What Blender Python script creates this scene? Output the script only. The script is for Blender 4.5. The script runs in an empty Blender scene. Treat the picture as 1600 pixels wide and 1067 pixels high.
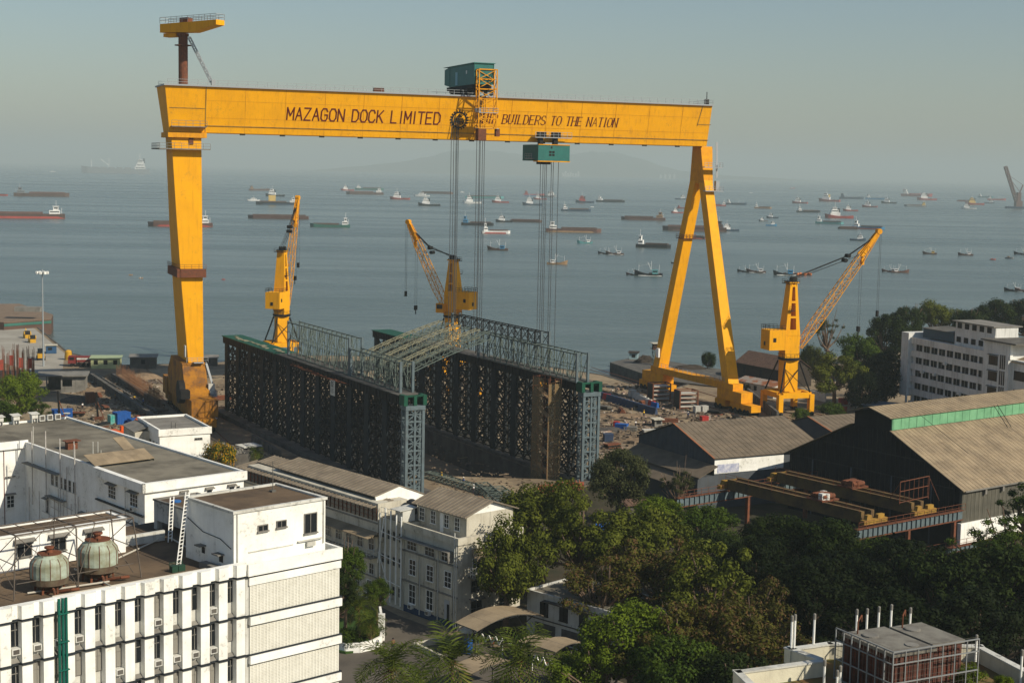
import bpy, bmesh, math, random
from mathutils import Vector, Matrix, geometry
C = bpy.context.scene
R_ = math.radians
# ---------------- camera, world, sun, exposure ----------------
CF, CR, CH = 2400.0, 0.02, 58.0            # focal length in photo pixels, roll, height of the camera
CP = math.atan(268/CF)
def _basis():
    f = Vector((0, math.cos(CP), -math.sin(CP))); r0 = Vector((1,0,0)); u0 = Vector((0, math.sin(CP), math.cos(CP)))
    c, s = math.cos(CR), math.sin(CR)
    return f, r0*c+u0*s, u0*c-r0*s
FW, RT, UP = _basis()
cam_d = bpy.data.cameras.new('camera'); cam = bpy.data.objects.new('camera', cam_d); C.collection.objects.link(cam)
M = Matrix((RT, UP, -FW)).transposed().to_4x4(); M.translation = (0,0,CH); cam.matrix_world = M
cam_d.sensor_width = 36; cam_d.lens = 36*CF/1600; cam_d.clip_start = 1; cam_d.clip_end = 120000
C.camera = cam
SUN_AZ, SUN_EL = 122, 36                   # compass-like angle from +Y towards +X
world = bpy.data.worlds.new('World'); C.world = world; world.use_nodes = True
wn = world.node_tree; bg = wn.nodes['Background']; sky = wn.nodes.new('ShaderNodeTexSky')
sky.sky_type = 'NISHITA'; sky.sun_disc = False; sky.sun_elevation = R_(SUN_EL); sky.sun_rotation = R_(SUN_AZ)
sky.air_density = 1.2; sky.dust_density = 0.75; sky.ozone_density = 3.6; sky.altitude = 0
wn.links.new(sky.outputs[0], bg.inputs[0]); bg.inputs[1].default_value = 0.076
sun_d = bpy.data.lights.new('sun', 'SUN'); sun_d.energy = 5.0; sun_d.angle = R_(0.5); sun_d.color = (1.0, 0.90, 0.74)
sun = bpy.data.objects.new('sun', sun_d); C.collection.objects.link(sun)
sd = Vector((math.sin(R_(SUN_AZ))*math.cos(R_(SUN_EL)), math.cos(R_(SUN_AZ))*math.cos(R_(SUN_EL)), math.sin(R_(SUN_EL))))
sun.rotation_euler = sd.to_track_quat('Z', 'Y').to_euler(); sun.location = (0,0,200)
C.view_settings.view_transform = 'Standard'; C.view_settings.look = 'None'; C.view_settings.exposure = 0.12; C.view_settings.gamma = 1
# ---------------- pixel helpers (photo pixels, 1600 wide) ----------------
def ray(x, y): return FW + RT*((x-800)/CF) - UP*((y-533.5)/CF)
def gp(x, y, z=0.0):
    d = ray(x, y); t = (z-CH)/d.z; return Vector((d.x*t, d.y*t, z))
def pj(p):
    q = Vector(p)-Vector((0,0,CH)); D = q.dot(FW); return (800+CF*q.dot(RT)/D, 533.5-CF*q.dot(UP)/D)
def azv(a): return Vector((math.sin(R_(a)), math.cos(R_(a)), 0))
# ---------------- objects ----------------
def link(o): C.collection.objects.link(o); return o
def thing(name, label, cat, loc=(0,0,0), rz=0, group=None):
    o = link(bpy.data.objects.new(name, None)); o.location = loc; o.rotation_euler = (0,0,rz)
    o['label'] = label; o['category'] = cat
    if group: o['group'] = group
    return o
def tag(o, label, cat, group=None):
    o['label'] = label; o['category'] = cat
    if group: o['group'] = group
    return o
class MB:
    def __init__(s): s.v = []; s.f = []
    def add(s, vs, fs):
        n = len(s.v); s.v += [tuple(v) for v in vs]; s.f += [tuple(i+n for i in f) for f in fs]; return s
    def hexa(s, p):     # 4 bottom (ccw), 4 top
        return s.add(p, [(3,2,1,0),(4,5,6,7),(0,1,5,4),(1,2,6,5),(2,3,7,6),(3,0,4,7)])
    def box(s, x0, x1, y0, y1, z0, z1):
        return s.hexa([(x0,y0,z0),(x1,y0,z0),(x1,y1,z0),(x0,y1,z0),(x0,y0,z1),(x1,y0,z1),(x1,y1,z1),(x0,y1,z1)])
    def cbox(s, c, d, rz=0):
        a, b = math.cos(rz), math.sin(rz); P = []
        for z in (0, d[2]):
            for sx, sy in ((-1,-1),(1,-1),(1,1),(-1,1)):
                x, y = sx*d[0]/2, sy*d[1]/2; P.append((c[0]+x*a-y*b, c[1]+x*b+y*a, c[2]+z))
        return s.hexa(P)
    def bar(s, p, q, w, h=None):
        h = h or w; p = Vector(p); q = Vector(q); d = (q-p)
        if d.length < 1e-6: return s
        d.normalize(); u = Vector((0,0,1)) if abs(d.z) < .95 else Vector((0,1,0))
        a = d.cross(u).normalized()*(w/2); b = a.cross(d).normalized()*(h/2)
        return s.hexa([p-a-b, p+a-b, q+a-b, q-a-b, p-a+b, p+a+b, q+a+b, q-a+b])
    def tube(s, p, q, r, n=8, r2=None, cap=True):
        r2 = r if r2 is None else r2; p = Vector(p); q = Vector(q); d = (q-p).normalized()
        u = Vector((0,0,1)) if abs(d.z) < .95 else Vector((0,1,0)); a = d.cross(u).normalized(); b = a.cross(d)
        V = []
        for c, rr in ((p, r), (q, r2)):
            for i in range(n):
                t = 2*math.pi*i/n; V.append(c + a*(rr*math.cos(t)) + b*(rr*math.sin(t)))
        F = [(i, (i+1) % n, n+(i+1) % n, n+i) for i in range(n)]
        if cap: F += [tuple(range(n))[::-1], tuple(range(n, 2*n))]
        return s.add(V, F)
    def path(s, pts, r, n=6, r2=None):
        r2 = r if r2 is None else r2; N = len(pts)-1
        for i in range(N): s.tube(pts[i], pts[i+1], r+(r2-r)*i/N, n, r+(r2-r)*(i+1)/N)
        return s
    def lathe(s, c, prof, n=20):
        V = []; F = []
        for r, z in prof:
            for i in range(n): t = 2*math.pi*i/n; V.append((c[0]+r*math.cos(t), c[1]+r*math.sin(t), c[2]+z))
        for k in range(len(prof)-1):
            for i in range(n): F.append((k*n+i, k*n+(i+1) % n, (k+1)*n+(i+1) % n, (k+1)*n+i))
        F += [tuple(range(n))[::-1], tuple(range((len(prof)-1)*n, len(prof)*n))]
        return s.add(V, F)
    def prism(s, poly, z0, z1):
        n = len(poly); V = [(p[0],p[1],z0) for p in poly]+[(p[0],p[1],z1) for p in poly]
        return s.add(V, [tuple(range(n))[::-1], tuple(range(n,2*n))]+[(i,(i+1) % n, n+(i+1) % n, n+i) for i in range(n)])
    def slab(s, pts, t):        # thick sheet: polygon in 3D lowered by t
        n = len(pts); V = [(p[0],p[1],p[2]-t) for p in pts]+[tuple(p) for p in pts]
        return s.add(V, [tuple(range(n))[::-1], tuple(range(n,2*n))]+[(i,(i+1) % n, n+(i+1) % n, n+i) for i in range(n)])
    def yprism(s, prof, y0, y1):   # profile in xz extruded along y
        n = len(prof); V = [(p[0],y0,p[1]) for p in prof]+[(p[0],y1,p[1]) for p in prof]
        return s.add(V, [tuple(range(n)), tuple(range(n,2*n))[::-1]]+[(i, n+i, n+(i+1) % n, (i+1) % n) for i in range(n)])
    def xprism(s, prof, x0, x1):   # profile in yz extruded along x
        n = len(prof); V = [(x0,p[0],p[1]) for p in prof]+[(x1,p[0],p[1]) for p in prof]
        return s.add(V, [tuple(range(n))[::-1], tuple(range(n,2*n))]+[(i,(i+1) % n, n+(i+1) % n, n+i) for i in range(n)])
    def sphere(s, c, r, n=10, m=6, sz=1):
        return s.lathe(c, [(max(.001, r*math.sin(math.pi*k/m)), -r*sz*math.cos(math.pi*k/m)) for k in range(m+1)], n)
    def truss(s, p, q, w, h, n, t, td=None):   # box lattice with four chords
        td = td or t*.7; p = Vector(p); q = Vector(q); d = (q-p).normalized()
        u = Vector((0,0,1)) if abs(d.z) < .95 else Vector((0,1,0)); a = d.cross(u).normalized(); b = a.cross(d)
        def node(i, k, sc=1):
            c = p+(q-p)*(i/n); sa, sb = ((-1,-1),(1,-1),(1,1),(-1,1))[k]
            return c+a*(w/2*sa)+b*(h/2*sb)
        for k in range(4):
            s.bar(node(0,k), node(n,k), t)
        for i in range(n+1):
            for k in range(4): s.bar(node(i,k), node(i,(k+1) % 4), td)
        for i in range(n):
            for k in range(4):
                j = (k+1) % 4
                if i % 2: s.bar(node(i,k), node(i+1,j), td)
                else: s.bar(node(i,j), node(i+1,k), td)
        return s
    def rail(s, pts, h=1.0, t=.06, step=2.0, rails=2):
        for a, b in zip(pts[:-1], pts[1:]):
            a = Vector(a); b = Vector(b); n = max(1, int((b-a).length/step))
            for i in range(n+1): p = a+(b-a)*(i/n); s.bar(p, p+Vector((0,0,h)), t)
            for k in range(1, rails+1): z = Vector((0,0,h*k/rails)); s.bar(a+z, b+z, t)
        return s
    def build(s, name, mat, parent=None, label=None, smooth=False):
        me = bpy.data.meshes.new(name); me.from_pydata(s.v, [], s.f); me.update()
        if mat: me.materials.append(mat)
        if smooth:
            for p in me.polygons: p.use_smooth = True
        o = link(bpy.data.objects.new(name, me))
        if parent: o.parent = parent
        if label: o['label'] = label
        return o
def struct(name, mb, mat):
    o = mb.build(name, mat); o['kind'] = 'structure'; return o
def dup(root, loc=None, rz=None, label=None, scale=None):
    r = root.copy(); link(r)
    if loc is not None: r.location = loc
    if rz is not None: r.rotation_euler = (0,0,rz)
    if scale is not None: r.scale = (scale,)*3 if not hasattr(scale, '__len__') else scale
    if label: r['label'] = label
    def rec(a, b):
        for ch in list(a.children):
            c = ch.copy(); link(c); c.parent = b; rec(ch, c)
    rec(root, r); return r
# ---------------- materials ----------------
def mat(name, col, rough=.7, metal=0, c2=None, sc=.5, amt=.5, streak=0, scol=(.08,.06,.04), bump=0, bsc=6, lo=.4, hi=.65, spec=.18, coat=0, mould=0, panel=0):
    m = bpy.data.materials.new(name); m.use_nodes = True; N = m.node_tree.nodes; L = m.node_tree.links
    b = N['Principled BSDF']; b.inputs['Roughness'].default_value = rough; b.inputs['Metallic'].default_value = metal
    b.inputs['Specular IOR Level'].default_value = spec; b.inputs['Coat Weight'].default_value = coat
    b.inputs['Base Color'].default_value = (*col, 1)
    tc = N.new('ShaderNodeTexCoord'); cur = None
    def noise(scale, vec=None, det=5):
        n = N.new('ShaderNodeTexNoise'); n.inputs['Scale'].default_value = scale; n.inputs['Detail'].default_value = det
        n.inputs['Roughness'].default_value = .62
        L.new(vec or tc.outputs['Object'], n.inputs['Vector']); return n.outputs['Fac']
    def ramp(fac, a, b_, k=1.0):
        r = N.new('ShaderNodeMapRange'); r.inputs[1].default_value = a; r.inputs[2].default_value = b_; r.inputs[4].default_value = k
        L.new(fac, r.inputs[0]); return r.outputs[0]
    def mix(a, b_, f):
        x = N.new('ShaderNodeMix'); x.data_type = 'RGBA'
        for v, i in ((a, 6), (b_, 7)):
            if isinstance(v, tuple): x.inputs[i].default_value = (*v, 1)
            else: L.new(v, x.inputs[i])
        L.new(f, x.inputs[0]); return x.outputs[2]
    cur = col
    if c2: cur = mix(cur, c2, ramp(noise(sc), lo, hi, amt))
    if streak:
        mp = N.new('ShaderNodeMapping'); mp.inputs['Scale'].default_value = (1.6, 1.6, .12); L.new(tc.outputs['Object'], mp.inputs[0])
        cur = mix(cur, scol, ramp(noise(1.2, mp.outputs[0]), .52, .75, streak))
    if c2 or streak: L.new(cur, b.inputs['Base Color'])
    if panel:
        br = N.new('ShaderNodeTexBrick'); L.new(tc.outputs['Object'], br.inputs['Vector']); br.offset = 0; br.inputs['Scale'].default_value = 1; br.inputs['Brick Width'].default_value = 1.05; br.inputs['Row Height'].default_value = 2.1
        br.inputs['Mortar Size'].default_value = .015; br.inputs['Color1'].default_value = (1,1,1,1); br.inputs['Color2'].default_value = (.62,.60,.58,1); br.inputs['Mortar'].default_value = (.45,.42,.4,1)
        mu = N.new('ShaderNodeMix'); mu.data_type = 'RGBA'; mu.blend_type = 'MULTIPLY'; mu.inputs[0].default_value = panel; L.new(cur, mu.inputs[6]); L.new(br.outputs['Color'], mu.inputs[7]); cur = mu.outputs[2]; L.new(cur, b.inputs['Base Color'])
    if mould:
        n1 = noise(2.6, None, 8); n2 = noise(.35); mm = N.new('ShaderNodeMath'); mm.operation = 'MULTIPLY'; L.new(n1, mm.inputs[0]); L.new(n2, mm.inputs[1])
        cur = mix(cur, (.07,.07,.06), ramp(mm.outputs[0], .315, .40, mould)); L.new(cur, b.inputs['Base Color'])
    if bump:
        bp = N.new('ShaderNodeBump'); bp.inputs['Strength'].default_value = bump; bp.inputs['Distance'].default_value = .1
        L.new(noise(bsc), bp.inputs['Height']); L.new(bp.outputs[0], b.inputs['Normal'])
    return m
m_yel = mat('yellow_paint', (.80,.37,.003), .62, c2=(.66,.30,.006), sc=.22, amt=.6, streak=.4, scol=(.36,.14,.012), spec=.12, mould=.25)
m_yel2 = mat('worn_yellow_paint', (.72,.32,.006), .7, c2=(.5,.2,.02), sc=.6, amt=.6, streak=.4, scol=(.22,.09,.02), spec=.12)
m_foot = mat('weathered_orange_steel', (.40,.17,.012), .75, c2=(.16,.07,.02), sc=.35, amt=.9, streak=.6, scol=(.07,.035,.015), mould=.5)
m_rustyel = mat('rusty_yellow_steel', (.28,.18,.04), .7, c2=(.12,.06,.03), sc=.8, amt=.9, streak=.5)
m_red = mat('maroon_lettering', (.10,.008,.006), .6)
m_rust = mat('rust_steel', (.17,.06,.03), .85, c2=(.08,.04,.025), sc=2, amt=.8)
m_dark = mat('dark_steel', (.010,.012,.013), .75, c2=(.028,.02,.014), sc=1.5, amt=.5)
m_rowdark = mat('shade_dark_row_steel', (.018,.025,.03), .75, c2=(.012,.014,.016), sc=1.0, amt=.6)
m_rowgrey = mat('pale_grey_steel', (.11,.15,.165), .6, c2=(.07,.085,.09), sc=1.2, amt=.6, streak=.3)
m_truss = mat('grey_green_truss_steel', (.10,.13,.115), .7, c2=(.05,.06,.05), sc=1.5, amt=.6)
m_trussy = mat('weathered_cream_truss_steel', (.24,.23,.15), .8, c2=(.09,.09,.07), sc=1.5, amt=.7)
m_green = mat('green_paint', (.008,.075,.042), .6, c2=(.01,.045,.03), sc=1, amt=.6)
m_teal = mat('teal_cladding', (.03,.15,.13), .5, c2=(.025,.11,.10), sc=.6, amt=.6, streak=.3, scol=(.02,.05,.04))
m_rope = mat('wire_rope', (.05,.055,.06), .5)
m_rail = mat('grey_railing', (.30,.32,.33), .5)
m_glass = mat('dark_glass', (.012,.015,.018), .3, spec=.25)
m_conc = mat('concrete', (.22,.21,.185), .9, c2=(.13,.125,.11), sc=.4, amt=.8, streak=.4, bump=.3)
m_conc_d = mat('stained_concrete', (.12,.115,.10), .9, c2=(.06,.055,.05), sc=.35, amt=.9, streak=.5, bump=.3)
m_white = mat('white_limewash', (.84,.84,.79), .85, c2=(.66,.65,.58), sc=.35, amt=.7, streak=.18, scol=(.36,.34,.29), bump=.15, mould=.36)
m_white_w = mat('weathered_and_shade_white', (.58,.58,.53), .9, c2=(.40,.39,.34), sc=.3, amt=.8, streak=.5, scol=(.14,.13,.10), bump=.2, mould=.6)  # weathered white, also used to paint recess shade on the office wall
m_cream = mat('cream_wall', (.52,.49,.40), .9, c2=(.38,.35,.27), sc=.35, amt=.8, streak=.5, scol=(.10,.085,.06), bump=.2, mould=.6)
m_roofc = mat('tar_and_concrete_roof', (.21,.19,.145), .95, c2=(.10,.09,.07), sc=.18, amt=.95, bump=.3)
m_roofb = mat('brown_roof_screed', (.15,.105,.065), .95, c2=(.075,.055,.038), sc=.25, amt=.9, bump=.3)
m_sheet = mat('asbestos_cement_sheet', (.25,.21,.155), .9, c2=(.17,.14,.105), sc=.5, amt=.8, bump=.25, bsc=3, panel=.6, mould=.4)
m_sheet2 = mat('brown_roof_sheet', (.32,.25,.16), .9, c2=(.21,.165,.11), sc=.3, amt=.9, panel=.45, mould=.3)
m_blk = mat('black_paint', (.012,.012,.012), .6)
# ---------------- the setting: sea, ground, hills ----------------
def sea_mat():
    m = bpy.data.materials.new('sea_water'); m.use_nodes = True; N = m.node_tree.nodes; L = m.node_tree.links; b = N['Principled BSDF']
    b.inputs['Roughness'].default_value = .16; b.inputs['Specular IOR Level'].default_value = .5; b.inputs['IOR'].default_value = 1.33
    g = N.new('ShaderNodeNewGeometry')
    def ns(sx, sy, det, w=3.0):
        mp = N.new('ShaderNodeMapping'); mp.inputs['Scale'].default_value = (sx, sy, 1); mp.inputs['Rotation'].default_value = (0,0,.2); L.new(g.outputs['Position'], mp.inputs[0])
        n = N.new('ShaderNodeTexNoise'); n.inputs['Scale'].default_value = 1; n.inputs['Detail'].default_value = det; n.inputs['Roughness'].default_value = .65; n.inputs['Distortion'].default_value = .3
        L.new(mp.outputs[0], n.inputs['Vector']); return n.outputs['Fac']
    mr = N.new('ShaderNodeMapRange'); mr.inputs[1].default_value = .42; mr.inputs[2].default_value = .62
    L.new(ns(.0012, .009, 4), mr.inputs[0])
    x = N.new('ShaderNodeMix'); x.data_type = 'RGBA'; x.inputs[6].default_value = (.062,.086,.076,1); x.inputs[7].default_value = (.070,.096,.084,1)
    L.new(mr.outputs[0], x.inputs[0]); L.new(x.outputs[2], b.inputs['Base Color'])
    mr2 = N.new('ShaderNodeMapRange'); mr2.inputs[1].default_value = .4; mr2.inputs[2].default_value = .62; mr2.inputs[3].default_value = .18; mr2.inputs[4].default_value = .30
    L.new(ns(.0012, .009, 4), mr2.inputs[0]); L.new(mr2.outputs[0], b.inputs['Roughness'])
    b1 = N.new('ShaderNodeBump'); b1.inputs['Strength'].default_value = 1; b1.inputs['Distance'].default_value = .35
    L.new(ns(.25, .45, 6), b1.inputs['Height'])
    b2 = N.new('ShaderNodeBump'); b2.inputs['Strength'].default_value = 1; b2.inputs['Distance'].default_value = 1.2
    L.new(ns(.03, .07, 4), b2.inputs['Height']); L.new(b1.outputs[0], b2.inputs['Normal']); L.new(b2.outputs[0], b.inputs['Normal'])
    return m
SEA = -2.6
struct('sea', MB().box(-29000, 29000, 392, 43000, SEA-60, SEA), sea_mat())
def dirt_mat():
    m = mat('dirt', (.30,.235,.15), .95, c2=(.17,.13,.085), sc=.06, amt=.95, bump=.6, bsc=1.2, lo=.42, hi=.6)
    N = m.node_tree.nodes; L = m.node_tree.links; b = N['Principled BSDF']; src = b.inputs['Base Color'].links[0].from_socket
    tc = [n for n in N if n.type == 'TEX_COORD'][0]
    n = N.new('ShaderNodeTexNoise'); n.inputs['Scale'].default_value = .6; n.inputs['Detail'].default_value = 8; n.inputs['Roughness'].default_value = .75; L.new(tc.outputs['Object'], n.inputs['Vector'])
    r = N.new('ShaderNodeMapRange'); r.inputs[1].default_value = .45; r.inputs[2].default_value = .7; r.inputs[4].default_value = .75; L.new(n.outputs['Fac'], r.inputs[0])
    x = N.new('ShaderNodeMix'); x.data_type = 'RGBA'; x.inputs[7].default_value = (.11,.085,.06,1); L.new(src, x.inputs[6]); L.new(r.outputs[0], x.inputs[0]); L.new(x.outputs[2], b.inputs['Base Color'])
    return m
m_dirt = dirt_mat()
# row grid: origin at the near tower of the left steel frame
RAZ = -28.3; RRZ = R_(-RAZ); RO = Vector((-17.2, 268, 0))-azv(RAZ+90)*1.8
def rw(x, y, z=0): a = azv(RAZ+90); b = azv(RAZ); return RO+a*x+b*y+Vector((0,0,z))
RX = 35.3; RW = 3.6     # right frame offset and frame width
PIT = [rw(RW+2.5, 20), rw(RX-1.2, 3), rw(RX-1.2, 98), rw(RW+2.5, 98)]
shore = [(-30,500),(50,506),(105,551),(190,571),(335,568),(400,558),(500,556),(620,558),(700,568),(860,574),(940,586),(985,600),(1035,613),(1080,600),(1180,592),(1195,556),(1240,556),(1290,563),(1330,553),(1700,520)]
SH = [gp(x, y) for x, y in shore]
outer = [Vector((v.x, v.y)) for v in SH] + [Vector((900, SH[-1].y+200)), Vector((900, -200)), Vector((-900, -200)), Vector((-900, SH[0].y+40))]
def cdt_ground():
    vs = list(outer)+[Vector((p.x, p.y)) for p in PIT]; n = len(outer)
    ed = [(i, (i+1) % n) for i in range(n)]+[(n+i, n+(i+1) % 4) for i in range(4)]
    v, e, f, *_ = geometry.delaunay_2d_cdt(vs, ed, [], 0, 1e-4)
    def inside(p, poly):
        c = False
        for i in range(len(poly)):
            a, b = poly[i], poly[i-1]
            if (a.y > p.y) != (b.y > p.y) and p.x < (b.x-a.x)*(p.y-a.y)/(b.y-a.y)+a.x: c = not c
        return c
    pit2 = [Vector((p.x, p.y)) for p in PIT]
    F = []
    for t in f:
        c = sum((v[i] for i in t), Vector((0,0)))/len(t)
        if inside(c, outer) and not inside(c, pit2): F.append(tuple(t))
    m = MB(); m.add([(p.x, p.y, 0) for p in v], F); return m
struct('ground', cdt_ground(), m_dirt)
# quay wall skirt down to the water
q = MB(); S2 = [Vector((-900, SH[0].y+40, 0))]+SH+[Vector((900, SH[-1].y+200, 0))]
for a, b in zip(S2[:-1], S2[1:]):
    n = (b-a).normalized(); o = Vector((-n.y, n.x, 0))*.5
    q.add([a+Vector((0,0,.15)), b+Vector((0,0,.15)), b+o+Vector((0,0,.15)), a+o+Vector((0,0,.15)), a+Vector((0,0,-6)), b+Vector((0,0,-6)), b+o+Vector((0,0,-6)), a+o+Vector((0,0,-6))],
          [(0,1,2,3),(7,6,5,4),(3,2,6,7),(1,0,4,5),(0,3,7,4),(2,1,5,6)])
struct('quay_wall', q, m_conc_d)
pm = MB()
pm.add([p+Vector((0,0,-5.5)) for p in PIT], [(0,1,2,3)])
struct('slipway_floor', pm, m_dirt)
pw = MB()
for i in range(4):
    a, b = PIT[i], PIT[(i+1) % 4]
    pw.add([a+Vector((0,0,-5.6)), b+Vector((0,0,-5.6)), b+Vector((0,0,0)), a+Vector((0,0,0))], [(0,1,2,3)])
struct('slipway_wall', pw, m_conc_d)
# pier with paving on the left
m_pave = mat('pale_pier_paving', (.34,.32,.27), .9, c2=(.24,.22,.18), sc=.1, amt=.8, bump=.2)
pv = MB(); P = [gp(x, y, .02) for x, y in ((-60,500),(46,507),(101,552),(98,577),(70,588),(-60,545))]
pv.add(P, [tuple(range(6))]); struct('pier_paving', pv, m_pave)
# dark quay jetty on the right behind the A leg
jt = MB(); top = [gp(x, y, 0.4) for x, y in ((953,566),(1000,556),(1090,572),(1190,585),(1205,612),(1115,603),(1035,594))]
jt.prism([(p.x, p.y) for p in top], -6, .4); struct('jetty', jt, m_conc_d)
# roads near the camera
m_asph = mat('asphalt', (.115,.10,.08), .95, c2=(.075,.066,.055), sc=.15, amt=.9, bump=.3, bsc=4)
rd = MB(); P = [gp(x, y, .03) for x, y in ((500,1300),(500,960),(560,930),(620,960),(700,990),(790,1015),(860,1020),(980,1070),(1000,1300))]
rd.add(P, [tuple(range(len(P)))]); struct('yard_road', rd, m_asph)
m_soil = mat('dark_garden_soil', (.055,.045,.028), .95, c2=(.03,.032,.015), sc=.3, amt=.9, bump=.5)  # dark brown soil with leaf litter
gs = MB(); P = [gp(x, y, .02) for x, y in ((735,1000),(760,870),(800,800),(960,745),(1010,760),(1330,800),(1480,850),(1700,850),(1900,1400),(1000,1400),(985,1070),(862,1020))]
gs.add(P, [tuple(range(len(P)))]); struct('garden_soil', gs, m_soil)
# far hills and shore
m_hill = mat('hill_green', (.07,.09,.06), .95, c2=(.12,.11,.08), sc=.002, amt=.8)
random.seed(3)
hl = MB(); Y0 = 17000.
prof = [(470,0),(560,10),(620,18),(660,26),(700,36),(740,40),(780,37),(830,30),(880,34),(930,40),(965,37),(1000,30),(1025,20),(1060,12),(1120,7),(1200,4),(1290,0)]
V = []; F = []; K = 9
def interp(x):
    for (a, ha), (b, hb) in zip(prof[:-1], prof[1:]):
        if a <= x <= b: return ha+(hb-ha)*(x-a)/(b-a)
    return 0
xs = list(range(470, 1291, 10))
for i, x in enumerate(xs):
    X = (x-800)/CF*Y0
    for k in range(K):
        t = k/(K-1); h = interp(x)/CF*Y0*math.sin(math.pi*min(1, t*1.15)/1.15*.95)*1.0
        V.append((X*(1+.12*t), Y0+t*2500, SEA-3+max(0, h)*(1+.10*random.random())))
for i in range(len(xs)-1):
    for k in range(K-1): a = i*K+k; F.append((a, a+K, a+K+1, a+1))
hl.add(V, F); struct('hills', hl, m_hill)
# haze: one closed box of even air
hz = MB().box(-30000.5, 30000.5, -300, 44000, -64, 340)
hzm = bpy.data.materials.new('haze_air'); hzm.use_nodes = True; N = hzm.node_tree.nodes; N.remove(N['Principled BSDF'])
vol = N.new('ShaderNodeVolumePrincipled'); vol.inputs['Color'].default_value = (.67,.79,.78,1); vol.inputs['Density'].default_value = .000125; vol.inputs['Anisotropy'].default_value = 0
hzm.node_tree.links.new(vol.outputs[0], N['Material Output'].inputs['Volume'])
ho = hz.build('haze', hzm); ho['kind'] = 'stuff'
C.cycles.volume_bounces = 0
# ---------------- goliath gantry crane ----------------
GO = Vector((-75.3, 350.6, 0)); GAZ = 68.6; GRZ = R_(90-GAZ)
GX = azv(GAZ); GY = azv(GAZ-90)
def gw(x, y, z): return GO+GX*x+GY*y+Vector((0,0,z))
def gx_of(px, y=-5, z=70):
    lo, hi = -20, 160
    for _ in range(50):
        m = (lo+hi)/2
        if pj(gw(m, y, z))[0] < px: lo = m
        else: hi = m
    return lo
SP = 133.0; ZB, ZT = 64.9, 75.0
G = thing('gantry_crane', 'giant yellow gantry crane spanning the slipway, lettered along its girder', 'gantry crane', GO, GRZ)
b = MB()
YT, YB = 6.2, 4.4
def sec(z): t = (z-ZB)/(ZT-ZB); return YB+(YT-YB)*t
XB = gx_of(1104,-YB,ZB); XT = gx_of(1113,-YT,ZT)
b.hexa([(-3.8,-YB,ZB),(XB,-YB,ZB),(XB,YB,ZB),(-3.8,YB,ZB),(-5.0,-YT,ZT),(XT,-YT,ZT),(XT,YT,ZT),(-5.0,YT,ZT)])
b.build('girder', m_yel, G)
b = MB()   # lower flange strip, joints and stiffener lines
z1 = ZB+1.45; y = sec(z1)
b.box(4.2, XB+.2, -y-.14, -y+.05, z1, z1+.16)
b.bar((-3.9,-sec(70)-.03,70.2),(4.0,-sec(70)-.03,70.2), .14, .14)
b.bar((4.1,-YB-.04,ZB+.2),(4.1,-YT-.04,ZT-.1), .14, .14)
b.bar((XB-3.4,-sec(ZB+5)-.03,ZB+5),(XB-2.4,-YT-.04,ZT-.1), .14, .14); b.bar((XB-3.2,-sec(70.3)-.03,70.3),(XB+.5,-sec(70.3)-.03,70.3), .14, .14)
b.build('plate_seam', m_rustyel, G)
m_seam = mat('weld_seam', (.52,.24,.01), .7, c2=(.3,.13,.02), sc=1)
b = MB()
for i in range(13):
    x = 13+i*9.2; b.bar((x,-YB-.02,ZB+.1),(x,-YT-.02,ZT-.1),.05,.05)
for z in (68.2,72.0): b.bar((4.3,-sec(z)-.02,z),(XB,-sec(z)-.02,z),.05,.05)
b.build('weld_seam', m_seam, G)
b = MB()
b.box(-5.3, XT+.2, -YT-.5, YT+.5, ZT, ZT+.35)
b.build('top_flange', m_rail, G)
b = MB(); b.rail([(-4.5,-YT-.3,ZT+.3),(XT,-YT-.3,ZT+.3)], 1.15, .07, 2.2); b.rail([(-4.5,YT+.3,ZT+.3),(XT,YT+.3,ZT+.3),(XT,-YT-.3,ZT+.3)], 1.15, .07, 2.2)
b.build('girder_railing', m_rail, G)
b = MB()
for i in range(13):
    x = 12.5+i*9.2; b = MB(); b.cbox((x, -YB-.1, ZB-.4), (1.2,.35,.4)); b.build('walkway_bracket', m_blk, G)
for px in (590,):
    b = MB(); b.cbox((gx_of(px), -5.6, ZT+.35), (2.4,1,.9)); b.build('winch_box', m_rust, G)
# left rigid leg
b = MB()
xr = 3.3
prof = [(ZB,-3.4,-4.15,4.15),(45,-2.35,-5.0,6.0),(30,-1.4,-5.6,7.2),(13,-.1,-6.3,8.6)]
for (za,xa,ya,yb2),(zb,xb,yc,yd) in zip(prof[1:], prof[:-1]):
    b.hexa([(xa,ya,za),(xr,ya,za),(xr,yb2,za),(xa,yb2,za),(xb,yc,zb),(xr,yc,zb),(xr,yd,zb),(xb,yd,zb)])
b.build('rigid_leg', m_yel, G)
b = MB()
b.box(-4.2,4.4,-5.0,5.2,ZB-1.2,ZB-.05)          # head block under the girder
b.build('leg_head', m_yel2, G)
b = MB(); b.box(-6.3,5.0,-6.2,-4.6,61.0,61.25); b.box(-6.3,-3.5,-4.6,6,61,61.25); b.rail([(-6.2,6,61.2),(-6.2,-6.1,61.2),(5,-6.1,61.2)], 1.2,.08,1.5)
b.box(-3.6,4.2,-6.4,-4.4,66.0,66.2); b.rail([(-3.6,-6.4,66.2),(4.2,-6.4,66.2)],1.2,.08,1.5)
b.build('inspection_platform', m_conc, G)
b = MB(); b.cbox((1.0,-4.35,62.2),(1.0,.2,2.2)); b.build('leg_door', m_rust, G)
b = MB(); zc = 32.5; xq = -1.7
b.box(xq-.3,xr+.6,-6.6,-5.5,zc,zc+1.9); b.box(xq-.9,xq-.05,-6.6,7.2,zc,zc+1.9); b.rail([(xq-.9,7.2,zc+1.9),(xq-.9,-6.6,zc+1.9),(xr+.6,-6.6,zc+1.9)],1,.07,1.5); b.build('leg_collar_platform', m_rust, G)
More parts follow.
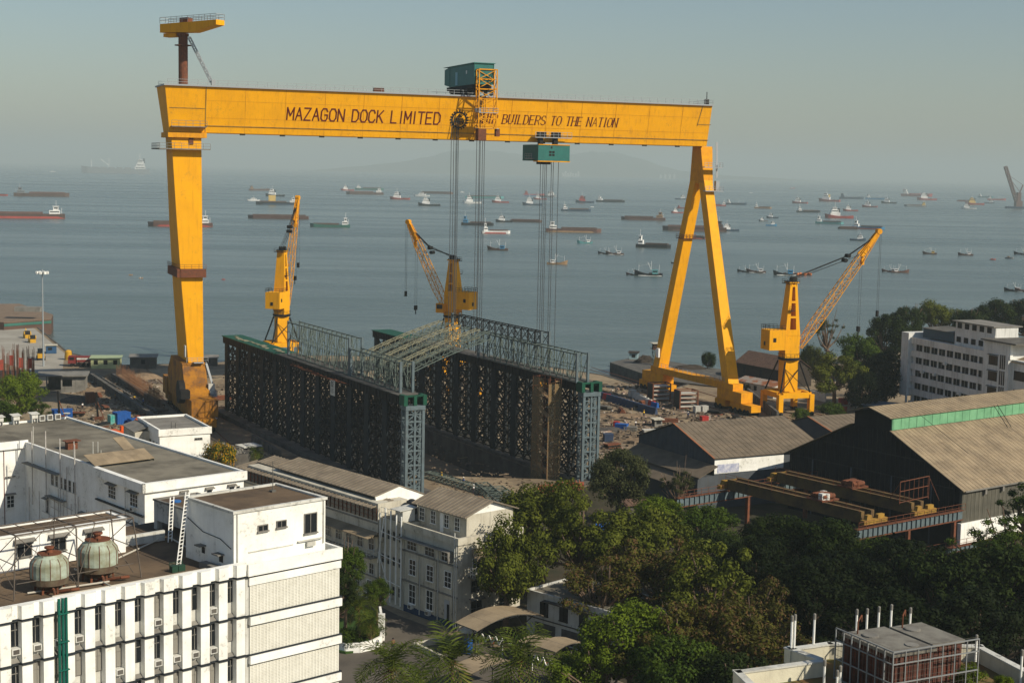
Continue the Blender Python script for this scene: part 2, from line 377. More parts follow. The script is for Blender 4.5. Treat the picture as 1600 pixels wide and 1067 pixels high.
b = MB()        # foot housing and bogies along the rail
b.xprism([(-9.5,9.0),(-6.6,13.2),(9,13.2),(14,9.5),(14,4.0),(-14,4.0),(-14,6.0)], -1.6, 3.6)
b.box(-1.9,3.9,-21.0,-14.05,3.0,6.6); b.box(-1.9,3.9,14.05,20,3.0,7.2)
b.box(-1.0,3.0,-24,-17,1.2,2.98); b.box(-1.0,3.0,16,22,1.2,2.98); b.box(-1.0,3.0,-12,12,1.4,3.98)
b.build('leg_foot', m_foot, G)
b = MB()
for yy in [-23,-20.5,-18,-11,-8.5,-6,6,8.5,11,17,19.5]:
    for xx in (-.4,2.4): b.tube((xx-.35,yy,.75),(xx+.35,yy,.75),.7,12)
b.build('travel_wheel', m_dark, G)
b = MB(); b.tube((-2.1,-12,7.5),(-3.4,-12,7.5),2.6,20); b.cbox((-2.6,-16,6.6),(2,3,1.8)); b.build('cable_drum', m_dark, G)
b = MB(); b.box(3.6,5.2,-13,-9,6.2,6.4); b.rail([(3.6,-13,6.4),(5.2,-13,6.4),(5.2,-9,6.4)],1.1,.07,1)
b.bar((3.8,-7,13),(5.0,-12,6.4),.5,.12); b.bar((3.8,-6.4,13.4),(5.0,-11.4,7.4),.1); b.cbox((2.0,-7.2,13.2),(2.2,1.6,.2)); b.rail([(-.8,-8.1,13.4),(4,-8.1,13.4)],1.1,.07,1); b.build('access_stair', m_rail, G)
b = MB(); b.cbox((4.2,-10.8,6.5),(1.4,1.4,2.4)); b.cbox((-.9,-6.6,14.6),(.2,1.4,2.6)); b.build('control_cabinet', m_white_w, G)
# right A leg
def tapleg(mb, p, q, wx0, wy0, wx1, wy1):
    V = []
    for c, wx, wy in ((p,wx0,wy0),(q,wx1,wy1)):
        for sx, sy in ((-1,-1),(1,-1),(1,1),(-1,1)): V.append((c[0]+sx*wx/2, c[1]+sy*wy/2, c[2]))
    mb.hexa(V)
def gloc(P): d = P-GO; return (d.dot(GX), d.dot(GY))
na = gloc(gp(1141,612,4.5)); fa = gloc(gp(1032,583,5.0))
xs = (na[0]+fa[0])/2
LN = (na[0], na[1]); LF = (fa[0], fa[1])
b = MB(); tapleg(b, (LN[0],LN[1],6.8), (SP-.5,-2.0,ZB-8), 2.9,3.2, 2.4,3.0); b.build('a_frame_leg', m_yel, G)
b = MB(); tapleg(b, (LF[0],LF[1],6.8), (SP-.5,2.2,ZB-8), 2.9,3.2, 2.4,3.0); b.build('a_frame_leg', m_yel, G)
b = MB(); b.hexa([(SP-1.75,-3.9,ZB-9.5),(SP+.75,-3.9,ZB-9.5),(SP+.75,4,ZB-9.5),(SP-1.75,4,ZB-9.5),(SP-2.2,-2.2,ZB-.02),(SP+1.2,-2.2,ZB-.02),(SP+1.2,2.2,ZB-.02),(SP-2.2,2.2,ZB-.02)])
b.build('leg_hinge_head', m_yel2, G)
b = MB()
for z, y0 in ((59.5,-4.6),(53.5,-5.4)):
    b.box(SP-2.6,SP+2.6,y0-.9,y0+.5,z,z+.2); b.rail([(SP-2.6,y0-.9,z+.2),(SP+2.6,y0-.9,z+.2),(SP+2.6,y0+.5,z+.2)],1.1,.08,1)
b.box(SP+1.3,SP+2.3,-4.6,-3.6,53.7,56.2)
b.bar((SP+2.0,-3.0,66),(SP+2.0,-3.6,57),.5,.1)
b.build('inspection_platform', m_rail, G)
for (lx, ly), sy, z in ((LN,-2,41),(LF,2,41)):
    b = MB(); t = (z-6.8)/(ZB-8-6.8); x = lx+(SP-.5-lx)*t; y = ly+(sy-ly)*t
    b.box(x-1.8,x+1.8,y-2.0,y+2.0,z,z+.15); b.rail([(x-1.8,y+2,z+.15),(x-1.8,y-2,z+.15),(x+1.8,y-2,z+.15)],1.0,.09,.8,2)
b.build('leg_collar_platform', m_rust, G)
b = MB(); dx = LN[0]-LF[0]
def sl(t): return (LF[0]+dx*t, LF[1]+(LN[1]-LF[1])*t)
p, q = sl(-.08), sl(1.10)
b.bar((p[0],p[1],6.0),(q[0],q[1],6.0),3.0,1.6)
p, q = sl(-.2), sl(.12); b.bar((p[0],p[1],3.9),(q[0],q[1],3.9),3.4,2.6)
p, q = sl(.9), sl(1.22); b.bar((p[0],p[1],3.9),(q[0],q[1],3.9),3.4,2.6)
for t0, t1 in ((-.26,-.02),(.04,.18),(.86,1.0),(1.06,1.34)):
    p, q = sl(t0), sl(t1); b.bar((p[0],p[1],1.7),(q[0],q[1],1.7),2.8,1.6)
b.build('sill_beam', m_yel2, G)
b = MB(); p, q = sl(.02), sl(.98); d = Vector((q[0]-p[0],q[1]-p[1],0)).normalized()
b.rail([(p[0]-1.4,p[1],6.8),(q[0]-1.4,q[1],6.8)],1.1,.07,2); b.build('sill_railing', m_rail, G)
b = MB()
for t in (-.22,-.16,-.1,-.05,.06,.12,.88,.94,1.08,1.14,1.2,1.26,1.3):
    p = sl(t); b.tube((p[0]-1.5,p[1],.7),(p[0]+1.5,p[1],.7),.68,12)
b.build('travel_wheel', m_dark, G)
b = MB(); b.cbox((LF[0]-1.7,LF[1]-1.5,9.5),(.4,1.4,2.4)); b.build('control_cabinet', m_white, G)
# maintenance jib on the left end of the girder
b = MB(); b.lathe((0,0,ZT+.3),[(1.05,0),(1.05,11.0),(1.3,11.0),(1.3,11.6)],16); b.lathe((0,0,ZT+9.2),[(1.9,0),(1.9,.18)],16); b.build('jib_column', m_rust, G)
# boom runs about 35 degrees off the camera line
JA = R_(-55)
def jr(x, y, z): return (x*math.cos(JA)-y*math.sin(JA), x*math.sin(JA)+y*math.cos(JA), z)
b = MB()
L0, L1 = -6.0, 11.5; z0 = ZT+12
P = [(L0,-1.3,z0+.2),(4,-1.3,z0),(4,1.3,z0),(L0,1.3,z0+.2),(L0,-1.3,z0+2.1),(4,-1.3,z0+2.3),(4,1.3,z0+2.3),(L0,1.3,z0+2.1)]
b.hexa([jr(*p) for p in P])
P = [(4,-1.3,z0),(L1,-1.3,z0+1.4),(L1,1.3,z0+1.4),(4,1.3,z0),(4,-1.3,z0+2.3),(L1,-1.3,z0+2.5),(L1,1.3,z0+2.5),(4,1.3,z0+2.3)]
b.hexa([jr(*p) for p in P]); b.build('jib_boom', m_yel, G)
b = MB(); b.hexa([jr(*p) for p in [(L0+.8,-1,z0-.8),(-1.2,-1,z0-.8),(-1.2,1,z0-.8),(L0+.8,1,z0-.8),(L0+.8,-1,z0),(-1.2,-1,z0),(-1.2,1,z0),(L0+.8,1,z0)]]); b.build('jib_winch', m_yel2, G)
b = MB(); b.rail([jr(L0,-1.3,z0+2.2),jr(L1,-1.3,z0+2.5),jr(L1,1.3,z0+2.5),jr(L0,1.3,z0+2.2),jr(L0,-1.3,z0+2.2)],1.3,.09,1.6)
b.build('jib_railing', m_rail, G)
b = MB(); b.cbox(jr(1,0,z0+2.3),(2.4,1.6,1.0),JA); b.build('jib_motor', m_rust, G)
b = MB(); b.truss((1.1,-1.5,ZT+11),(5.6,-4.6,ZT+1),.55,.55,12,.1,.07); b.cbox((5.9,-4.8,ZT+.35),(.9,.9,1.3)); b.build('jib_ladder', m_rail, G)
b = MB(); b.bar((XT-1,-5,ZT+.3),(XT-1,-5,ZT+3.5),.15); b.cbox((XT-1,-5,ZT+.3),(.9,.9,1.4)); b.build('beacon_post', m_dark, G)
# ---- painted lettering (raised stroke letters) and emblem on the girder face ----
GL = {'A':[[(0,0),(.5,1),(1,0)],[(.2,.36),(.8,.36)]],'B':[[(0,0),(0,1),(.65,1),(.85,.88),(.85,.65),(.65,.53),(0,.53)],[(.65,.53),(.95,.4),(.95,.14),(.7,0),(0,0)]],
'C':[[(.95,.78),(.75,1),(.25,1),(0,.78),(0,.22),(.25,0),(.75,0),(.95,.22)]],'D':[[(0,0),(0,1),(.6,1),(.95,.75),(.95,.25),(.6,0),(0,0)]],
'E':[[(.9,1),(0,1),(0,0),(.9,0)],[(0,.52),(.75,.52)]],'G':[[(.95,.78),(.75,1),(.25,1),(0,.78),(0,.22),(.25,0),(.75,0),(.95,.22),(.95,.48),(.55,.48)]],
'H':[[(0,0),(0,1)],[(.95,0),(.95,1)],[(0,.52),(.95,.52)]],'I':[[(.5,0),(.5,1)]],'K':[[(0,0),(0,1)],[(.9,1),(0,.4)],[(.3,.6),(.95,0)]],
'L':[[(0,1),(0,0),(.85,0)]],'M':[[(0,0),(0,1),(.5,.35),(1,1),(1,0)]],'N':[[(0,0),(0,1),(.95,0),(.95,1)]],
'O':[[(.25,0),(0,.25),(0,.75),(.25,1),(.75,1),(1,.75),(1,.25),(.75,0),(.25,0)]],'P':[[(0,0),(0,1),(.7,1),(.92,.85),(.92,.62),(.7,.48),(0,.48)]],
'R':[[(0,0),(0,1),(.7,1),(.92,.85),(.92,.62),(.7,.48),(0,.48)],[(.5,.48),(.95,0)]],'S':[[(.9,.82),(.7,1),(.25,1),(.02,.82),(.02,.65),(.25,.53),(.7,.47),(.95,.32),(.95,.15),(.72,0),(.22,0),(0,.18)]],
'T':[[(0,1),(1,1)],[(.5,1),(.5,0)]],'U':[[(0,1),(0,.25),(.25,0),(.7,0),(.95,.25),(.95,1)]],'Z':[[(0,1),(.95,1),(0,0),(.95,0)]]}
def face_pt(x, z): return Vector((x, -sec(z)-.05, z))
def letters(txt, x0, x1, zb, h, w, serif=False, slant=.08, thin=.5):
    mb = MB(); out = [mb]; units = sum(.62 if c == ' ' else (.55 if c == 'I' else 1.0) for c in txt)+.32*(len(txt)-1)
    u = (x1-x0)/units; x = x0
    for c in txt:
        cw = .62 if c == ' ' else (.55 if c == 'I' else 1.0)
        if c == ' ': mb = MB(); out.append(mb)
        else:
            for st in GL[c]:
                for (a, bb), (c2, d) in zip(st[:-1], st[1:]):
                    if c == 'I': a = c2 = .27
                    vert = abs(c2-a) < .15
                    ww = w if (vert or not serif) else w*thin
                    A = face_pt(x+a*u+bb*h*slant, zb+bb*h); B = face_pt(x+c2*u+d*h*slant, zb+d*h)
                    dr = (B-A).normalized()*(ww*.4); mb.bar(A-dr, B+dr, .05, ww) if abs((B-A).normalized().z) < .95 else mb.bar(A-dr, B+dr, ww, .05)
                    if serif and vert and abs(d-bb) > .5 and c not in 'OCSG':
                        for (sx, sz) in ((a,bb),(c2,d)):
                            Q = face_pt(x+sx*u+sz*h*slant, zb+sz*h); mb.bar(Q-Vector((w*.95,0,0)), Q+Vector((w*.95,0,0)), .05, w*.45)
        x += (cw+.32)*u
    for m_ in out: m_.build('painted_word', m_red, G)
letters('MAZAGON DOCK LIMITED', gx_of(448), gx_of(687), 68.35, 2.7, .30, slant=.06)
letters('SHIP BUILDERS TO THE NATION', gx_of(744), gx_of(963), 69.0, 2.1, .26, serif=True, slant=.17)
b = MB(); cx = gx_of(717); cz = 69.5; r = 2.15
def ring(mb, r0, r1, n=40, teeth=0):
    V = []; F = []
    for i in range(n):
        t = 2*math.pi*i/n; ro = r1
        for rr in (r0, ro):
            p = face_pt(cx+rr*math.cos(t), cz+rr*math.sin(t)); V.append(p)
    for i in range(n): j = (i+1) % n; F.append((2*i, 2*i+1, 2*j+1, 2*j))
    mb.add(V, F)
ring(b, 1.6, 1.95)
for i in range(20):
    t = 2*math.pi*i/20; c, s_ = math.cos(t), math.sin(t)
    b.bar(face_pt(cx+1.9*c, cz+1.9*s_), face_pt(cx+2.35*c, cz+2.35*s_), .36 if abs(s_) > .95 else .05, .05 if abs(s_) > .95 else .36)
em = b.build('gear_emblem', m_blk, G)
b = MB()
for dx_, z0_, z1_ in ((-1.15,-1.0,.1),(-.8,-1.0,.45),(-.3,-1.0,-.1),(.1,-1.1,.3),(.5,-1.1,.1),(.9,-1.0,.55),(1.2,-.9,.0)):
    b.bar(face_pt(cx+dx_,cz+z0_), face_pt(cx+dx_,cz+z1_), .2, .05)
for x0,z0_,x1,z1_ in ((-1.2,-.45,1.2,-.45),(-.6,.75,.6,.75),(-.4,.75,-.1,1.3),(.4,.75,-.1,1.3),(0,.3,0,1.4),(-.8,.25,.8,.25)):
    A = face_pt(cx+x0,cz+z0_); B = face_pt(cx+x1,cz+z1_)
    b.bar(A, B, *((.2,.05) if x0 == x1 else (.05,.2)))
b.build('ship_motif', m_blk, em)
# ---- trolleys ----
tx = gx_of(757, -9, 80)
T = thing('crane_trolley', 'dark green trolley house riding on top of the gantry girder', 'crane trolley', gw(tx,0,ZT+.35), GRZ)
def trim(mb, x0,x1,y0,y1,z0,z1,t=.12):
    for z in (z0,z1):
        mb.bar((x0,y0,z),(x1,y0,z),t); mb.bar((x0,y0,z),(x0,y1,z),t)
    for x, y in ((x0,y0),(x1,y0),(x0,y1)): mb.bar((x,y,z0),(x,y,z1),t)
b = MB(); b.box(-2.3,2.5,-8.5,9.5,2.6,7.4); b.hexa([(-2.3,9.5,2.6),(2.5,9.5,2.6),(2.5,13.5,3.2),(-2.3,13.5,3.2),(-2.3,9.5,7.4),(2.5,9.5,7.4),(2.5,13.5,6.9),(-2.3,13.5,6.9)]); b.build('machinery_house', m_teal, T)
b = MB(); b.hexa([(-2.6,-8.8,7.42),(2.8,-8.8,7.42),(2.8,13.6,7.42),(-2.6,13.6,7.42),(-2.6,-8.8,7.6),(2.8,-8.8,7.6),(2.8,13.6,7.5),(-2.6,13.6,7.5)]); trim(b,-2.32,2.52,-8.52,9.5,2.6,7.3); b.build('house_roof', m_teal, T)
b = MB(); b.box(-2.36,-2.3,3.6,5.2,2.8,5.9); b.build('house_door', mat('pale_blue_panel',(.2,.38,.42),.6), T)
b = MB(); b.box(-2.36,-2.3,-3.2,-2.5,5.2,6.0); b.build('house_window', m_white, T)
b = MB(); b.box(-2.2,2.4,-7.5,12,1.7,2.55)
for yy in (-6.2,6.2):
    b.box(-3.4,3.4,yy-.4,yy+.4,.9,1.68)
    for xx in (-2.8,-1.4,1.4,2.8): b.tube((xx,yy-.2,.5),(xx,yy+.2,.5),.5,12)
for i in range(9): b.cbox((-1.6+random.random()*2.4,-6+i*1.8,.0),(1.1,1.2,1.7))
b.build('undercarriage', m_dark, T)
b = MB(); xa, xb_, ya, yb_ = -1.9, 2.6, -10.7, -8.7
b.truss(((xa+xb_)/2,(ya+yb_)/2,6.0),((xa+xb_)/2,(ya+yb_)/2,-7.8),xb_-xa,yb_-ya,6,.22,.14)
b.build('service_mast', m_yel2, T)
b = MB(); b.box(-1.9,2.9,-10.9,-8.6,-4.2,-4.05); b.rail([(-1.9,-10.9,-4.05),(2.9,-10.9,-4.05)],1,.07,1); b.box(-2.2,3.2,-10.6,-8.8,-7.9,-7.7); b.cbox((-1.8,-9.8,-4.0),(1.3,1,.9)); b.build('mast_platform', m_rail, T)
b = MB(); b.cbox((-.9,-9.7,-10.6),(2.0,2.0,2.7)); b.cbox((3.2,-9.7,-9.6),(1.0,1.0,1.8)); b.build('drive_cab', m_rust, T)
b = MB()
for px in (704.5,708.5,712,713.5,715.5):
    x = gx_of(px,-5.2,60)-tx; b.bar((x,-5.3,0),(x,-5.3,-70),.11)
for px in (741,745,746.5,750,753):
    x = gx_of(px,-5.2,60)-tx; b.bar((x,-6.8,0),(x,-6.8,-70),.11)
b.build('hoist_rope', m_rope, T)
b = MB(); x = gx_of(710,-5.2,60)-tx; b.cbox((x,-5.3,-72),(2.4,1.2,2.2)); b.build('hook_block', m_yel2, T); b = MB(); x = gx_of(747,-5.2,60)-tx; b.cbox((x,-6.8,-72),(2.4,1.2,2.2)); b.build('hook_block', m_yel2, T)
tx2 = gx_of(857, -7, 62)
T2 = thing('crane_trolley', 'teal trolley cabin slung beneath the gantry girder with hoist ropes', 'crane trolley', gw(tx2,0,ZB), GRZ)
b = MB(); b.box(-2.7,5.6,-7.0,3.2,-4.6,-.7); b.build('machinery_house', m_teal, T2)
b = MB(); b.box(-2.8,5.7,-7.1,-4.2,-4.85,-4.6); b.bar((-2.7,-7.02,-.7),(5.6,-7.02,-.7),.2); b.build('house_trim', m_yel2, T2)
b = MB()
for x, z in ((.2,-2.7),(1.0,-2.7),(.2,-3.4),(1.0,-3.4)): b.box(x,x+.6,-7.06,-7.0,z,z+.5)
b.box(.6,1.0,-7.06,-7.0,-1.6,-1.1); b.build('house_window', m_blk, T2)
b = MB(); b.box(-3.6,6.0,-7.2,-5.4,.9,1.1); b.rail([(-3.6,-7.2,1.1),(6,-7.2,1.1)],1.2,.07,1.2); b.box(-3.6,-2.75,-5,-.5,-4.2,-4.0); b.rail([(-3.6,-5,-4),(-3.6,-.5,-4)],1.1,.08,1); b.build('trolley_platform', m_rail, T2)
for xh in (-1.7,2.1): b = MB(); b.box(xh-.5,xh+.5,-6.6,-5.2,-.7,.9); b.cbox((xh,-6.4,1.1),(2.1,1.2,1.2)); b.build('trolley_hanger', m_dark, T2)
b = MB(); b.cbox((0,-4,-5.45),(3,2,.6)); b.build('rope_guide', m_dark, T2)
b = MB()
for px, yy in ((844,-5),(848,-5),(851,-4.8),(853.5,-5),(861,-1),(864,-1),(872,-1)):
    x = gx_of(px,yy,55)-tx2; b.bar((x,yy,-4.6),(x,yy,-58),.11)
b.build('hoist_rope', m_rope, T2)
b = MB(); b.cbox((gx_of(850,-5,30)-tx2,-5,-60),(2.4,1.2,2.2)); b.build('hook_block', m_yel2, T2)

# ---------------- level-luffing jib cranes ----------------
def jib_crane(label, loc, rzp, slew, reach, tiph, scale=1.0, Ht=33.0, zp=13.2):
    # loc on rails, rzp portal rotation, slew = local +Y is the boom direction
    K = thing('jib_crane', label, 'jib crane', loc, 0, 'yellow jib cranes along the quay')
    K.scale = (scale,)*3
    cp, sp = math.cos(rzp), math.sin(rzp); cs, ss = math.cos(slew), math.sin(slew)
    def A(mb, c, s):
        mb.v = [(x*c-y*s, x*s+y*c, z) for x, y, z in mb.v]; return mb
    b = MB()
    for sx in (-1,1):
        for sy in (-1,1):
            b.box(sx*4.2-.6,sx*4.2+.6,sy*4.2-.7,sy*4.2+.7,.9,5.2)
            b.hexa([(sx*4.2-.5,sy*4.2-.5,4.0),(sx*4.2+.5,sy*4.2-.5,4.0),(sx*4.2+.5,sy*4.2+.5,4.0),(sx*4.2-.5,sy*4.2+.5,4.0)]+[(sx*3.2-.5,sy*3.2-.5,5.2),(sx*3.2+.5,sy*3.2-.5,5.2),(sx*3.2+.5,sy*3.2+.5,5.2),(sx*3.2-.5,sy*3.2+.5,5.2)])
    for s_ in (-1,1):
        b.box(-3.58,3.58,s_*4.2-.5,s_*4.2+.5,4.3,5.6); b.box(s_*4.2-.5,s_*4.2+.5,-3.48,3.48,4.3,5.6)
    b.box(-.6,.6,-3.68,3.68,4.5,5.5); b.box(-3.68,-.62,-.6,.6,4.5,5.5); b.box(.62,3.68,-.6,.6,4.5,5.5)
    A(b,cp,sp).build('portal', m_yel, K)
    b = MB()
    for sx in (-1,1):
        for sy in (-1,1):
            for d in (-.8,.8): b.tube((sx*4.2-.3,sy*4.2+d,.5),(sx*4.2+.3,sy*4.2+d,.5),.5,10)
    A(b,cp,sp).build('travel_wheel', m_dark, K)
    b = MB()
    w0, w1 = 1.75, 1.75
    b.hexa([(-w0,-w0,5.5),(w0,-w0,5.5),(w0,w0,5.5),(-w0,w0,5.5),(-w1,-w1,zp),(w1,-w1,zp),(w1,w1,zp),(-w1,w1,zp)])
    A(b,cp,sp).build('lower_tower', m_yel, K)
    b = MB()
    for sx in (-1,1):
        for sy in (-1,1): b.bar((sx*4.0,sy*4.0,5.6),(sx*1.9,sy*1.9,zp-.3),.32)
    b.bar((-4.0,-4.0,5.6),(1.8,-1.85,11),.16); b.bar((4.0,-4.0,5.6),(-1.8,-1.85,11),.16)
    A(b,cp,sp).build('tower_strut', m_dark, K)
    b = MB(); b.lathe((0,0,zp),[(2.5,0),(2.7,.25),(2.7,.5),(2.5,.6)],20)
    for i in range(16):
        t = 2*math.pi*i/16; t2 = 2*math.pi*(i+1)/16
        b.bar((2.6*math.cos(t),2.6*math.sin(t),zp+.6),(2.6*math.cos(t),2.6*math.sin(t),zp+1.6),.06); b.bar((2.6*math.cos(t),2.6*math.sin(t),zp+1.6),(2.6*math.cos(t2),2.6*math.sin(t2),zp+1.6),.06)
    b.build('slewing_ring', m_dark, K)
    b = MB(); z0 = zp+.6; z2 = z0+5.5
    b.hexa([(-1.7,-1.9,z0),(1.7,-1.9,z0),(1.7,1.9,z0),(-1.7,1.9,z0),(-1.7,-2.1,z2),(1.7,-2.1,z2),(1.7,1.9,z2),(-1.7,1.9,z2)])
    # upper tapered tower built as two side plates with openings between
    zt = Ht
    for (ya, yb3, yc, yd) in ((-2.1,-1.65,-.9,-.6),(1.45,1.9,.6,.9)):
        b.hexa([(-1.8,ya,z2),(1.8,ya,z2),(1.8,yb3,z2),(-1.8,yb3,z2),(-1.15,yc,zt),(1.15,yc,zt),(1.15,yd,zt),(-1.15,yd,zt)])
    for sx in (-1,1):
        for (ya, yb3, yc, yd) in ((-1.64,-1.0,-.59,-.3),(.85,1.44,.3,.59)):
            xa, xb2, xc, xd = (1.5,1.8,.85,1.15) if sx > 0 else (-1.8,-1.5,-1.15,-.85)
            b.hexa([(xa,ya,z2),(xb2,ya,z2),(xb2,yb3,z2),(xa,yb3,z2),(xc,yc,zt),(xd,yc,zt),(xd,yd,zt),(xc,yd,zt)])
    def lerp(a, c, t): return a+(c-a)*t
    for t in (.0,.33,.62,.93):
        z = lerp(z2, zt, t); w = lerp(1.8,1.15,t); ya = lerp(-2.1,-.9,t); yb3 = lerp(1.9,.9,t); h = .5 if t else 1.4
        b.box(-w+.01,-w+.3,ya+.46,yb3-.46,z,z+h); b.box(w-.3,w-.01,ya+.46,yb3-.46,z,z+h)
        
    b.box(-1.4,1.4,-1.3,1.3,zt,zt+.25)
    A(b,cs,ss).build('upper_tower', m_yel, K)
    b = MB(); b.box(-1.2,1.2,-1.5,1.1,zt+.25,zt+.5)
    for x in (-.9,-.3,.3,.9): b.tube((x-.08,.4,zt+.9),(x+.08,.4,zt+.9),.6,12)
    b.rail([(-1.8,-1.6,zt-.1),(1.8,-1.6,zt-.1),(1.8,1.2,zt-.1)],1,.07,1); b.box(-1.8,1.8,-1.7,-1.31,zt-.2,zt-.05)
    A(b,cs,ss).build('sheave_head', m_dark, K); b = MB(); b.box(1.5,2.3,-1.5,0,z2+6.0,z2+6.15); b.rail([(2.3,-1.5,z2+6.15),(2.3,0,z2+6.15)],1,.07,1)
    A(b,cs,ss).build('side_platform', m_dark, K)
    b = MB(); b.box(-2.3,2.3,-6.6,-2.15,z0+2.0,z0+6.9); A(b,cs,ss).build('machinery_house', m_yel, K)
    b = MB(); b.box(2.3,2.36,-5.6,-4.8,z0+4.0,z0+5.0); b.box(-2.36,-2.3,-5.6,-4.8,z0+4.0,z0+5.0); b.box(-.6,.2,-6.66,-6.6,z0+3,z0+4); A(b,cs,ss).build('house_window', m_blk, K)
    b = MB(); b.rail([(-2.3,-2.3,z0+6.9),(-2.3,-6.6,z0+6.9),(2.3,-6.6,z0+6.9),(2.3,-2.3,z0+6.9)],1.1,.08,1); A(b,cs,ss).build('house_railing', m_dark, K)
    b = MB(); b.box(-3.3,-1.75,1.0,3.6,z0+.8,z0+3.4); A(b,cs,ss).build('driver_cab', m_yel2, K)
    b = MB(); b.box(-3.2,-1.85,3.6,3.66,z0+1.9,z0+3.1); b.box(-3.36,-3.3,1.4,3.3,z0+1.9,z0+3.1); A(b,cs,ss).build('cab_window', m_glass, K)
    # boom
    p = Vector((0,2.6,z0+2.4)); q = Vector((0,reach,tiph)); d = (q-p).normalized(); n = 18; Lb = (q-p).length
    up = Vector((1,0,0)).cross(d).normalized(); b = MB()
    def nd(i, k):
        t = i/n; w = 2.6*(1-t)+.9*t; h = (.5+1.5*min(1,t*5))*(1 if t < .75 else 1-(t-.75)*2.0)
        sa, sb = ((-1,-1),(1,-1),(1,1),(-1,1))[k]; return p+(q-p)*t+Vector((1,0,0))*(w/2*sa)+up*(h/2*sb)
    for i in range(n):
        for k in range(4):
            b.bar(nd(i,k),nd(i+1,k),.15)
            j = (k+1) % 4
            b.bar(nd(i,k) if i % 2 else nd(i,j), nd(i+1,j) if i % 2 else nd(i+1,k), .08); b.bar(nd(i,k),nd(i,j),.07)
    A(b,cs,ss).build('lattice_boom', m_rustyel if False else m_yel2, K)
    b = MB(); t0 = .8; a0 = p+(q-p)*t0
    b.bar(a0,q+d*1.0,1.0,.9); b.tube(q+d*.8+Vector((-.6,0,0)),q+d*.8+Vector((.6,0,0)),.7,12)
    b.bar(a0+up*1.2, q-d*1.5+up*.2, .35,.5)
    b.bar(a0-up*.4, a0-up*.4+Vector((0,0,-1.8)), .7,.7)
    A(b,cs,ss).build('boom_head', m_yel2, K)
    b = MB(); hd = Vector((0,0,zt+1.1)); mid = q-d*9+up*3.2
    for x in (-.7,-.25,.25,.7):
        X = Vector((x,0,0)); b.bar(hd+X, mid+X*.6, .07); b.bar(mid+X*.6, q-d*2.2+up*.5+X*.4, .10)
    b.bar(hd+Vector((.5,0,-.4)), a0+up*.6, .07); b.bar(hd+Vector((-.5,0,-.4)), a0+up*.6, .07)
    b.tube(mid-Vector((.8,0,0)),mid+Vector((.8,0,0)),.5,10); b.tube(mid+d*-1.4-Vector((.8,0,0)),mid+d*-1.4+Vector((.8,0,0)),.5,10)
    A(b,cs,ss).build('luffing_rope', m_dark, K)
    b = MB(); e = q+d*.8; hk = tiph-19
    for x in (-.35,.35): b.bar(e+Vector((x,.6,0)),Vector((x,e.y+.6,hk)),.055)
    for x in (-.5,.5): b.bar(a0+Vector((x,0,-2)),Vector((x,a0.y,hk-4)),.05)
    A(b,cs,ss).build('hoist_rope', m_rope, K)
    b = MB(); b.cbox((0,e.y+.6,hk-1.5),(.7,.5,1.5)); A(b,cs,ss).build('hook_block', m_dark, K); b = MB(); b.cbox((0,a0.y,hk-5.2),(1.1,.5,1.3)); b.tube((0,a0.y,hk-5.2),(0,a0.y,hk-6.4),.14,6); A(b,cs,ss).build('hook_block', m_dark, K)
    return K
# slew angle: local +Y turned to the boom heading (compass az) -> rz = -az
jib_crane('yellow jib crane standing right of the A leg, boom raised to the right', gp(1229,645), R_(18), -R_(72), 23.0, 44.0, 1.0, 32)
jib_crane('yellow jib crane nearest the rigid leg, boom raised almost upright', gp(440,562), R_(25), -R_(16), 11, 47.5, 1.0, 32.5)
jib_crane('yellow jib crane between the steel frames, boom leaning left', gp(706,587), R_(25), -R_(-60), 15, 42.0, 1.0, 32.5, 16.5)
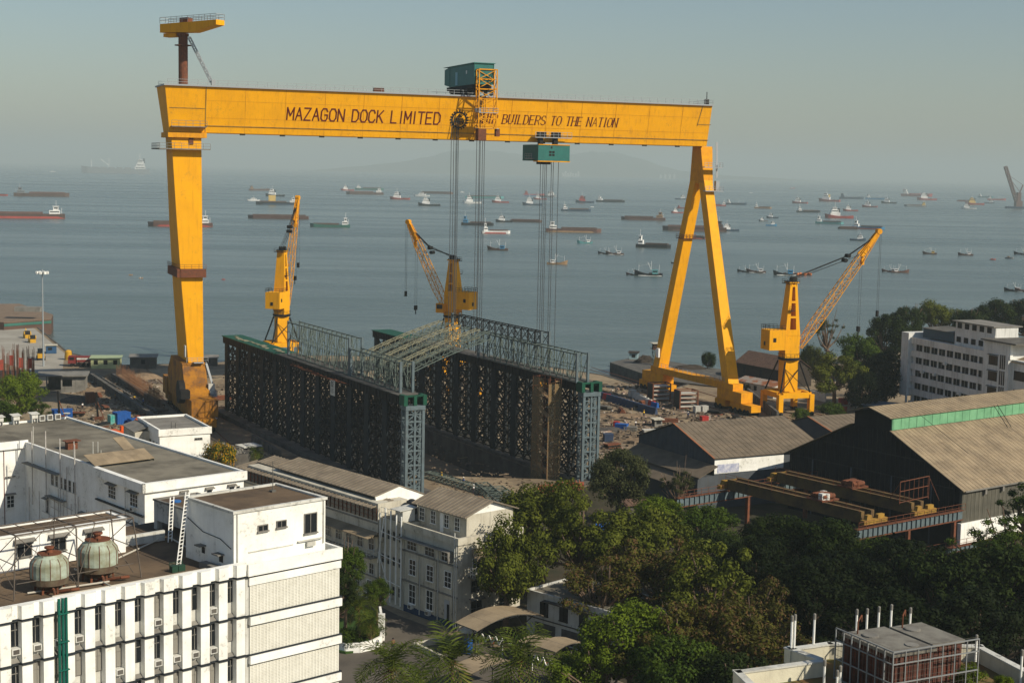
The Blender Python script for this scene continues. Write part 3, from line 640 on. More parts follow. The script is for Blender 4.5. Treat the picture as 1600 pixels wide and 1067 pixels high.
# ---------------- the two long steel frames with roof trusses ----------------
TOP = 18.0
def steel_frame(label, ox, y0, y1, ncol, ztop, base_h=0.6):
    F = thing('lattice_row', label, 'steel frame', rw(ox, 0), RRZ, 'steel frames along the slipway')
    ds = (y1-y0)/(ncol-1); W = RW
    for i in range(ncol):
        y = y0+i*ds; b = MB(); near = (i == 0)
        hw = .75
        for x in (.2, W-.2):
            for s in (-hw, hw): b.box(x-.25, x+.25, y+s-.25, y+s+.25, base_h, ztop-1.6)
        if near:
            b.box(W/2-.18, W/2+.18, y-hw-.18, y-hw+.18, base_h, ztop-1.6)
            b.box(W/2-.18, W/2+.18, y+hw-.18, y+hw+.18, base_h, ztop-1.6)
            n = 6; zz = [base_h+(ztop-1.8-base_h)*k/n for k in range(n+1)]
            for k in range(n):
                za, zb = zz[k], zz[k+1]; zm = (za+zb)/2
                for s in (-hw,):
                    b.bar((.2,y+s,za),(W/2,y+s,zm),.16,.16); b.bar((W-.2,y+s,za),(W/2,y+s,zm),.16,.16)
                    b.bar((.2,y+s,zb),(W/2,y+s,zm+.02),.16,.16); b.bar((W-.2,y+s,zb),(W/2,y+s,zm+.02),.16,.16)
                    b.bar((.2,y+s,zb),(W-.2,y+s,zb),.22,.3); b.bar((.2,y+s,zm),(W-.2,y+s,zm),.14,.2)
                for x in (.2, W-.2): b.bar((x,y-hw,za),(x,y+hw,zb),.12); b.bar((x,y-hw,zb),(x,y+hw,zb),.14)
            b.box(-.1,W+.1,y-hw-.35,y+hw+.3,ztop-2.3,ztop-1.55)
        else:
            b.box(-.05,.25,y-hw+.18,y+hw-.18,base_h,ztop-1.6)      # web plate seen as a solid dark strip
            n = 10; zz = [base_h+(ztop-1.8-base_h)*k/n for k in range(n+1)]
            for k in range(n):
                a, c = (.2, W-.2) if k % 2 else (W-.2, .2)
                for s in (-hw, hw): b.bar((a,y+s,zz[k]),(c,y+s,zz[k+1]),.12); b.bar((.2,y+s,zz[k+1]),(W-.2,y+s,zz[k+1]),.12)
        b.build('column', m_rowgrey if near else m_rowdark, F, 'pale grey lattice end column' if near else None)  # near column coloured as sunlit steel, the rest darkened as if in shade
    for i in range(ncol-1):
        ya, yb = y0+i*ds+.95, y0+(i+1)*ds-.95; b = MB(); n = 12
        zz = [base_h+.4+(ztop-2.2-base_h)*k/n for k in range(n+1)]
        for x in (.2, W-.2):
            for k in range(n):
                if x < 1 or k % 2 == 0: b.bar((x,ya,zz[k]),(x,yb,zz[k]),.14,.2)
                ym = (ya+yb)/2
                if k % 2 == 0:
                    z2 = zz[k+2]
                    b.bar((x,ya,zz[k]),(x,ym,z2),.22); b.bar((x,ym,zz[k]),(x,ya,z2),.22)
                    b.bar((x,ym,zz[k]),(x,yb,z2),.22); b.bar((x,yb,zz[k]),(x,ym,z2),.22)
            b.bar((x,ym,base_h),(x,ym,ztop-1.7),.2)
        b.build('bracing', m_dark, F)
    b = MB(); b.box(-.5,-.1,y0+1.3,y1+1,ztop-1.5,ztop); b.box(W+.1,W+.5,y0+1.3,y1+1,ztop-1.5,ztop); b.box(-.09,W+.09,y0+1.4,y1+.9,ztop-.5,ztop-.2)
    for i in range(int((y1-y0)/1.5)): y = y0+2+i*1.5; b.box(-.62,-.51,y,y+.12,ztop-1.45,ztop-.05)
    b.build('top_girder', m_dark, F)
    b = MB()
    for s, yy in ((0,-.9),(1,-.9)):
        pass
    b.box(-.4,.3,-1.0+y0,1.2+y0,ztop-1.5,ztop+.3); b.box(W-.3,W+.4,y0-1.0,y0+1.2,ztop-1.5,ztop+.3); b.box(W/2-.3,W/2+.3,y0-1.0,y0-.4,ztop-1.5,ztop+.3)
    b.box(-.4,W+.4,y0-.9,y0-.5,ztop+.05,ztop+.32); b.box(.31,W-.31,y0-.3,y0+1.1,ztop-.4,ztop-.1)
    b.build('end_cap', m_green, F)
    return F
def deck(F, y0, y1, z, mat_, name='walkway_deck'):
    b = MB(); b.box(-.6, RW+.6, y0, y1, z+.02, z+.12); b.build(name, mat_, F)
FL = steel_frame('long dark steel lattice frame nearer the rigid leg, green capped end column', 0, 0, 101, 13, TOP)
b = MB(); b.box(-.7,RW+.7,66,102.4,TOP+.02,TOP+.2); b.build('green_deck', m_green, FL)
random.seed(5); b = MB()
for i in range(9):
    y = 68+i*3.7; b.cbox((.5+random.random()*1.5,y,TOP+.21),(.5+random.random()*.8,2.6,.12), random.uniform(-.1,.1))
b.build('deck_plank', m_trussy, FL)
b = MB(); b.box(-.4,RW+.4,1.5,65.5,TOP+.02,TOP+.1); b.build('walkway_deck', m_conc_d, FL)
b = MB()
for i in range(22): y = 24+i*1.3; b.bar((-.5,y,TOP-1.4+random.random()*.5),(-2.0-random.random()*.8,y+.3,TOP-.6+random.random()*.6),.07)
b.build('scaffold_outrigger', m_rust, FL)
b = MB(); b.box(-.66,-.62,31.0,33.4,TOP-4.2,TOP-1.1); bn = b.build('banner', m_white_w, FL)
b = MB()
for k, z in enumerate((TOP-1.9,TOP-2.5)):
    for j, c in enumerate('BC' if k == 0 else 'SE'):
        for st in GL[c]:
            for (a, bb), (c2, d) in zip(st[:-1], st[1:]):
                b.bar((-.68,32.9-(j*.75+a*.5),z+bb*.45),(-.68,32.9-(j*.75+c2*.5),z+d*.45),.06)
for k in range(4): b.bar((-.68,32.9,TOP-2.9-k*.25),(-.68,31.5+(k % 2)*.4,TOP-2.9-k*.25),.05)
b.build('banner_mark', m_blk, bn)
FR = steel_frame('long dark steel lattice frame on the water side, green capped end column', RX, -1.5, 95, 12, TOP+.8)
b = MB(); b.box(-.7,RW+.7,78,96.3,TOP+.82,TOP+1.0); b.build('green_deck', m_green, FR)
b = MB(); b.box(-.4,RW+.4,0,77.5,TOP+.82,TOP+.9); b.build('walkway_deck', m_conc_d, FR)
# concrete plinths
pl = MB(); a = azv(RAZ+90)
b = MB(); b.box(-3.2, RW+2.4, -1.6, 104, 0, .6); b.box(-3.2,-2.8,-1.6,104,.6,1.1); o = b.build('concrete_plinth', m_conc_d); o.location = RO; o.rotation_euler = (0,0,RRZ); tag(o, 'long concrete plinth under the left steel frame', 'plinth')
b = MB(); b.box(RX-1.0, RX+RW+1.2, -3.6, 99, -5.45, .6)
for i in range(24):
    y = 3+i*4.05
    b.box(RX-1.12, RX-1.0, y, y+.5, -5.4, .5)
o = b.build('concrete_plinth', m_conc_d); o.location = RO; o.rotation_euler = (0,0,RRZ); tag(o, 'high concrete slipway wall under the right steel frame', 'plinth')
b = MB()
for i in range(22):
    y = 5.5+i*4.05; z = -1.6 if i % 3 else -2.2
    b.box(RX-1.10, RX-1.0, y, y+1.1, z-1.5, z)
b2 = b.build('wall_recess', m_blk, o)
# roof truss strings standing on the frames
def truss_string(label, ox, oy0, oy1, z, w, h, n, mt, group='lattice roof trusses on the steel frames'):
    S = thing('roof_truss', label, 'roof truss', rw(ox, oy0, z), RRZ, group)
    L = oy1-oy0; b = MB()
    for x in (-w/2, w/2):
        for k in range(n):
            ya, yb = L*k/n, L*(k+1)/n
            b.bar((x,ya,.1),(x,yb,.1),.16); b.bar((x,ya,h),(x,yb,h),.18); b.bar((x,ya,0),(x,ya,h),.14)
            if k % 2: b.bar((x,ya,.1),(x,yb,h),.1)
            else: b.bar((x,ya,h),(x,yb,.1),.1)
            b.bar((x,ya,h*.5),(x,yb,h*.5),.07)
        b.bar((x,L,0),(x,L,h),.18)
    for k in range(n+1):
        y = L*k/n; b.bar((-w/2,y,h),(w/2,y,h),.1); b.bar((-w/2,y,.2),(w/2,y,h),.08) if k % 2 else b.bar((w/2,y,.2),(-w/2,y,h),.08)
    b.build('lattice_work', mt, S)
    for x in (-w/2, w/2):
        for ya, yb in ((-.2,.25),(L-.25,L+.2)): b = MB(); b.box(x-.22,x+.22,ya,yb,-.1,h+.3); b.build('end_post', m_rowgrey, S)
    return S
truss_string('tall grey lattice truss on the far half of the left frame', RW-1.2, 28, 62, TOP+.15, 2.6, 7.0, 13, m_truss)
truss_string('lower grey lattice truss on the near half of the left frame', RW-1.3, 4, 27.3, TOP+.15, 2.4, 5.2, 10, m_truss)
truss_string('pale lattice truss on the near half of the right frame', RX+.8, -.5, 40, TOP+.95, 2.4, 5.2, 16, m_truss)
S = truss_string('dark lattice truss raised along the water side of the right frame', RX+RW-.4, 18, 58, TOP+5.6, 1.8, 2.6, 14, m_dark)
for k in range(8): y = k*5.7; b = MB(); b.bar((-.9,y,-4.65),(-.9,y,0),.16); b.bar((.9,y,-4.65),(.9,y,0),.16); b.bar((-.9,y,-4.65),(.9,y,0),.1); b.build('support_post', m_dark, S)
labs = ['nearest pale half-gable truss rising from the left frame','second half-gable truss from the near side, rising from the left frame','third half-gable truss from the near side, rising from the left frame','fourth half-gable truss from the near side, rising from the left frame','fifth half-gable truss from the near side, rising from the left frame','farthest pale half-gable truss rising from the left frame']
for i in range(6):
    y = 6.0+i*4.0
    S = thing('roof_truss', labs[i], 'roof truss', rw(RW+.3, y, TOP+3.2), RRZ, 'pale half-gable trusses rising between the frames')
    L = 16.0; n = 11; b = MB(); w = 1.5; mt = m_trussy if i % 2 else m_truss
    def zc(t): return 5.6*t+.3*math.sin(math.pi*t)
    for yy in (0, w):
        for k in range(n):
            ta, tb = k/n, (k+1)/n; xa, xb = L*ta, L*tb; za, zb = zc(ta), zc(tb)
            b.bar((xa,yy,za),(xb,yy,zb),.15); b.bar((xa,yy,za+1.5),(xb,yy,zb+1.5),.15); b.bar((xa,yy,za),(xa,yy,za+1.5),.09)
            b.bar((xa,yy,za+(1.5 if k % 2 else 0)),(xb,yy,zb+(0 if k % 2 else 1.5)),.09)
    for k in range(n+1):
        t = k/n; x = L*t; z = zc(t); b.bar((x,0,z+1.5),(x,w,z+1.5),.09); b.bar((x,0,z),(x,w,z),.09)
        if k < n: b.bar((x,0,z+1.5),(L*(k+1)/n,w,1.5+zc((k+1)/n)),.07)
    b.build('lattice_work', mt, S)
# scaffold stair tower wrapped in brown netting at the right frame
S = thing('scaffold_stair', 'brown netted scaffold stair tower against the right frame', 'scaffold', rw(RX-2.4, 7.0, -5.4), RRZ)
b = MB(); Hs = 24.6
for x in (-1.4,0,1.3):
    for y in (-3,-1,1,3): b.bar((x,y,0),(x,y,Hs),.09)
for k in range(14):
    z = 1+k*1.8
    for y in (-3,3): b.bar((-1.4,y,z),(1.3,y,z),.07)
    for x in (-1.4,1.3): b.bar((x,-3,z),(x,3,z),.07)
b.build('scaffold_tube', m_rust, S)
b = MB()
for k in range(13):
    z = .6+k*1.8
    if k % 2: b.bar((-.6,-2.8,z),(-.6,2.0,z+1.8),.9,.12)
    else: b.bar((.6,2.0,z),(.6,-2.8,z+1.8),.9,.12)
b.build('stair_flight', mat('brown_planks',(.42,.27,.14),.9,c2=(.25,.15,.08),sc=1), S)
nm = bpy.data.materials.new('brown_netting'); nm.use_nodes = True; N = nm.node_tree.nodes; pb = N['Principled BSDF']; pb.inputs['Base Color'].default_value = (.40,.28,.13,1); pb.inputs['Alpha'].default_value = .26; pb.inputs['Roughness'].default_value = .9
b = MB(); b.box(-1.5,-1.46,-1.2,3.1,.5,Hs-.2); b.box(-1.45,1.4,-3.15,-3.1,3,Hs-1); b.build('netting', nm, S)
# ---------------- buildings ----------------
def bframe(name, label, cat, px, py, z, az, group=None):
    o = gp(px, py, z); o.z = 0
    t = thing(name, label, cat, o, R_(90-az), group); t['_az'] = az
    del t['_az']; return t
def tow(t, x, y, z=0):
    a = t.rotation_euler[2]; c, s = math.cos(a), math.sin(a)
    return Vector((t.location.x+x*c-y*s, t.location.y+x*s+y*c, z))
def FY(y0): return lambda u, z, d: (u, y0-d, z)
def FX(x0): return lambda u, z, d: (x0-d, u, z)
def fbox(mb, M, u0, u1, z0, z1, d0, d1):
    P = [M(u0,z0,d1),M(u1,z0,d1),M(u1,z0,d0),M(u0,z0,d0),M(u0,z1,d1),M(u1,z1,d1),M(u1,z1,d0),M(u0,z1,d0)]
    return mb.hexa(P)
def win(root, M, u0, u1, z0, z1, nu=2, nz=2, fr=None, hood=None, ac=False, sill=True, name='window', off=0.0):
    b = MB(); fr = fr or m_white_w; t = .07
    fbox(b, M, u0-t, u0, z0, z1, off, off+.08); fbox(b, M, u1, u1+t, z0, z1, off, off+.08)
    fbox(b, M, u0-t, u1+t, z1, z1+t, off, off+.08)
    fbox(b, M, u0-.12, u1+.12, z0-.1, z0, off, off+(.18 if sill else .09))
    for i in range(1, nu): u = u0+(u1-u0)*i/nu; fbox(b, M, u-.03, u+.03, z0, z1, off+.03, off+.06)
    for i in range(1, nz): z = z0+(z1-z0)*i/nz; fbox(b, M, u0, u1, z-.03, z+.03, off+.031, off+.058)
    w = b.build(name, fr, root)
    p = MB(); fbox(p, M, u0, u1, z0, z1, off+.005, off+.025); p.build('pane', m_glass, w)
    if hood:
        h = MB(); h.hexa([M(u0-.3,z1+.2,off+hood),M(u1+.3,z1+.2,off+hood),M(u1+.3,z1+.35,off),M(u0-.3,z1+.35,off),M(u0-.3,z1+.28,off+hood),M(u1+.3,z1+.28,off+hood),M(u1+.3,z1+.45,off),M(u0-.3,z1+.45,off)])
        h.build('window_hood', m_conc, root)
    if ac: acu(root, M, (u0+u1)/2-.35, z0-.1, off)
    return w
m_acb = mat('air_conditioner_white', (.62,.62,.57), .6, c2=(.42,.41,.36), sc=3)
def acu(root, M, u, z, off=0.0, name='air_conditioner'):
    b = MB(); fbox(b, M, u, u+.75, z-.55, z, off, off+.5); a = b.build(name, m_acb, root)
    g = MB(); fbox(g, M, u+.1, u+.65, z-.48, z-.08, off+.5, off+.515); g.build('grille', m_conc_d, a)
    return a
def flat_roof(root, x0, x1, y0, y1, z, ph=.45, pt=.25, mw=None, mr=None, zb=0):
    b = MB(); b.box(x0, x1, y0, y1, zb, z); b.build('wall', mw or m_white, root)
    b = MB(); b.box(x0+pt, x1-pt, y0+pt, y1-pt, z+.001, z+.05); b.build('roof_deck', mr or m_roofc, root)
    b = MB()
    b.box(x0-.1, x1+.1, y0-.1, y0+pt, z+.002, z+ph); b.box(x0-.1, x1+.1, y1-pt, y1+.1, z+.002, z+ph)
    b.box(x0-.1, x0+pt, y0+pt, y1-pt, z+.002, z+ph); b.box(x1-pt, x1+.1, y0+pt, y1-pt, z+.002, z+ph)
    b.build('parapet', mw or m_white, root)
def sheet_roof(root, x0, x1, y0, z0, y1, z1, name='roof', mt=None, seam=1.0, th=.08, cap=True, trim=None):
    b = MB(); d = Vector((0, y1-y0, z1-z0)).normalized(); n = Vector((0, -d.z, d.y)) if y1 > y0 else Vector((0, d.z, -d.y))
    if n.z < 0: n = -n
    b.slab([(x0,y0,z0),(x1,y0,z0),(x1,y1,z1),(x0,y1,z1)] if y1 > y0 else [(x0,y1,z1),(x1,y1,z1),(x1,y0,z0),(x0,y0,z0)], th)
    k = int((x1-x0)/seam)
    for i in range(k+1):
        x = x0+.05+(x1-x0-.1)*i/max(1,k); b.bar(Vector((x,y0,z0+.03)), Vector((x,y1,z1+.03)), .06, .04)
    L = math.hypot(y1-y0, z1-z0); kk = max(1, int(L/2.2))
    for i in range(1, kk): t = i/kk; b.bar((x0,y0+(y1-y0)*t,z0+(z1-z0)*t+.012),(x1,y0+(y1-y0)*t,z0+(z1-z0)*t+.012),.08,.05)
    o = b.build(name, mt or m_sheet, root)
    if trim:
        t = MB(); t.bar((x0-.02,y0,z0+.06),(x0-.02,y1,z1+.06),.35,.12); t.build('rust_flashing', trim, root)
    return o
# ===== A. foreground office block =====
random.seed(11)
A = bframe('office_building', 'large white office block in the foreground with zigzag fins and pierced screens', 'building', 382, 880, 28, 47)
ZR = 27.0; FH = 3.05
m_jali = mat('pierced_screen_white', (.70,.69,.61), .9, c2=(.56,.55,.47), sc=1.5)
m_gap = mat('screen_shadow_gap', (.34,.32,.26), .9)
m_band = mat('black_band_paint', (.02,.025,.03), .7)
XL = -26.35; PER = 1.55
b = MB(); b.box(XL, -.11, .26, 20, 0, ZR); b.box(-.1, 8.7, .6, 20, 0, ZR); b.box(-.1,.2,-.28,.59,0,ZR)
b.build('wall', m_white_w, A)  # greyer white behind the fins stands in for shade in the recesses
b = MB(); b.box(XL+.3, 8.4, .9, 19.7, ZR+.001, ZR+.06); b.build('roof_deck', m_roofb, A)
NB = 17
def zz_pts(off=0.0):
    P = []
    for i in range(NB+1):
        x = -i*PER
        P += [(x-.10, -.30-off), (x-.92, -.30-off), (x-1.06, .06-off), (x-1.42, .06-off)]
    return [(p[0], p[1]) for p in P]
zp_ = [p for p in zz_pts() if p[0] > XL]
b = MB()
def zz_band(mb, z0, z1, off, back=.55):
    pts = [(p[0], p[1]-off) for p in zp_]
    for (xa, ya), (xb, yb) in zip(pts[:-1], pts[1:]):
        mb.hexa([(xb,yb,z0),(xa,ya,z0),(xa,back,z0),(xb,back,z0),(xb,yb,z1),(xa,ya,z1),(xa,back,z1),(xb,back,z1)])
zz_band(b, ZR+.12, ZR+1.05, .10, .35)
b.build('zigzag_parapet', m_white, A)
b = MB()
for k in range(6): zz_band(b, ZR-.02-k*FH, ZR+.10-k*FH, .13)
for k in range(6): b.box(-.05, 8.85, -.5, .3, ZR-.03-k*FH, ZR+.07-k*FH)
b.build('black_string_course', m_band, A)
for i in range(NB):
    x = -i*PER
    if x-.9 < XL: break
    b = MB()
    for k in range(6):
        z1_, z0_ = ZR-.03-k*FH, ZR+.11-(k+1)*FH
        b.hexa([(x-.88,-.28,z0_),(x-.12,-.28,z0_),(x-.04,.28,z0_),(x-.93,.28,z0_),(x-.88,-.28,z1_),(x-.12,-.28,z1_),(x-.04,.28,z1_),(x-.93,.28,z1_)])
    b.build('fin', m_white, A)
cols = [m_glass]
for k in range(5):
    for i in range(NB-1):
        x1_ = -i*PER-.93; x0_ = x1_-.64; zt = ZR-.1-k*FH
        M_ = lambda u, z, d: (u, .26-d, z)
        b = MB(); fbox(b, M_, x0_, x1_, zt-1.75, zt-.08, 0, .05)
        r = random.random()
        w = b.build('window', m_conc_d if r < .35 else m_band, A)
        xm = (x0_+x1_)/2+random.choice((-.1,0,.1)); mb2 = MB(); fbox(mb2, M_, xm-.025, xm+.025, zt-1.7, zt-.13, .071, .09); fbox(mb2, M_, x0_+.05, x1_-.05, zt-.62, zt-.57, .071, .09); mb2.build('mullion', m_conc, w)
        p = MB(); fbox(p, M_, x0_+.05, x1_-.05, zt-1.7, zt-.13, .05, .07); p.build('pane', m_glass if r > .35 else mat('grey_blind', (.22,.21,.18), .8) if 'grey_blind' not in bpy.data.materials else bpy.data.materials['grey_blind'], w)
        if random.random() < .6 and k < 3:
            b = MB(); b.box(x0_+.03, x1_-.03, -.2, .25, zt-2.25, zt-1.8); a = b.build('air_conditioner', m_acb, A)
            g = MB(); g.box(x0_+.1, x1_-.1, -.225, -.201, zt-2.18, zt-1.87); g.build('grille', m_conc_d, a)
        b = MB(); b.slab([(x0_,-.05,zt-2.83),(x1_,-.05,zt-2.83),(x1_,.24,zt-2.6),(x0_,.24,zt-2.6)], .1); b.build('sill_slab', m_conc, A)
# pierced screens
for k in range(5):
    zt = ZR-.05-k*FH; z1_ = zt-.62; z0_ = zt-FH+.12
    b = MB()
    b.box(.15, 8.75, -.62 if k else -.45, .59, z1_+.001, zt-.001); b.build('spandrel_band', m_white, A)
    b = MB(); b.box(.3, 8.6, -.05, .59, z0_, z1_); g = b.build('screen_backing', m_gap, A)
    b = MB()
    nx = 27
    for i in range(nx+1): x = .3+8.3*i/nx; b.box(x-.05, x+.05, -.35, -.26, z0_, z1_)
    nz = 19
    for i in range(nz+1): z = z0_+(z1_-z0_)*i/nz; b.box(.3, 8.6, -.335, -.14, z-.045, z+.045)
    for i in range(8): y = -.3+i*.12; b.box(.24,.3,y,y+.05,z0_,z1_)
    b.build('pierced_screen', m_jali, A)
b = MB(); b.box(-.05, 8.75, -.62, -.37, ZR+.1, ZR+1.0); b.box(8.5, 8.78, -.36, 5, ZR+.1, ZR+1.0); b.build('parapet', m_white, A)
# green riser pipes down the facade
m_gp = mat('green_pipe', (.01,.11,.08), .4, c2=(.008,.07,.05), sc=2)
xg = -15.05
b = MB()
for dx in (-.28, 0, .26): b.tube((xg+dx,-.5,12),(xg+dx,-.5,ZR+1.1),.10,10)
for k in range(8): b.box(xg-.4,xg+.4,-.7,-.5,13+k*2.0,13.08+k*2.0)
b.build('riser_pipe', m_gp, A)
# roof clutter that is part of the block
b = MB()
for p, q_ in (((-14,3.2,ZR+.2),(1.6,3.0,ZR+.2)),((-6,9.5,ZR+.2),(1.3,14,ZR+.2)),((1.5,13.5,ZR+.2),(-.3,2.5,ZR+.2)),((-15,5,ZR+.25),(-9,4.2,ZR+.25)),((-9.5,3.0,ZR+.25),(-9.3,9,ZR+.25))): b.tube(p, q_, .07, 8)
b.build('roof_pipe', mat('pale_pipe', (.45,.42,.35), .7), A)
b = MB(); b.box(-1.4,-.75,1.5,4.2,ZR+.06,ZR+.5); b.build('duct_box', m_conc, A)
# penthouse
b = MB(); b.box(-.5, 8.0, .7, 7.6, ZR+.06, 31.75); PH = b.build('penthouse', m_white, A)
b = MB(); b.box(-.3, 7.8, .9, 7.4, 31.751, 31.8); b.build('penthouse_roof', m_roofb, PH)
b = MB(); b.box(-.62,8.12,.58,.9,31.752,31.95); b.box(-.62,8.12,7.4,7.72,31.752,31.95); b.box(-.62,-.3,.9,7.4,31.752,31.95); b.box(7.8,8.12,.9,7.4,31.752,31.95); b.build('parapet', m_white_w, PH)
MP = FY(.7)
for u0,u1,z0,z1 in ((1.7,2.5,30.1,30.5),(3.4,4.2,30.15,30.6),(6.0,7.1,29.3,30.8)): win(A, MP, u0,u1,z0,z1, 2, 1, m_conc)
b = MB(); fbox(b, MP, .8, 4.9, 28.55, 28.62, 0, .06); fbox(b, MP, 5.3,7.6,28.7,28.78,0,.2); fbox(b, MP, 6.1,6.9,28.25,28.6,0,.25); fbox(b, MP, 7.75,7.83,28.3,31.7,0,.1); fbox(b, MP, -.25,-.17,27.5,31.7,0,.1); b.build('wall_ledge', m_white_w, A)
MX = FX(-.5)
b = MB(); fbox(b, MX, 2.0,2.9,28.3,28.4,0,.6); fbox(b, MX, 4.6,5.4,28.5,28.6,0,.6); b.build('window_hood', m_conc, A)
b = MB(); fbox(b, MX, 2.2,2.7,27.7,28.25,0,.04); fbox(b, MX, 4.8,5.2,27.9,28.4,0,.04); b.build('window', m_glass, A)
b = MB(); b.path([(-.55,1.0,29.0),(-.55,2.5,29.5),(-.55,5,29.6),(-.55,7.5,30.4)], .03, 5); b.build('conduit', m_dark, A)
b = MB(); b.tube((6.2,5.4,31.8),(6.2,5.4,34.3),.04,6); b.cbox((6.2,5.4,31.8),(.4,.4,.15)); tag(b.build('roof_mast', m_conc_d), 'thin lone mast on the brown penthouse roof', 'mast').matrix_world = Matrix.Translation(A.location) @ Matrix.Rotation(R_(90-47),4,'Z')
# water tank house on legs
TK = thing('water_tank', 'grey-white concrete rooftop water tank on stub legs with blue lids', 'water tank', tow(A, 2.4, 12.0, ZR), R_(90-47))
b = MB(); b.box(0,4.2,0,5.6,.85,2.5)
for x in (.25,3.95):
    for y in (.25,5.35): b.box(x-.25,x+.25,y-.25,y+.25,.06,.85)
b.build('tank_body', m_white_w, TK)
b = MB(); b.box(.2,4.0,.2,5.4,2.501,2.53); b.build('tank_top', m_roofb, TK)
b = MB(); b.box(-.08,4.28,-.08,.18,2.5,2.65); b.box(-.08,4.28,5.42,5.68,2.5,2.65); b.box(-.08,.18,.18,5.42,2.5,2.65); b.box(4.02,4.28,.18,5.42,2.5,2.65); b.build('tank_rim', m_conc, TK)
m_blue = mat('blue_plastic', (.03,.12,.32), .4)
for x, y in ((1.1,3.8),(1.5,1.2)):
    b = MB(); b.lathe((x,y,2.53),[(.42,0),(.42,.1),(.3,.16)],14); b.build('tank_lid', m_blue, TK)
b = MB(); b.lathe((2.9,2.8,2.53),[(.55,0),(.55,.1),(.4,.2)],14); b.build('tank_lid', m_rust, TK)
def ladder(label, p, q, w=.4):
    p = Vector(p); q = Vector(q); b = MB(); d = (q-p); s = Vector((-d.y, d.x, 0)).normalized()*(w/2)
    if s.length < .01: s = Vector((w/2,0,0))
    o = thing('ladder', label, 'ladder', p, 0)
    b.bar(-s, d-s, .07); b.bar(s, d+s, .07); b.build('ladder_rail', m_white, o); b = MB(); n = int(d.length/.3)
    for i in range(1, n): b.bar(-s+d*i/n, s+d*i/n, .04)
    b.build('rung', m_white, o)
def ladx(p, q, wd): return None
def ladder2(label, p, q, side):
    p = Vector(p); d = Vector(q)-p; s = Vector(side).normalized()*.24
    o = thing('ladder', label, 'ladder', p, 0); b = MB()
    b.bar(-s, d-s, .07); b.bar(s, d+s, .07); b.build('ladder_rail', m_white, o); b = MB(); n = int(d.length/.3)
    for i in range(1, n): b.bar(-s+d*(i/n), s+d*(i/n), .05)
    b.build('rung', m_white, o)
ux = azv(47); uy = azv(-43)
ladder2('long white ladder leaning on the penthouse side wall', tow(A,-2.6,5.2,ZR+.1), tow(A,-.55,7.2,32.4), ux+uy*.4)
ladder2('shorter white ladder leaning on the rooftop water tank', tow(A,1.0,12.6,ZR+.1), tow(A,2.4,14.6,ZR+3.3), ux+uy*.4)
# low white rooftop building
LB = thing('rooftop_building', 'low white building with a flat brown roof at the back of the office roof', 'building', tow(A,-22,11.6,ZR), R_(90-47))
flat_roof(LB, 0, 18.6, .3, 3.4, 2.7, .15, .2, m_white, m_roofb, .06)
ML = FY(.3)
for u in (2.0,5.2,9.5,12.3,15.2): win(LB, ML, u, u+1.1, 1.1, 2.0, 2, 1, m_conc, hood=.35)
for x in (3.8,7.6,11.3,14.4,17.2): b = MB(); b.box(x,x+.06,.24,.3,.06,2.6); b.build('downpipe', m_white, LB)
b = MB(); b.box(18.8,23.0,1.8,2.1,.06,.9); b.build('low_wall', m_white_w, LB)
# cooling towers
m_ct = mat('weathered_green_fibreglass', (.36,.42,.34), .7, c2=(.22,.22,.14), sc=.9, amt=.9, streak=.7, scol=(.14,.09,.04))
m_basin = mat('brown_basin', (.09,.06,.04), .8, c2=(.16,.14,.09), sc=1.5)
def cool(label, x, y, s):
    T_ = thing('cooling_tower', label, 'cooling tower', tow(A,x,y,ZR+.06), R_(20), 'rooftop cooling towers')
    T_.scale = (s*1.14,s*1.14,s*1.02)
    b = MB(); b.lathe((0,0,0),[(1.34,1.25),(1.36,1.5),(1.34,2.35),(1.28,2.55),(1.05,2.85),(.88,2.98),(.86,3.12)],24); b.build('tower_body', m_ct, T_)
    b = MB()
    for i in range(12):
        t = 2*math.pi*i/12; c, s_ = math.cos(t), math.sin(t)
        b.path([(1.35*c,1.35*s_,1.25),(1.37*c,1.37*s_,1.5),(1.355*c,1.355*s_,2.35),(1.29*c,1.29*s_,2.57),(1.06*c,1.06*s_,2.87)], .025, 4)
    b.build('rib', m_rust, T_)
    b = MB(); b.lathe((0,0,0),[(1.34,.75),(1.37,1.24)],24); b.lathe((0,0,0),[(.8,.3),(1.1,.74)],20); b.build('tower_basin', m_basin, T_)
    b = MB(); b.lathe((0,0,0),[(.88,3.13),(.88,3.19)],20); b.build('fan_deck', m_rust, T_)
    b = MB(); b.lathe((0,0,3.19),[(.25,0),(.2,.35),(.34,.36),(.34,.5)],12); b.bar((-.8,0,3.23),(.8,0,3.23),.08); b.bar((0,-.8,3.23),(0,.8,3.23),.08); b.build('fan_motor', m_rust, T_)
    for i in range(6):
        t = 2*math.pi*i/6; b = MB(); b.bar((1.05*math.cos(t),1.05*math.sin(t),0),(.9*math.cos(t),.9*math.sin(t),.9),.14); b.build('leg', m_rust, T_)
    b = MB(); b.path([(.5,-.6,.1),(1.4,-1.0,.3),(2.0,-.9,.3)],.12,8); b.path([(-.2,-.9,.1),(.2,-1.4,.6),(.3,-1.5,0)],.1,8); b.build('pipework', m_rust, T_)
cool('weathered green cooling tower nearer the left edge of the photo', -13.25, 5.1, .88)
cool('weathered green cooling tower on the right, under the frame top', -9.0, 5.9, .95)
SF = thing('tube_scaffold', 'tall rusty tube frame standing over the two cooling towers', 'frame', tow(A,-16,4.6,ZR+.06), R_(90-47))
b = MB(); Hf = 4.6
posts = [(0,0),(0,3.4),(4.6,0),(4.6,3.4),(9.2,0),(9.2,3.4)]
for x, y in posts: b.tube((x-(.35 if x == 0 else -.5 if x > 9 else 0),y-(.3 if y == 0 else -.2),0),(x,y,Hf),.055,6)
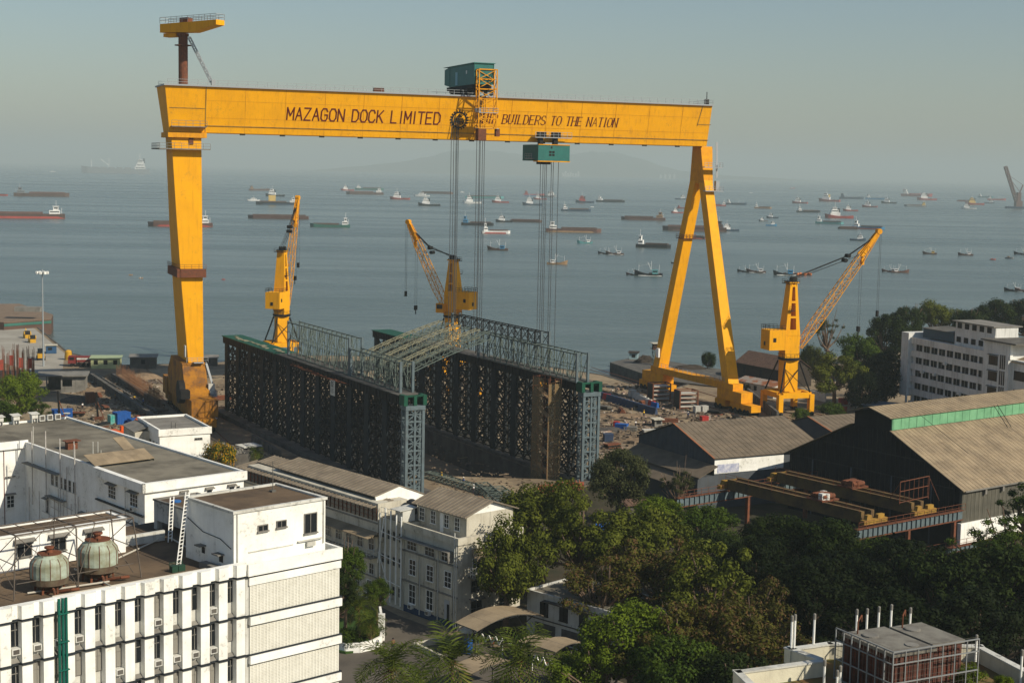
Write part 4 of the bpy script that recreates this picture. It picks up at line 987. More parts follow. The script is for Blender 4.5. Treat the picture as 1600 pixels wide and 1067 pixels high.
for x0,x1 in ((0,4.6),(4.6,9.2)):
    for y in (0,3.4):
        b.tube((x0,y,Hf),(x1,y,Hf),.06,6); b.tube((x0,y,1.1),(x1,y,1.1),.035,6); b.tube((x0,y,0.3),(x1 if y else x0+1.5,y,Hf),.03,6) if (x0 == 0) == (y > 0) else b.tube((x1,y,.3),(x0,y,Hf),.03,6)
for x in (0,4.6,9.2): b.tube((x,0,Hf),(x,3.4,Hf),.06,6); b.tube((x,0,2.4),(x,3.4,2.4),.035,6); b.tube((x,0,.4),(x,3.4,2.4),.03,6); b.tube((x,3.4,2.4),(x,0,Hf),.03,6)
for x in (1.4,2.8,6.2,7.6): b.tube((x,0,Hf+.02),(x,3.4,Hf+.02),.03,6)
b.tube((0,1.2,Hf+.05),(9.2,1.2,Hf+.05),.05,6)
b.build('frame_tube', mat('rusty_grey_tube', (.12,.10,.08), .8, c2=(.06,.05,.045), sc=2), SF)
gb = MB(); gb.cbox((0,0,0),(.5,.45,.5)); gb.cbox((.62,.05,0),(.58,.45,.46)); gb.rail([(-.25,.22,.46),(.9,.22,.46)],.25,.03,.5)
o = gb.build('equipment_box', mat('dark_green_box',(.02,.055,.035),.5)); o.location = tow(A,-3.6,4.2,ZR+.06); o.rotation_euler = (0,0,R_(43)); tag(o, 'pair of small dark green boxes on the brown office roof', 'equipment box')

# ===== B. long white flat-roofed building =====
B = bframe('white_building', 'long white building with a stained grey flat roof, left of the slipway', 'building', 226, 759, 14, 49)
flat_roof(B, 0, 15.6, 0, 58, 14, .35, .3, m_white, m_roofc)
b = MB(); b.box(-.55, 15.9, -.5, -.1, 13.1, 14.35); b.box(-.55,-.11,-.5,14.5,13.1,14.35); b.build('fascia', m_white, B)
for u in (5.6,9.6,13.2): win(B, FY(0), u, u+.8, 10.9, 12.2, 1, 1, m_white, hood=.5)
win(B, FY(0), 14.4, 14.9, 11.2, 12.2, 1,1)
for u in (2.0, 8.6): win(B, FX(0), u, u+2.2, 10.6, 12.3, 3, 3, m_white, hood=.6, ac=(u < 3))
for u in (1.5, 6.8): win(B, FX(0), u, u+1.4, 6.5, 8.0, 2, 2, m_white_w, hood=.8)
b = MB(); fbox(b, FX(0), 0, 14.5, 9.6, 9.8, 0, .35); fbox(b, FX(0), .3, 13.5, 7.9,8.0,0,.1); b.build('wall_ledge', m_band, B)
b = MB(); b.tube((-.3,5.2,2),(-.3,5.2,13),.07,8); b.tube((-.3,.9,2),(-.3,.9,8.6),.1,8); b.tube((-.3,1.3,2),(-.3,1.3,8.9),.08,8); b.build('downpipe', m_white_w, B)
# recessed middle part and projecting left wing
b = MB(); b.box(-4.2, -.01, 39.5, 57.9, 0, 13.99); b.build('wing_wall', m_white, B)
b = MB(); b.box(-4.4, .3, 39.2, 58.1, 14.36, 14.5); b.build('wing_roof', m_roofc, B)
b = MB(); b.box(-4.5,.4,39.05,39.3,13.4,14.62); b.box(-4.6,-4.35,39.05,58,13.4,14.62); b.build('wing_fascia', m_white, B)
MW = FY(39.5)
win(B, MW, -3.0,-1.9, 4.2, 6.0, 2, 3, m_white, hood=.4); b = MB(); fbox(b, MW, -3.2,-1.7,9.0,9.12,0,.4); b.build('window_hood', m_conc, B)
b = MB(); fbox(b, MW, -3.45,-3.35, 1, 13.3, 0,.08); b.build('red_downpipe', m_red, B)
MM = FX(0)
for u in (21.5,23.0,24.5,26.0,27.5,29.0): win(B, MM, u, u+.8, 9.2, 10.8, 1, 2, m_white_w)
for u in (18.5,31.0): win(B, MM, u, u+.9, 4.5, 6.5, 1, 2, m_white_w, hood=.7)
b = MB(); fbox(b, MM, 26.5, 38.5, 11.2, 11.32, 0, 1.0); fbox(b, MM, 24.5, 30.5, 7.4, 7.5, 0, .9); b.build('window_hood', m_conc, B)
b = MB(); random.seed(4)
for u in (17.5,20.2,22.6,24,25.2,27,28.4,30.3,33.8,37.5): b.tube((-.25,u,1),(-.25,u,random.choice((7.5,9,12.8))),.07,6)
for u, h in ((21,15.6),(26,15.8),(31,16.2),(36,15.5)): b.tube((-.35,u,5),(-.35,u,h+1.0),.09,8)
for k in range(9): z = 2+random.random()*6; u = 20+random.random()*9; b.tube((-.3,u,z),(-.3,u+2+random.random()*3,z+.2),.05,6)
b.build('soil_pipe', mat('chalky_pipe',(.50,.48,.44),.8,c2=(.25,.2,.16),sc=2), B)
for i, u in enumerate((42.2, 47.8, 52.6)):
    win(B, FX(-4.2), u, u+1.2, 10.2, 12.6, 1, 3, m_white_w); win(B, FX(-4.2), u, u+1.2, 5.4, 7.6, 1, 3, m_white_w)
b = MB()
for u in (41,45.5,50.4): fbox(b, FX(-4.2), u, u+.5, 0, 13.4, 0, .8)
b.build('wall_pier', m_white, B)
# rooftop items
b = MB(); b.slab([(-.2,14.8,14.5),(9.5,15.2,14.5),(9.5,18.4,15.5),(-.2,18.4,15.5)], .08)
b.slab([(6.2,18.5,15.6),(8.0,18.5,15.6),(8.0,22.0,16.9),(6.2,22.0,16.9)], .08); b.build('skylight_roof', m_sheet2, B)
b = MB(); b.add([(8.02,18.5,14.4),(8.02,22.0,14.4),(8.02,22.0,16.8),(8.02,18.5,15.5)],[(0,1,2,3)]); b.add([(9.45,15.2,14.1),(9.45,18.4,14.1),(9.45,18.4,15.4),(9.45,15.2,14.45)],[(0,1,2,3)]); b.box(8.03,8.1,18.7,21.8,14.5,14.6)
for k in range(7): b.box(8.03,8.1,18.6+k*.45,22.0,14.6+k*.3,14.7+k*.3)
b.build('green_louvre', m_green, B)
b = MB()
for x, y, h in ((-.1,36,3.2),(1.2,24.5,2.4),(3.8,23.6,2.2),(4.4,23.2,2.2),(4.6,22.6,1.0)): b.tube((x,y,14.05),(x,y,14.05+h),.06,6)
b.build('vent_pipe', m_white_w, B)
b = MB(); b.cbox((3.8,31,14.05),(1.6,1.0,1.1)); b.cbox((3.8,31,15.3),(2.4,1.7,.1)); b.build('roof_vent', m_rust, B)
for i, (x, y) in enumerate(((3.2,57.0),(6.0,57.0),(9.2,57.0))):
    T_ = MB(); T_.cbox((0,0,.75),(1.1,.9,.7)); T_.slab([(-.8,-.65,1.55),(.8,-.65,1.55),(.8,.65,1.75),(-.8,.65,1.75)],.08)
    for sx in (-.45,.45): T_.box(sx-.06,sx+.06,-.35,.35,0,.74)
    o = T_.build('vent_cowl', m_white_w); o.location = tow(B,x,y,14.05); o.rotation_euler = (0,0,R_(43)); tag(o, ['leftmost small hooded vent on the far edge of the grey roof','middle small hooded vent on the far edge of the grey roof','small hooded vent beside the air conditioners on the grey roof'][i], 'vent', 'hooded vents on the grey roof')
for i, (x, y) in enumerate(((10.6,57),(12.0,57),(13.4,57),(-3.6,44),(-3.6,46),(-3.6,48),(-3.6,50.5))):
    T_ = thing('air_conditioner', ['leftmost boxy air conditioner at the far edge of the grey roof','middle boxy air conditioner at the far edge of the grey roof','rightmost boxy air conditioner at the far edge of the grey roof','first air conditioner at the near end of the left roof edge','second air conditioner along the left roof edge','third air conditioner along the left roof edge','last air conditioner at the far end of the left roof edge'][i], 'air conditioner', tow(B,x,y,14.1 if i < 3 else 14.5), R_(43) if i < 3 else R_(133), 'air conditioners on the grey roof')
    b = MB(); b.cbox((0,0,.1),(1.0,.45,.95)); b.build('casing', m_acb, T_); b = MB(); b.box(-.38,.38,-.24,-.226,.25,.95); b.build('grille', m_conc_d, T_)
b = MB(); b.lathe((0,0,.5),[(.05,0),(.55,.25),(.6,.32)],14); b.tube((0,0,0),(0,0,.55),.05,6); o = b.build('satellite_dish', m_white_w); o.location = tow(B,14.9,56.6,14.4); tag(o, 'small pale dish at the far corner of the grey roof', 'dish')
# ===== house by the crane leg =====
HH = thing('white_house', 'small bright white flat-roofed house below the rigid crane leg', 'house', Vector((-66.3,286.7,0)), R_(90-62))
flat_roof(HH, 0, 9.8, 0, 16.5, 7.4, .45, .25, m_white, m_conc)
b = MB(); b.box(-.25,10.05,-.25,.0,6.6,7.9); b.box(-.25,-.0,0,8.3,6.6,7.9); b.build('fascia', m_white, HH)
b = MB(); b.box(-2.8,-.01,7.5,16.4,0,6.4); b.build('side_wing', m_cream, HH); b = MB(); b.slab([(-3.1,7.2,6.45),(-.26,7.2,7.3),(-.26,16.6,7.3),(-3.1,16.6,6.45)],.1); b.build('wing_roof', m_conc, HH)
win(HH, FY(0), 6.8, 8.2, 5.5, 5.8, 3, 1, m_conc, sill=False)
for u in (1.2,3.6,6.0): win(HH, FX(0), u, u+1.2, 2.4, 5.0, 2, 3, m_cream)
b = MB()
for x, h in ((2.4,1.1),(3.2,.9)): b.tube((x,.6,7.4),(x,.6,7.4+h+.6),.04,6)
b.tube((2.4,.6,8.2),(3.2,.6,8.2),.03,6); b.build('roof_pipe', m_dark, HH)
# ===== C. corrugated long building and pipe block, D. end block =====
Cb = thing('corrugated_building', 'long grey building under two stepped corrugated roofs, beside the slipway', 'building', tow(bframe('tmp','x','x',709,989,0,49),0,17.2), R_(90-49))
tmp = bpy.data.objects['tmp']; DO = tmp.location.copy(); bpy.data.objects.remove(tmp)
b = MB(); b.box(.6,9.5,0,36,0,12.2); b.box(.6,5.5,.02,33,12.2,13.4); b.build('wall', m_cream, Cb)
sheet_roof(Cb, -.6, .0, 0,0,0,.1) if False else None
def xroof(root, x0, z0, x1, z1, y0, y1, mt, seam=.9, name='roof'):
    b = MB(); b.slab([(x0,y0,z0),(x1,y0,z1),(x1,y1,z1),(x0,y1,z0)], .08)
    k = int((y1-y0)/seam)
    for i in range(k+1): y = y0+.05+(y1-y0-.1)*i/k; b.bar((x0,y,z0+.04),(x1,y,z1+.04),.1,.1)
    return b.build(name, mt, root)
xroof(Cb, -.4, 12.9, 3.4, 13.5, .3, 35, m_sheet, .9); xroof(Cb, 1.5, 13.9, 5.6, 14.9, 2.0, 27, m_sheet, .9); xroof(Cb, 5.65, 14.9, 10, 13.2, 2.0, 27, m_sheet, .9, 'rear_roof'); xroof(Cb, 2.5, 13.6, 5.6, 14.2, 27.1, 33.5, m_sheet, .9)
b = MB(); b.xprism([(0,0)]*0 or [(0,12),(0.1,12),(0.1,12.1)],0,.01) if False else None
b.add([(1.6,1.9,12.3),(9.8,1.9,12.3),(9.8,1.9,13.1),(5.6,1.9,14.8),(1.6,1.9,13.8)],[(0,1,2,3,4)]); b.add([(1.6,2.1,12.3),(9.8,2.1,12.3),(9.8,2.1,13.1),(5.6,2.1,14.8),(1.6,2.1,13.8)],[(4,3,2,1,0)]); b.build('gable_wall', m_white, Cb)
MC = FX(.6)
b = MB(); fbox(b, MC, .2, 34, 11.0, 12.7, 0, .02); b.build('window_band', m_glass, Cb)
b = MB()
for i in range(35): fbox(b, MC, .2+i, .28+i, 11.0, 12.7, .021, .1)
for z in (11.5,12.1): fbox(b, MC, .2, 34, z, z+.05, .025, .08)
b.build('window_bars', m_rust, Cb)
b = MB(); fbox(b, MC, -.2, 14, 8.95, 9.05, 0, 1.7); b.slab([(-1.4,-.3,9.0),(.58,-.3,9.5),(.58,14,9.5),(-1.4,14,9.0)],.08); b.build('balcony_canopy', m_sheet2, Cb)
b = MB(); fbox(b, MC, 0, 13, 6.0, 6.2, 0, 1.3); b.build('balcony_floor', m_conc, Cb)
b = MB(); b.rail([(-.65,0,6.2),(-.65,13,6.2)],1.1,.05,.8,3); b.rail([(-.65,0,6.2),(.55,0,6.2)],1.1,.05,.5,3); b.build('balcony_railing', m_white_w, Cb)
for i in range(5): win(Cb, MC, .8+i*2.6, 2.0+i*2.6, 6.9, 8.5, 2, 2, m_white_w)
for i in range(5): win(Cb, MC, .8+i*2.2, 1.8+i*2.2, 3.6, 5.0, 2, 2, m_white_w)
for i in range(4): win(Cb, MC, 1.4+i*2.6, 2.3+i*2.6, .8, 2.6, 2, 3, m_white)
b = MB(); fbox(b, MC, 0, 36, 3.25, 3.35, 0, .25); fbox(b, MC, 0,36,10.6,10.8,0,.12); b.build('wall_ledge', m_conc, Cb)
# pipe block between
PB = thing('stair_block', 'narrow grey-white block covered with white vertical pipes', 'building', tow(Cb,.9,-5.6), R_(90-49))
b = MB(); b.box(0,6,.2,5.55,0,11.6); b.build('wall', m_cream, PB)
b = MB(); b.box(.2,5.8,.4,5.4,11.601,11.7); b.build('roof_deck', m_roofc, PB)
for z in (9.0,5.6,1.6):
    for u in (.7,2.0,3.2,4.5): win(PB, FX(0), u, u+.55, z, z+1.2, 1, 2, m_cream, sill=False)
b = MB()
for u in (.4,1.5,2.75,3.9,5.1): b.tube((-.3,u,.6),(-.3,u,12.2+(u % 1)),.10,8)
b.tube((-.5,5.3,5.5),(-.5,4.0,11.8),.08,6); b.tube((-.5,3,3),(-.5,5.2,7),.05,6)
for z in (6.3,3.2,9.5): b.tube((-.35,.4,z),(-.35,5.1,z+.4),.05,6)
b.build('vertical_pipe', m_white, PB)
b = MB(); b.cbox((1.2,1.6,11.7),(2.0,1.6,1.6)); b.slab([(-.4,.6,13.3),(2.6,.6,13.5),(2.6,2.8,13.5),(-.4,2.8,13.3)],.08); b.rail([(0,3,11.7),(0,5.3,11.7)],1.3,.05,.6); b.build('stair_cabin', m_white_w, PB)
for i, (x, y) in enumerate(((3.2,4.4),(4.6,3.4))):
    b = MB(); b.lathe((0,0,0),[(.75,0),(.78,.4),(.75,.9),(.78,1.3),(.7,1.7),(.3,1.95)],20); o = b.build('water_tank', mat('black_plastic', (.02,.022,.025), .5) if i == 0 else bpy.data.materials['black_plastic'], smooth=False); o.location = tow(PB,x+1.2,y,11.7); tag(o, 'round black water tank at the foot of the end column, ' + ('left of two' if i == 0 else 'right of two'), 'water tank', 'black roof water tanks')
Db = thing('end_block', 'three-storey weathered cream building with a corrugated roofed top storey and terrace', 'building', DO, R_(90-49))
b = MB(); b.box(1.0,11.5,.6,12.6,0,11.0); b.box(3.6,11.4,2.2,12.4,11.0,14.2); b.build('wall', m_cream, Db)
b = MB(); b.box(.8,11.7,.4,.75,11.001,11.9); b.box(.8,1.15,.75,12.6,11.001,11.9); b.build('terrace_parapet', m_cream, Db)
b = MB(); b.add([(3.6,2.19,14.2),(11.4,2.19,14.2),(7.6,2.19,15.5)],[(0,1,2)]); b.add([(3.6,2.4,14.2),(11.4,2.4,14.2),(7.6,2.4,15.5)],[(2,1,0)]); b.build('gable_wall', m_white, Db)
xroof(Db, 2.9, 14.0, 7.6, 15.6, 1.7, 12.9, m_sheet, .75); xroof(Db, 7.65, 15.6, 12.0, 14.1, 1.7, 12.9, m_sheet, .75, 'rear_roof')
MD = FX(1.0)
b = MB(); fbox(b, MD, 1.6, 12.4, 9.9, 10.0, 0, 1.0); fbox(b, MD, 1.6,1.7,8.6,9.9,0,.9); fbox(b, MD, 0.6,12.6,8.1,8.3,0,.2); fbox(b, MD, .6,12.6,4.1,4.3,0,.15); b.build('wall_ledge', m_conc, Db)
for u in (2.0,5.4,9.2): win(Db, MD, u, u+1.9, 8.5, 9.7, 3, 2, m_white_w)
for u in (1.9,5.6,9.3): win(Db, MD, u, u+1.3, 5.2, 7.2, 2, 3, m_white)
for u in (5.6,9.3): win(Db, MD, u, u+1.3, 1.4, 3.9, 2, 3, m_white, ac=True)
b = MB(); fbox(b, MD, 2.2,3.2,.3,3.5,0,.04); b.build('door', mat('grey_door',(.35,.37,.38),.7), Db)
b = MB(); fbox(b, MD, 2.2,2.65,.3,3.0,.041,.06); b.build('door_opening', m_blk, Db)
b = MB(); fbox(b, MD, .6, 12.6, .01, .9, 0, .05); b.build('blue_dado', mat('dark_blue_dado',(.015,.04,.09),.6), Db)
b = MB()
for u in (.7,1.1,4.4,8.2,12.2): b.tube((.8,u,.3),(.8,u,(11,12.5,4.2,7.6,9.9)[int(u) % 5]),.07,8)
b.build('downpipe', m_white_w, Db)
b = MB()
for u in (1.5,4.9,8.6,12.0): fbox(b, MD, u, u+.18, .9, 8.1, 0, .14)
b.build('wall_pier', m_cream, Db)
MDY = FY(.6)
b = MB(); b.box(2.6,6.2,-.9,.59,6.6,6.8); b.build('balcony_floor', m_conc, Db); b = MB(); b.rail([(2.6,.5,6.8),(2.6,-.9,6.8),(6.2,-.9,6.8),(6.2,.5,6.8)],1.2,.05,.35,3); b.build('balcony_railing', m_white, Db)
b = MB(); b.slab([(2.2,-1.2,9.2),(6.6,-1.2,9.2),(5.6,.55,10.2),(3.2,.55,10.2)],.1); b.build('balcony_canopy', m_sheet2, Db)
win(Db, MDY, 3.4,5.2,7.0,8.9,3,3,m_white)
for u in (3.2,8.0): win(Db, MDY, u, u+1.5, 4.6, 6.0, 2,2,m_conc); win(Db, MDY, u, u+1.7, 1.4, 3.4, 2,2,m_conc, hood=.6)
for u in (3.6,5.8,8.6,11.0): win(Db, FX(3.6), u, u+.9, 11.9, 13.5, 2, 3, m_white)
b = MB(); fbox(b, FX(3.6), 6.9,7.6,11.1,13.6,0,.05); b.build('door', m_white, Db)
# ===== low white building behind the trees =====
Wb = thing('low_white_building', 'low two-storey white building half hidden under the big trees', 'building', tow(Db,7.0,-7), R_(90-43))
flat_roof(Wb, 0, 9, -20, 1.0, 5.6, .3, .2, m_white_w, m_roofc)
MWb = FX(0)
for i in range(6): win(Wb, MWb, -18.5+i*3.2, -17.3+i*3.2, 3.1, 4.7, 2, 2, m_blk)
b = MB(); fbox(b, MWb, -20, 1, 2.5, 2.62, 0, .12); fbox(b, MWb, -19,-2,5.0,5.15,0,.7); b.build('wall_ledge', m_conc_d, Wb)
for i in range(4): b = MB(); fbox(b, MWb, -17+i*4.4, -13.6+i*4.4, .2, 2.1, 0, .03); b.build('garage_door', m_conc_d, Wb)
# ===== canopies =====
def canopy(label, px, py, z, az, L, W, arch, n=5):
    K = bframe('canopy', label, 'canopy', px, py, z, az, 'brown sheet canopies')
    b = MB(); N = 10
    for i in range(N):
        ta, tb = i/N, (i+1)/N; za = z+arch*math.sin(math.pi*ta); zb = z+arch*math.sin(math.pi*tb)
        b.slab([(L*ta,0,za),(L*tb,0,zb),(L*tb,W,zb),(L*ta,W,za)], .06)
    b.build('canopy_sheet', m_sheet2, K)
    b = MB()
    for i in range(n+1): t = i/n; zz = z+arch*math.sin(math.pi*t); b.bar((L*t,0,zz-.05),(L*t,W,zz-.05),.09)
    for i in range(N):
        ta, tb = i/N, (i+1)/N
        for y in (.1,W-.1): b.bar((L*ta,y,z+arch*math.sin(math.pi*ta)-.12),(L*tb,y,z+arch*math.sin(math.pi*tb)-.12),.1)
    b.build('canopy_frame', m_conc_d, K)
    for t in (.15,.85):
        b = MB(); zz = z+arch*math.sin(math.pi*t)-.2; b.bar((L*t,W*.5,0),(L*t,W*.5,zz*.6),.16); b.bar((L*t,W*.5,zz*.6),(L*t,.2,zz),.1); b.bar((L*t,W*.5,zz*.6),(L*t,W-.2,zz),.1); b.build('leg', m_conc_d, K)
canopy('long arched brown canopy over the parking bay beside the cream building', 745, 985, 4.0, 50, 10.5, 4.2, 1.0)
canopy('small flat brown canopy in front of the low white building', 838, 1010, 3.0, 45, 3.6, 3.0, .3, 3)
canopy('grey-brown canopy at the right, partly under leaves', 868, 1018, 3.0, 45, 5.0, 3.0, .5, 3)
canopy('low brown canopy behind the middle coconut palm', 735, 1052, 2.8, 42, 6.5, 3.4, .2, 3)
# ===== mid warehouse =====
W2 = bframe('warehouse', 'grey gabled warehouse with a rust-edged roof right of the slipway', 'warehouse', 1118, 716, 9, 62)
m_clad = mat('grey_corrugated_cladding', (.075,.085,.095), .8, c2=(.045,.05,.055), sc=.5, streak=.4)
b = MB(); b.box(0,24,.3,24.6,0,9.0)
b.xprism([(.3,9.0),(24.6,9.0),(12.7,13.0)], 0, 24); b.build('wall', m_clad, W2)
b = MB()
for i in range(24): y = .6+i*1.0; zt = 9+4*(1-abs(y-12.7)/12.4); b.box(-.05,-.001,y,y+.12,4,max(9,zt)-.1)
b.build('cladding_rib', m_clad, W2)
m_ro = mat('rust_orange_edge', (.28,.11,.05), .85, c2=(.15,.07,.04), sc=1)
m_sheetd = mat('dark_brown_roof_sheet', (.17,.135,.095), .9, c2=(.11,.09,.065), sc=.4, amt=.8)
sheet_roof(W2, -.4, 24.4, -.2, 9.0, 12.7, 13.2, 'roof', m_sheetd, 1.1, trim=m_ro); sheet_roof(W2, -.4, 24.4, 24.9, 9.0, 12.75, 13.2, 'rear_roof', m_sheetd, 1.1)
b = MB(); b.box(.02,15,.22,.299,6.2,8.7); b.build('white_side_wall', m_white, W2)
m_mur = mat('faded_mural', (.55,.55,.60), .8, c2=(.25,.28,.42), sc=1.6, amt=.9)
b = MB(); b.box(.6,5.2,.19,.219,6.3,7.8); b.build('faded_mural', m_mur, W2)
b = MB(); b.slab([(-4.0,-1.0,6.0),(-.06,-1.0,7.8),(-.06,24,7.8),(-4.0,24,6.0)],.1); b.slab([(-6.5,1,4.2),(-3.6,1,5.6),(-3.6,23,5.6),(-6.5,23,4.2)],.1); b.build('lean_to_roof', m_sheetd, W2)
b = MB(); b.box(-3.6,-.06,0,23,0,5.9); b.build('lean_to_wall', m_clad, W2)
W3 = thing('warehouse', 'smaller brown-roofed warehouse tucked behind the big hangar', 'warehouse', tow(W2, 38.0, 11), R_(90-62))
b = MB(); b.box(0,16,.2,20,0,8); b.xprism([(.2,8),(20,8),(11,10.6)],0,16); b.build('wall', m_clad, W3)
sheet_roof(W3, -.3, 16.3, -.1, 8.0, 11, 10.8, 'roof', m_sheetd, 1.2, trim=m_ro); sheet_roof(W3, -.3, 16.3, 20.3, 8.0, 11.05, 10.8, 'rear_roof', m_sheetd, 1.2)
# ===== big hangar =====
HG = bframe('hangar', 'huge hangar with a tan roof and green clerestory at the right edge', 'hangar', 1500, 862, 0, 53)
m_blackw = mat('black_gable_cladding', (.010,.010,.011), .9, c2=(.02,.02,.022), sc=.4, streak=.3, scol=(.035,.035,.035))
m_sidew = mat('dirty_side_cladding', (.095,.09,.07), .9, c2=(.05,.05,.04), sc=.4, streak=.6, scol=(.2,.19,.16))
HL = 52
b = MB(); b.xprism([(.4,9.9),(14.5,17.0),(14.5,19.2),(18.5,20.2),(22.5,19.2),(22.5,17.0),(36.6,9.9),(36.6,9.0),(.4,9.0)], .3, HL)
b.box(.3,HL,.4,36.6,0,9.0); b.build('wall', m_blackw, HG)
m_blr = mat('gable_rib_grey', (.028,.028,.028), .8, c2=(.05,.045,.04), sc=.8)
b = MB(); random.seed(61)
for i in range(37):
    y = .8+i*.98; zt = 9.9+(min(y,37-y)-.4)*.5 if min(y,37-y) < 14.5 else 17.0
    b.box(.2,.295,y,y+.09,2+random.random()*3,zt-.15)
for z in (5.2,9.6,13.0): b.box(.16,.199,2 if z < 10 else 8,35 if z < 10 else 29,z,z+.14)
b.build('gable_cladding_rib', m_blr, HG)
b = MB()
for y in (6,14,22.5,31): b.box(.1,.159,y,y+.3,0,9.6)
b.build('gable_column', m_clad, HG)
b = MB(); b.box(-.2,HL,-.02,.399,4.6,9.7)
for i in range(50): b.box(i*1.03,i*1.03+.08,-.05,-.021,4.6,9.7)
b.build('side_cladding', m_sidew, HG)
b = MB(); b.box(-.5,HL,-.3,.38,.3,4.58)
for i in range(60): b.box(-.4+i*.86,-.36+i*.86,-.32,-.301,.3,4.5)
b.build('white_side_wall', m_white, HG)
b = MB()
for x in (7,14,21): b.box(x,x+.35,-.06,-.03,1.6,3.6)
b.build('side_slot_window', m_blk, HG)
sheet_roof(HG, -.6, HL, -.5, 9.75, 14.4, 17.1, 'roof', m_sheet2, 1.0); sheet_roof(HG, -.6, HL, 37.3, 9.75, 22.6, 17.1, 'rear_roof', m_sheet2, 1.0)
sheet_roof(HG, -1.2, HL, 13.9, 19.25, 18.5, 20.5, 'monitor_roof', m_sheet2, 1.0); sheet_roof(HG, -1.2, HL, 23.1, 19.25, 18.55, 20.5, 'monitor_roof', m_sheet2, 1.0)
m_gcl = mat('green_clerestory', (.16,.36,.20), .7, c2=(.10,.26,.14), sc=.6, amt=.7, streak=.4, scol=(.08,.17,.1))
b = MB(); b.box(-.2,HL,14.2,14.45,17.15,19.3)
for i in range(26): b.box(i*2,i*2+.06,14.15,14.199,17.2,19.25)
b.build('green_clerestory', m_gcl, HG)
b = MB(); b.bar((6,13.8,19.4),(9,6,13.8),.05); b.bar((26,13.8,19.4),(26.4,11,15.8),.08); b.bar((27,13.8,19.4),(27.4,11,15.8),.08); b.build('roof_cable', m_dark, HG)
b = MB(); b.box(-.12,HL,-.65,-.45,9.55,9.75)
for x in (5,9.5,16): b.box(x,x+.5,-.5,-.1,8.7,9.5)
b.build('gutter', m_conc, HG)
# yard crane runway and two bridge cranes in front of the hangar
def runway(label, x0, x1, y, z, h, posts, handrail=True):
    K = thing('crane_runway', label, 'crane runway', tow(HG, x0, y), R_(37), 'steel crane runways before the hangar')
    L = x1-x0; b = MB(); b.box(0,L,-.35,.35,z-.12,z); b.box(0,L,-.35,.35,z-h,z-h+.12); b.box(0,L,-.05,.05,z-h+.121,z-.121)
    b.build('rail_beam', m_rust, K)
    b = MB()
    for i in range(int(L/1.1)): b.box(.4+i*1.1,.5+i*1.1,-.33,-.051,z-h+.13,z-.13)
    b.box(0,L,-.12,-.051,z-h+.14,z-.14); b.build('web_panel', m_rowgrey, K)
    if handrail: b = MB(); b.rail([(0,-.6,z),(L,-.6,z)],1.1,.05,1.6); b.build('handrail', m_rust, K)
    for x in posts:
        b = MB(); b.box(x-.25,x+.25,-.3,.3,0,z-h); b.build('post', m_rust if x else m_conc_d, K)
    return K
runway('near rusty crane runway ending at the hangar corner', -25.5, -.6, -.4, 6.9, 1.6, (.5,12,23))
runway('far pale crane runway beside the warehouse', -33, -1, 29.6, 6.9, 1.6, (.5,16,30))
runway('low brown crane runway below the white hangar wall', -14, 16, -3.4, 2.4, .9, (1,14,26), True)
m_tanst = mat('tan_weathered_steel', (.15,.095,.035), .85, c2=(.07,.045,.03), sc=.5, amt=.9, streak=.4)
m_dyel = mat('dull_yellow_steel', (.34,.20,.035), .8, c2=(.16,.09,.03), sc=1, amt=.8)
def bridge_crane(label, x, junk):
    K = thing('bridge_crane', label, 'bridge crane', tow(HG, x, 0, 6.9), R_(37), 'brown bridge cranes in front of the hangar')
    for s in (-1.1, 1.1):
        b = MB(); b.box(s-.35,s+.35,1.2,29.0,.2,1.95); b.bar((s-.45,1.2,2.0),(s-.45,29,2.0),.3,.08); b.build('bridge_girder', m_tanst, K)
    for y in (0, 29.8):
        b = MB(); b.box(-2.6,2.6,y-.4,y+.4,.3,1.0); b.hexa([(-2.0,y-.35,1.0),(-.6,y-.35,1.0),(-.6,y+.35,1.0),(-2.0,y+.35,1.0),(-1.8,y-.3,1.7),(-.9,y-.3,1.7),(-.9,y+.3,1.7),(-1.8,y+.3,1.7)]); b.box(.6,2.0,y-.3,y+.3,1.0,1.6); b.build('end_carriage', m_dyel, K)
    b = MB(); b.rail([(-1.9,1.2,1.9),(-1.9,29,1.9)],1.0,.045,2.4); b.build('handrail', m_rust, K)
    yb = 14 if junk else 10
    b = MB(); b.box(-1.9,1.9,yb-1.6,yb+1.6,2.0,2.25)
    for i in range(5): b.tube((-1.4,yb-1.1+i*.5,2.7),(1.2,yb-1.1+i*.5,2.7),.38,10)
    b.build('hoist_crab', m_rust, K)
    b = MB(); b.cbox((-1.2,yb-.9,2.25),(.8,.8,1.0)); b.cbox((1.1,yb+.9,2.25),(.9,.7,.8)); b.lathe((-.4,yb-1.2,2.25),[(.4,0),(.4,.9)],12); b.build('hoist_motor', m_acb if not junk else m_rust, K)
    return K
bridge_crane('nearer ochre bridge crane with a white hoist motor, in front of the hangar', -21, False)
bridge_crane('rusty bridge crane closest to the dark hangar gable', -9.5, True)
SFm = thing('rust_frame', 'rusty rectangular cage frame standing on the end of the crane runway', 'frame', tow(HG, -13, 1.8, 8.8), R_(37))
b = MB(); b.box(-.05,.05,0,.1,0,3.4); b.box(6.8,6.9,0,.1,0,3.6)
for z in (.2,1.9,3.4): b.bar((0,.05,z),(6.85,.05,z+.2),.1)
for i in range(7): b.bar((i*1.1,.05,.2),(i*1.1,.05,3.4),.05)
for y in (0,): b.bar((0,0,3.4),(1.2,3,0),.08); b.bar((6.8,0,3.4),(7.4,-1.6,0),.08)
b.build('frame_bar', m_rust, SFm)
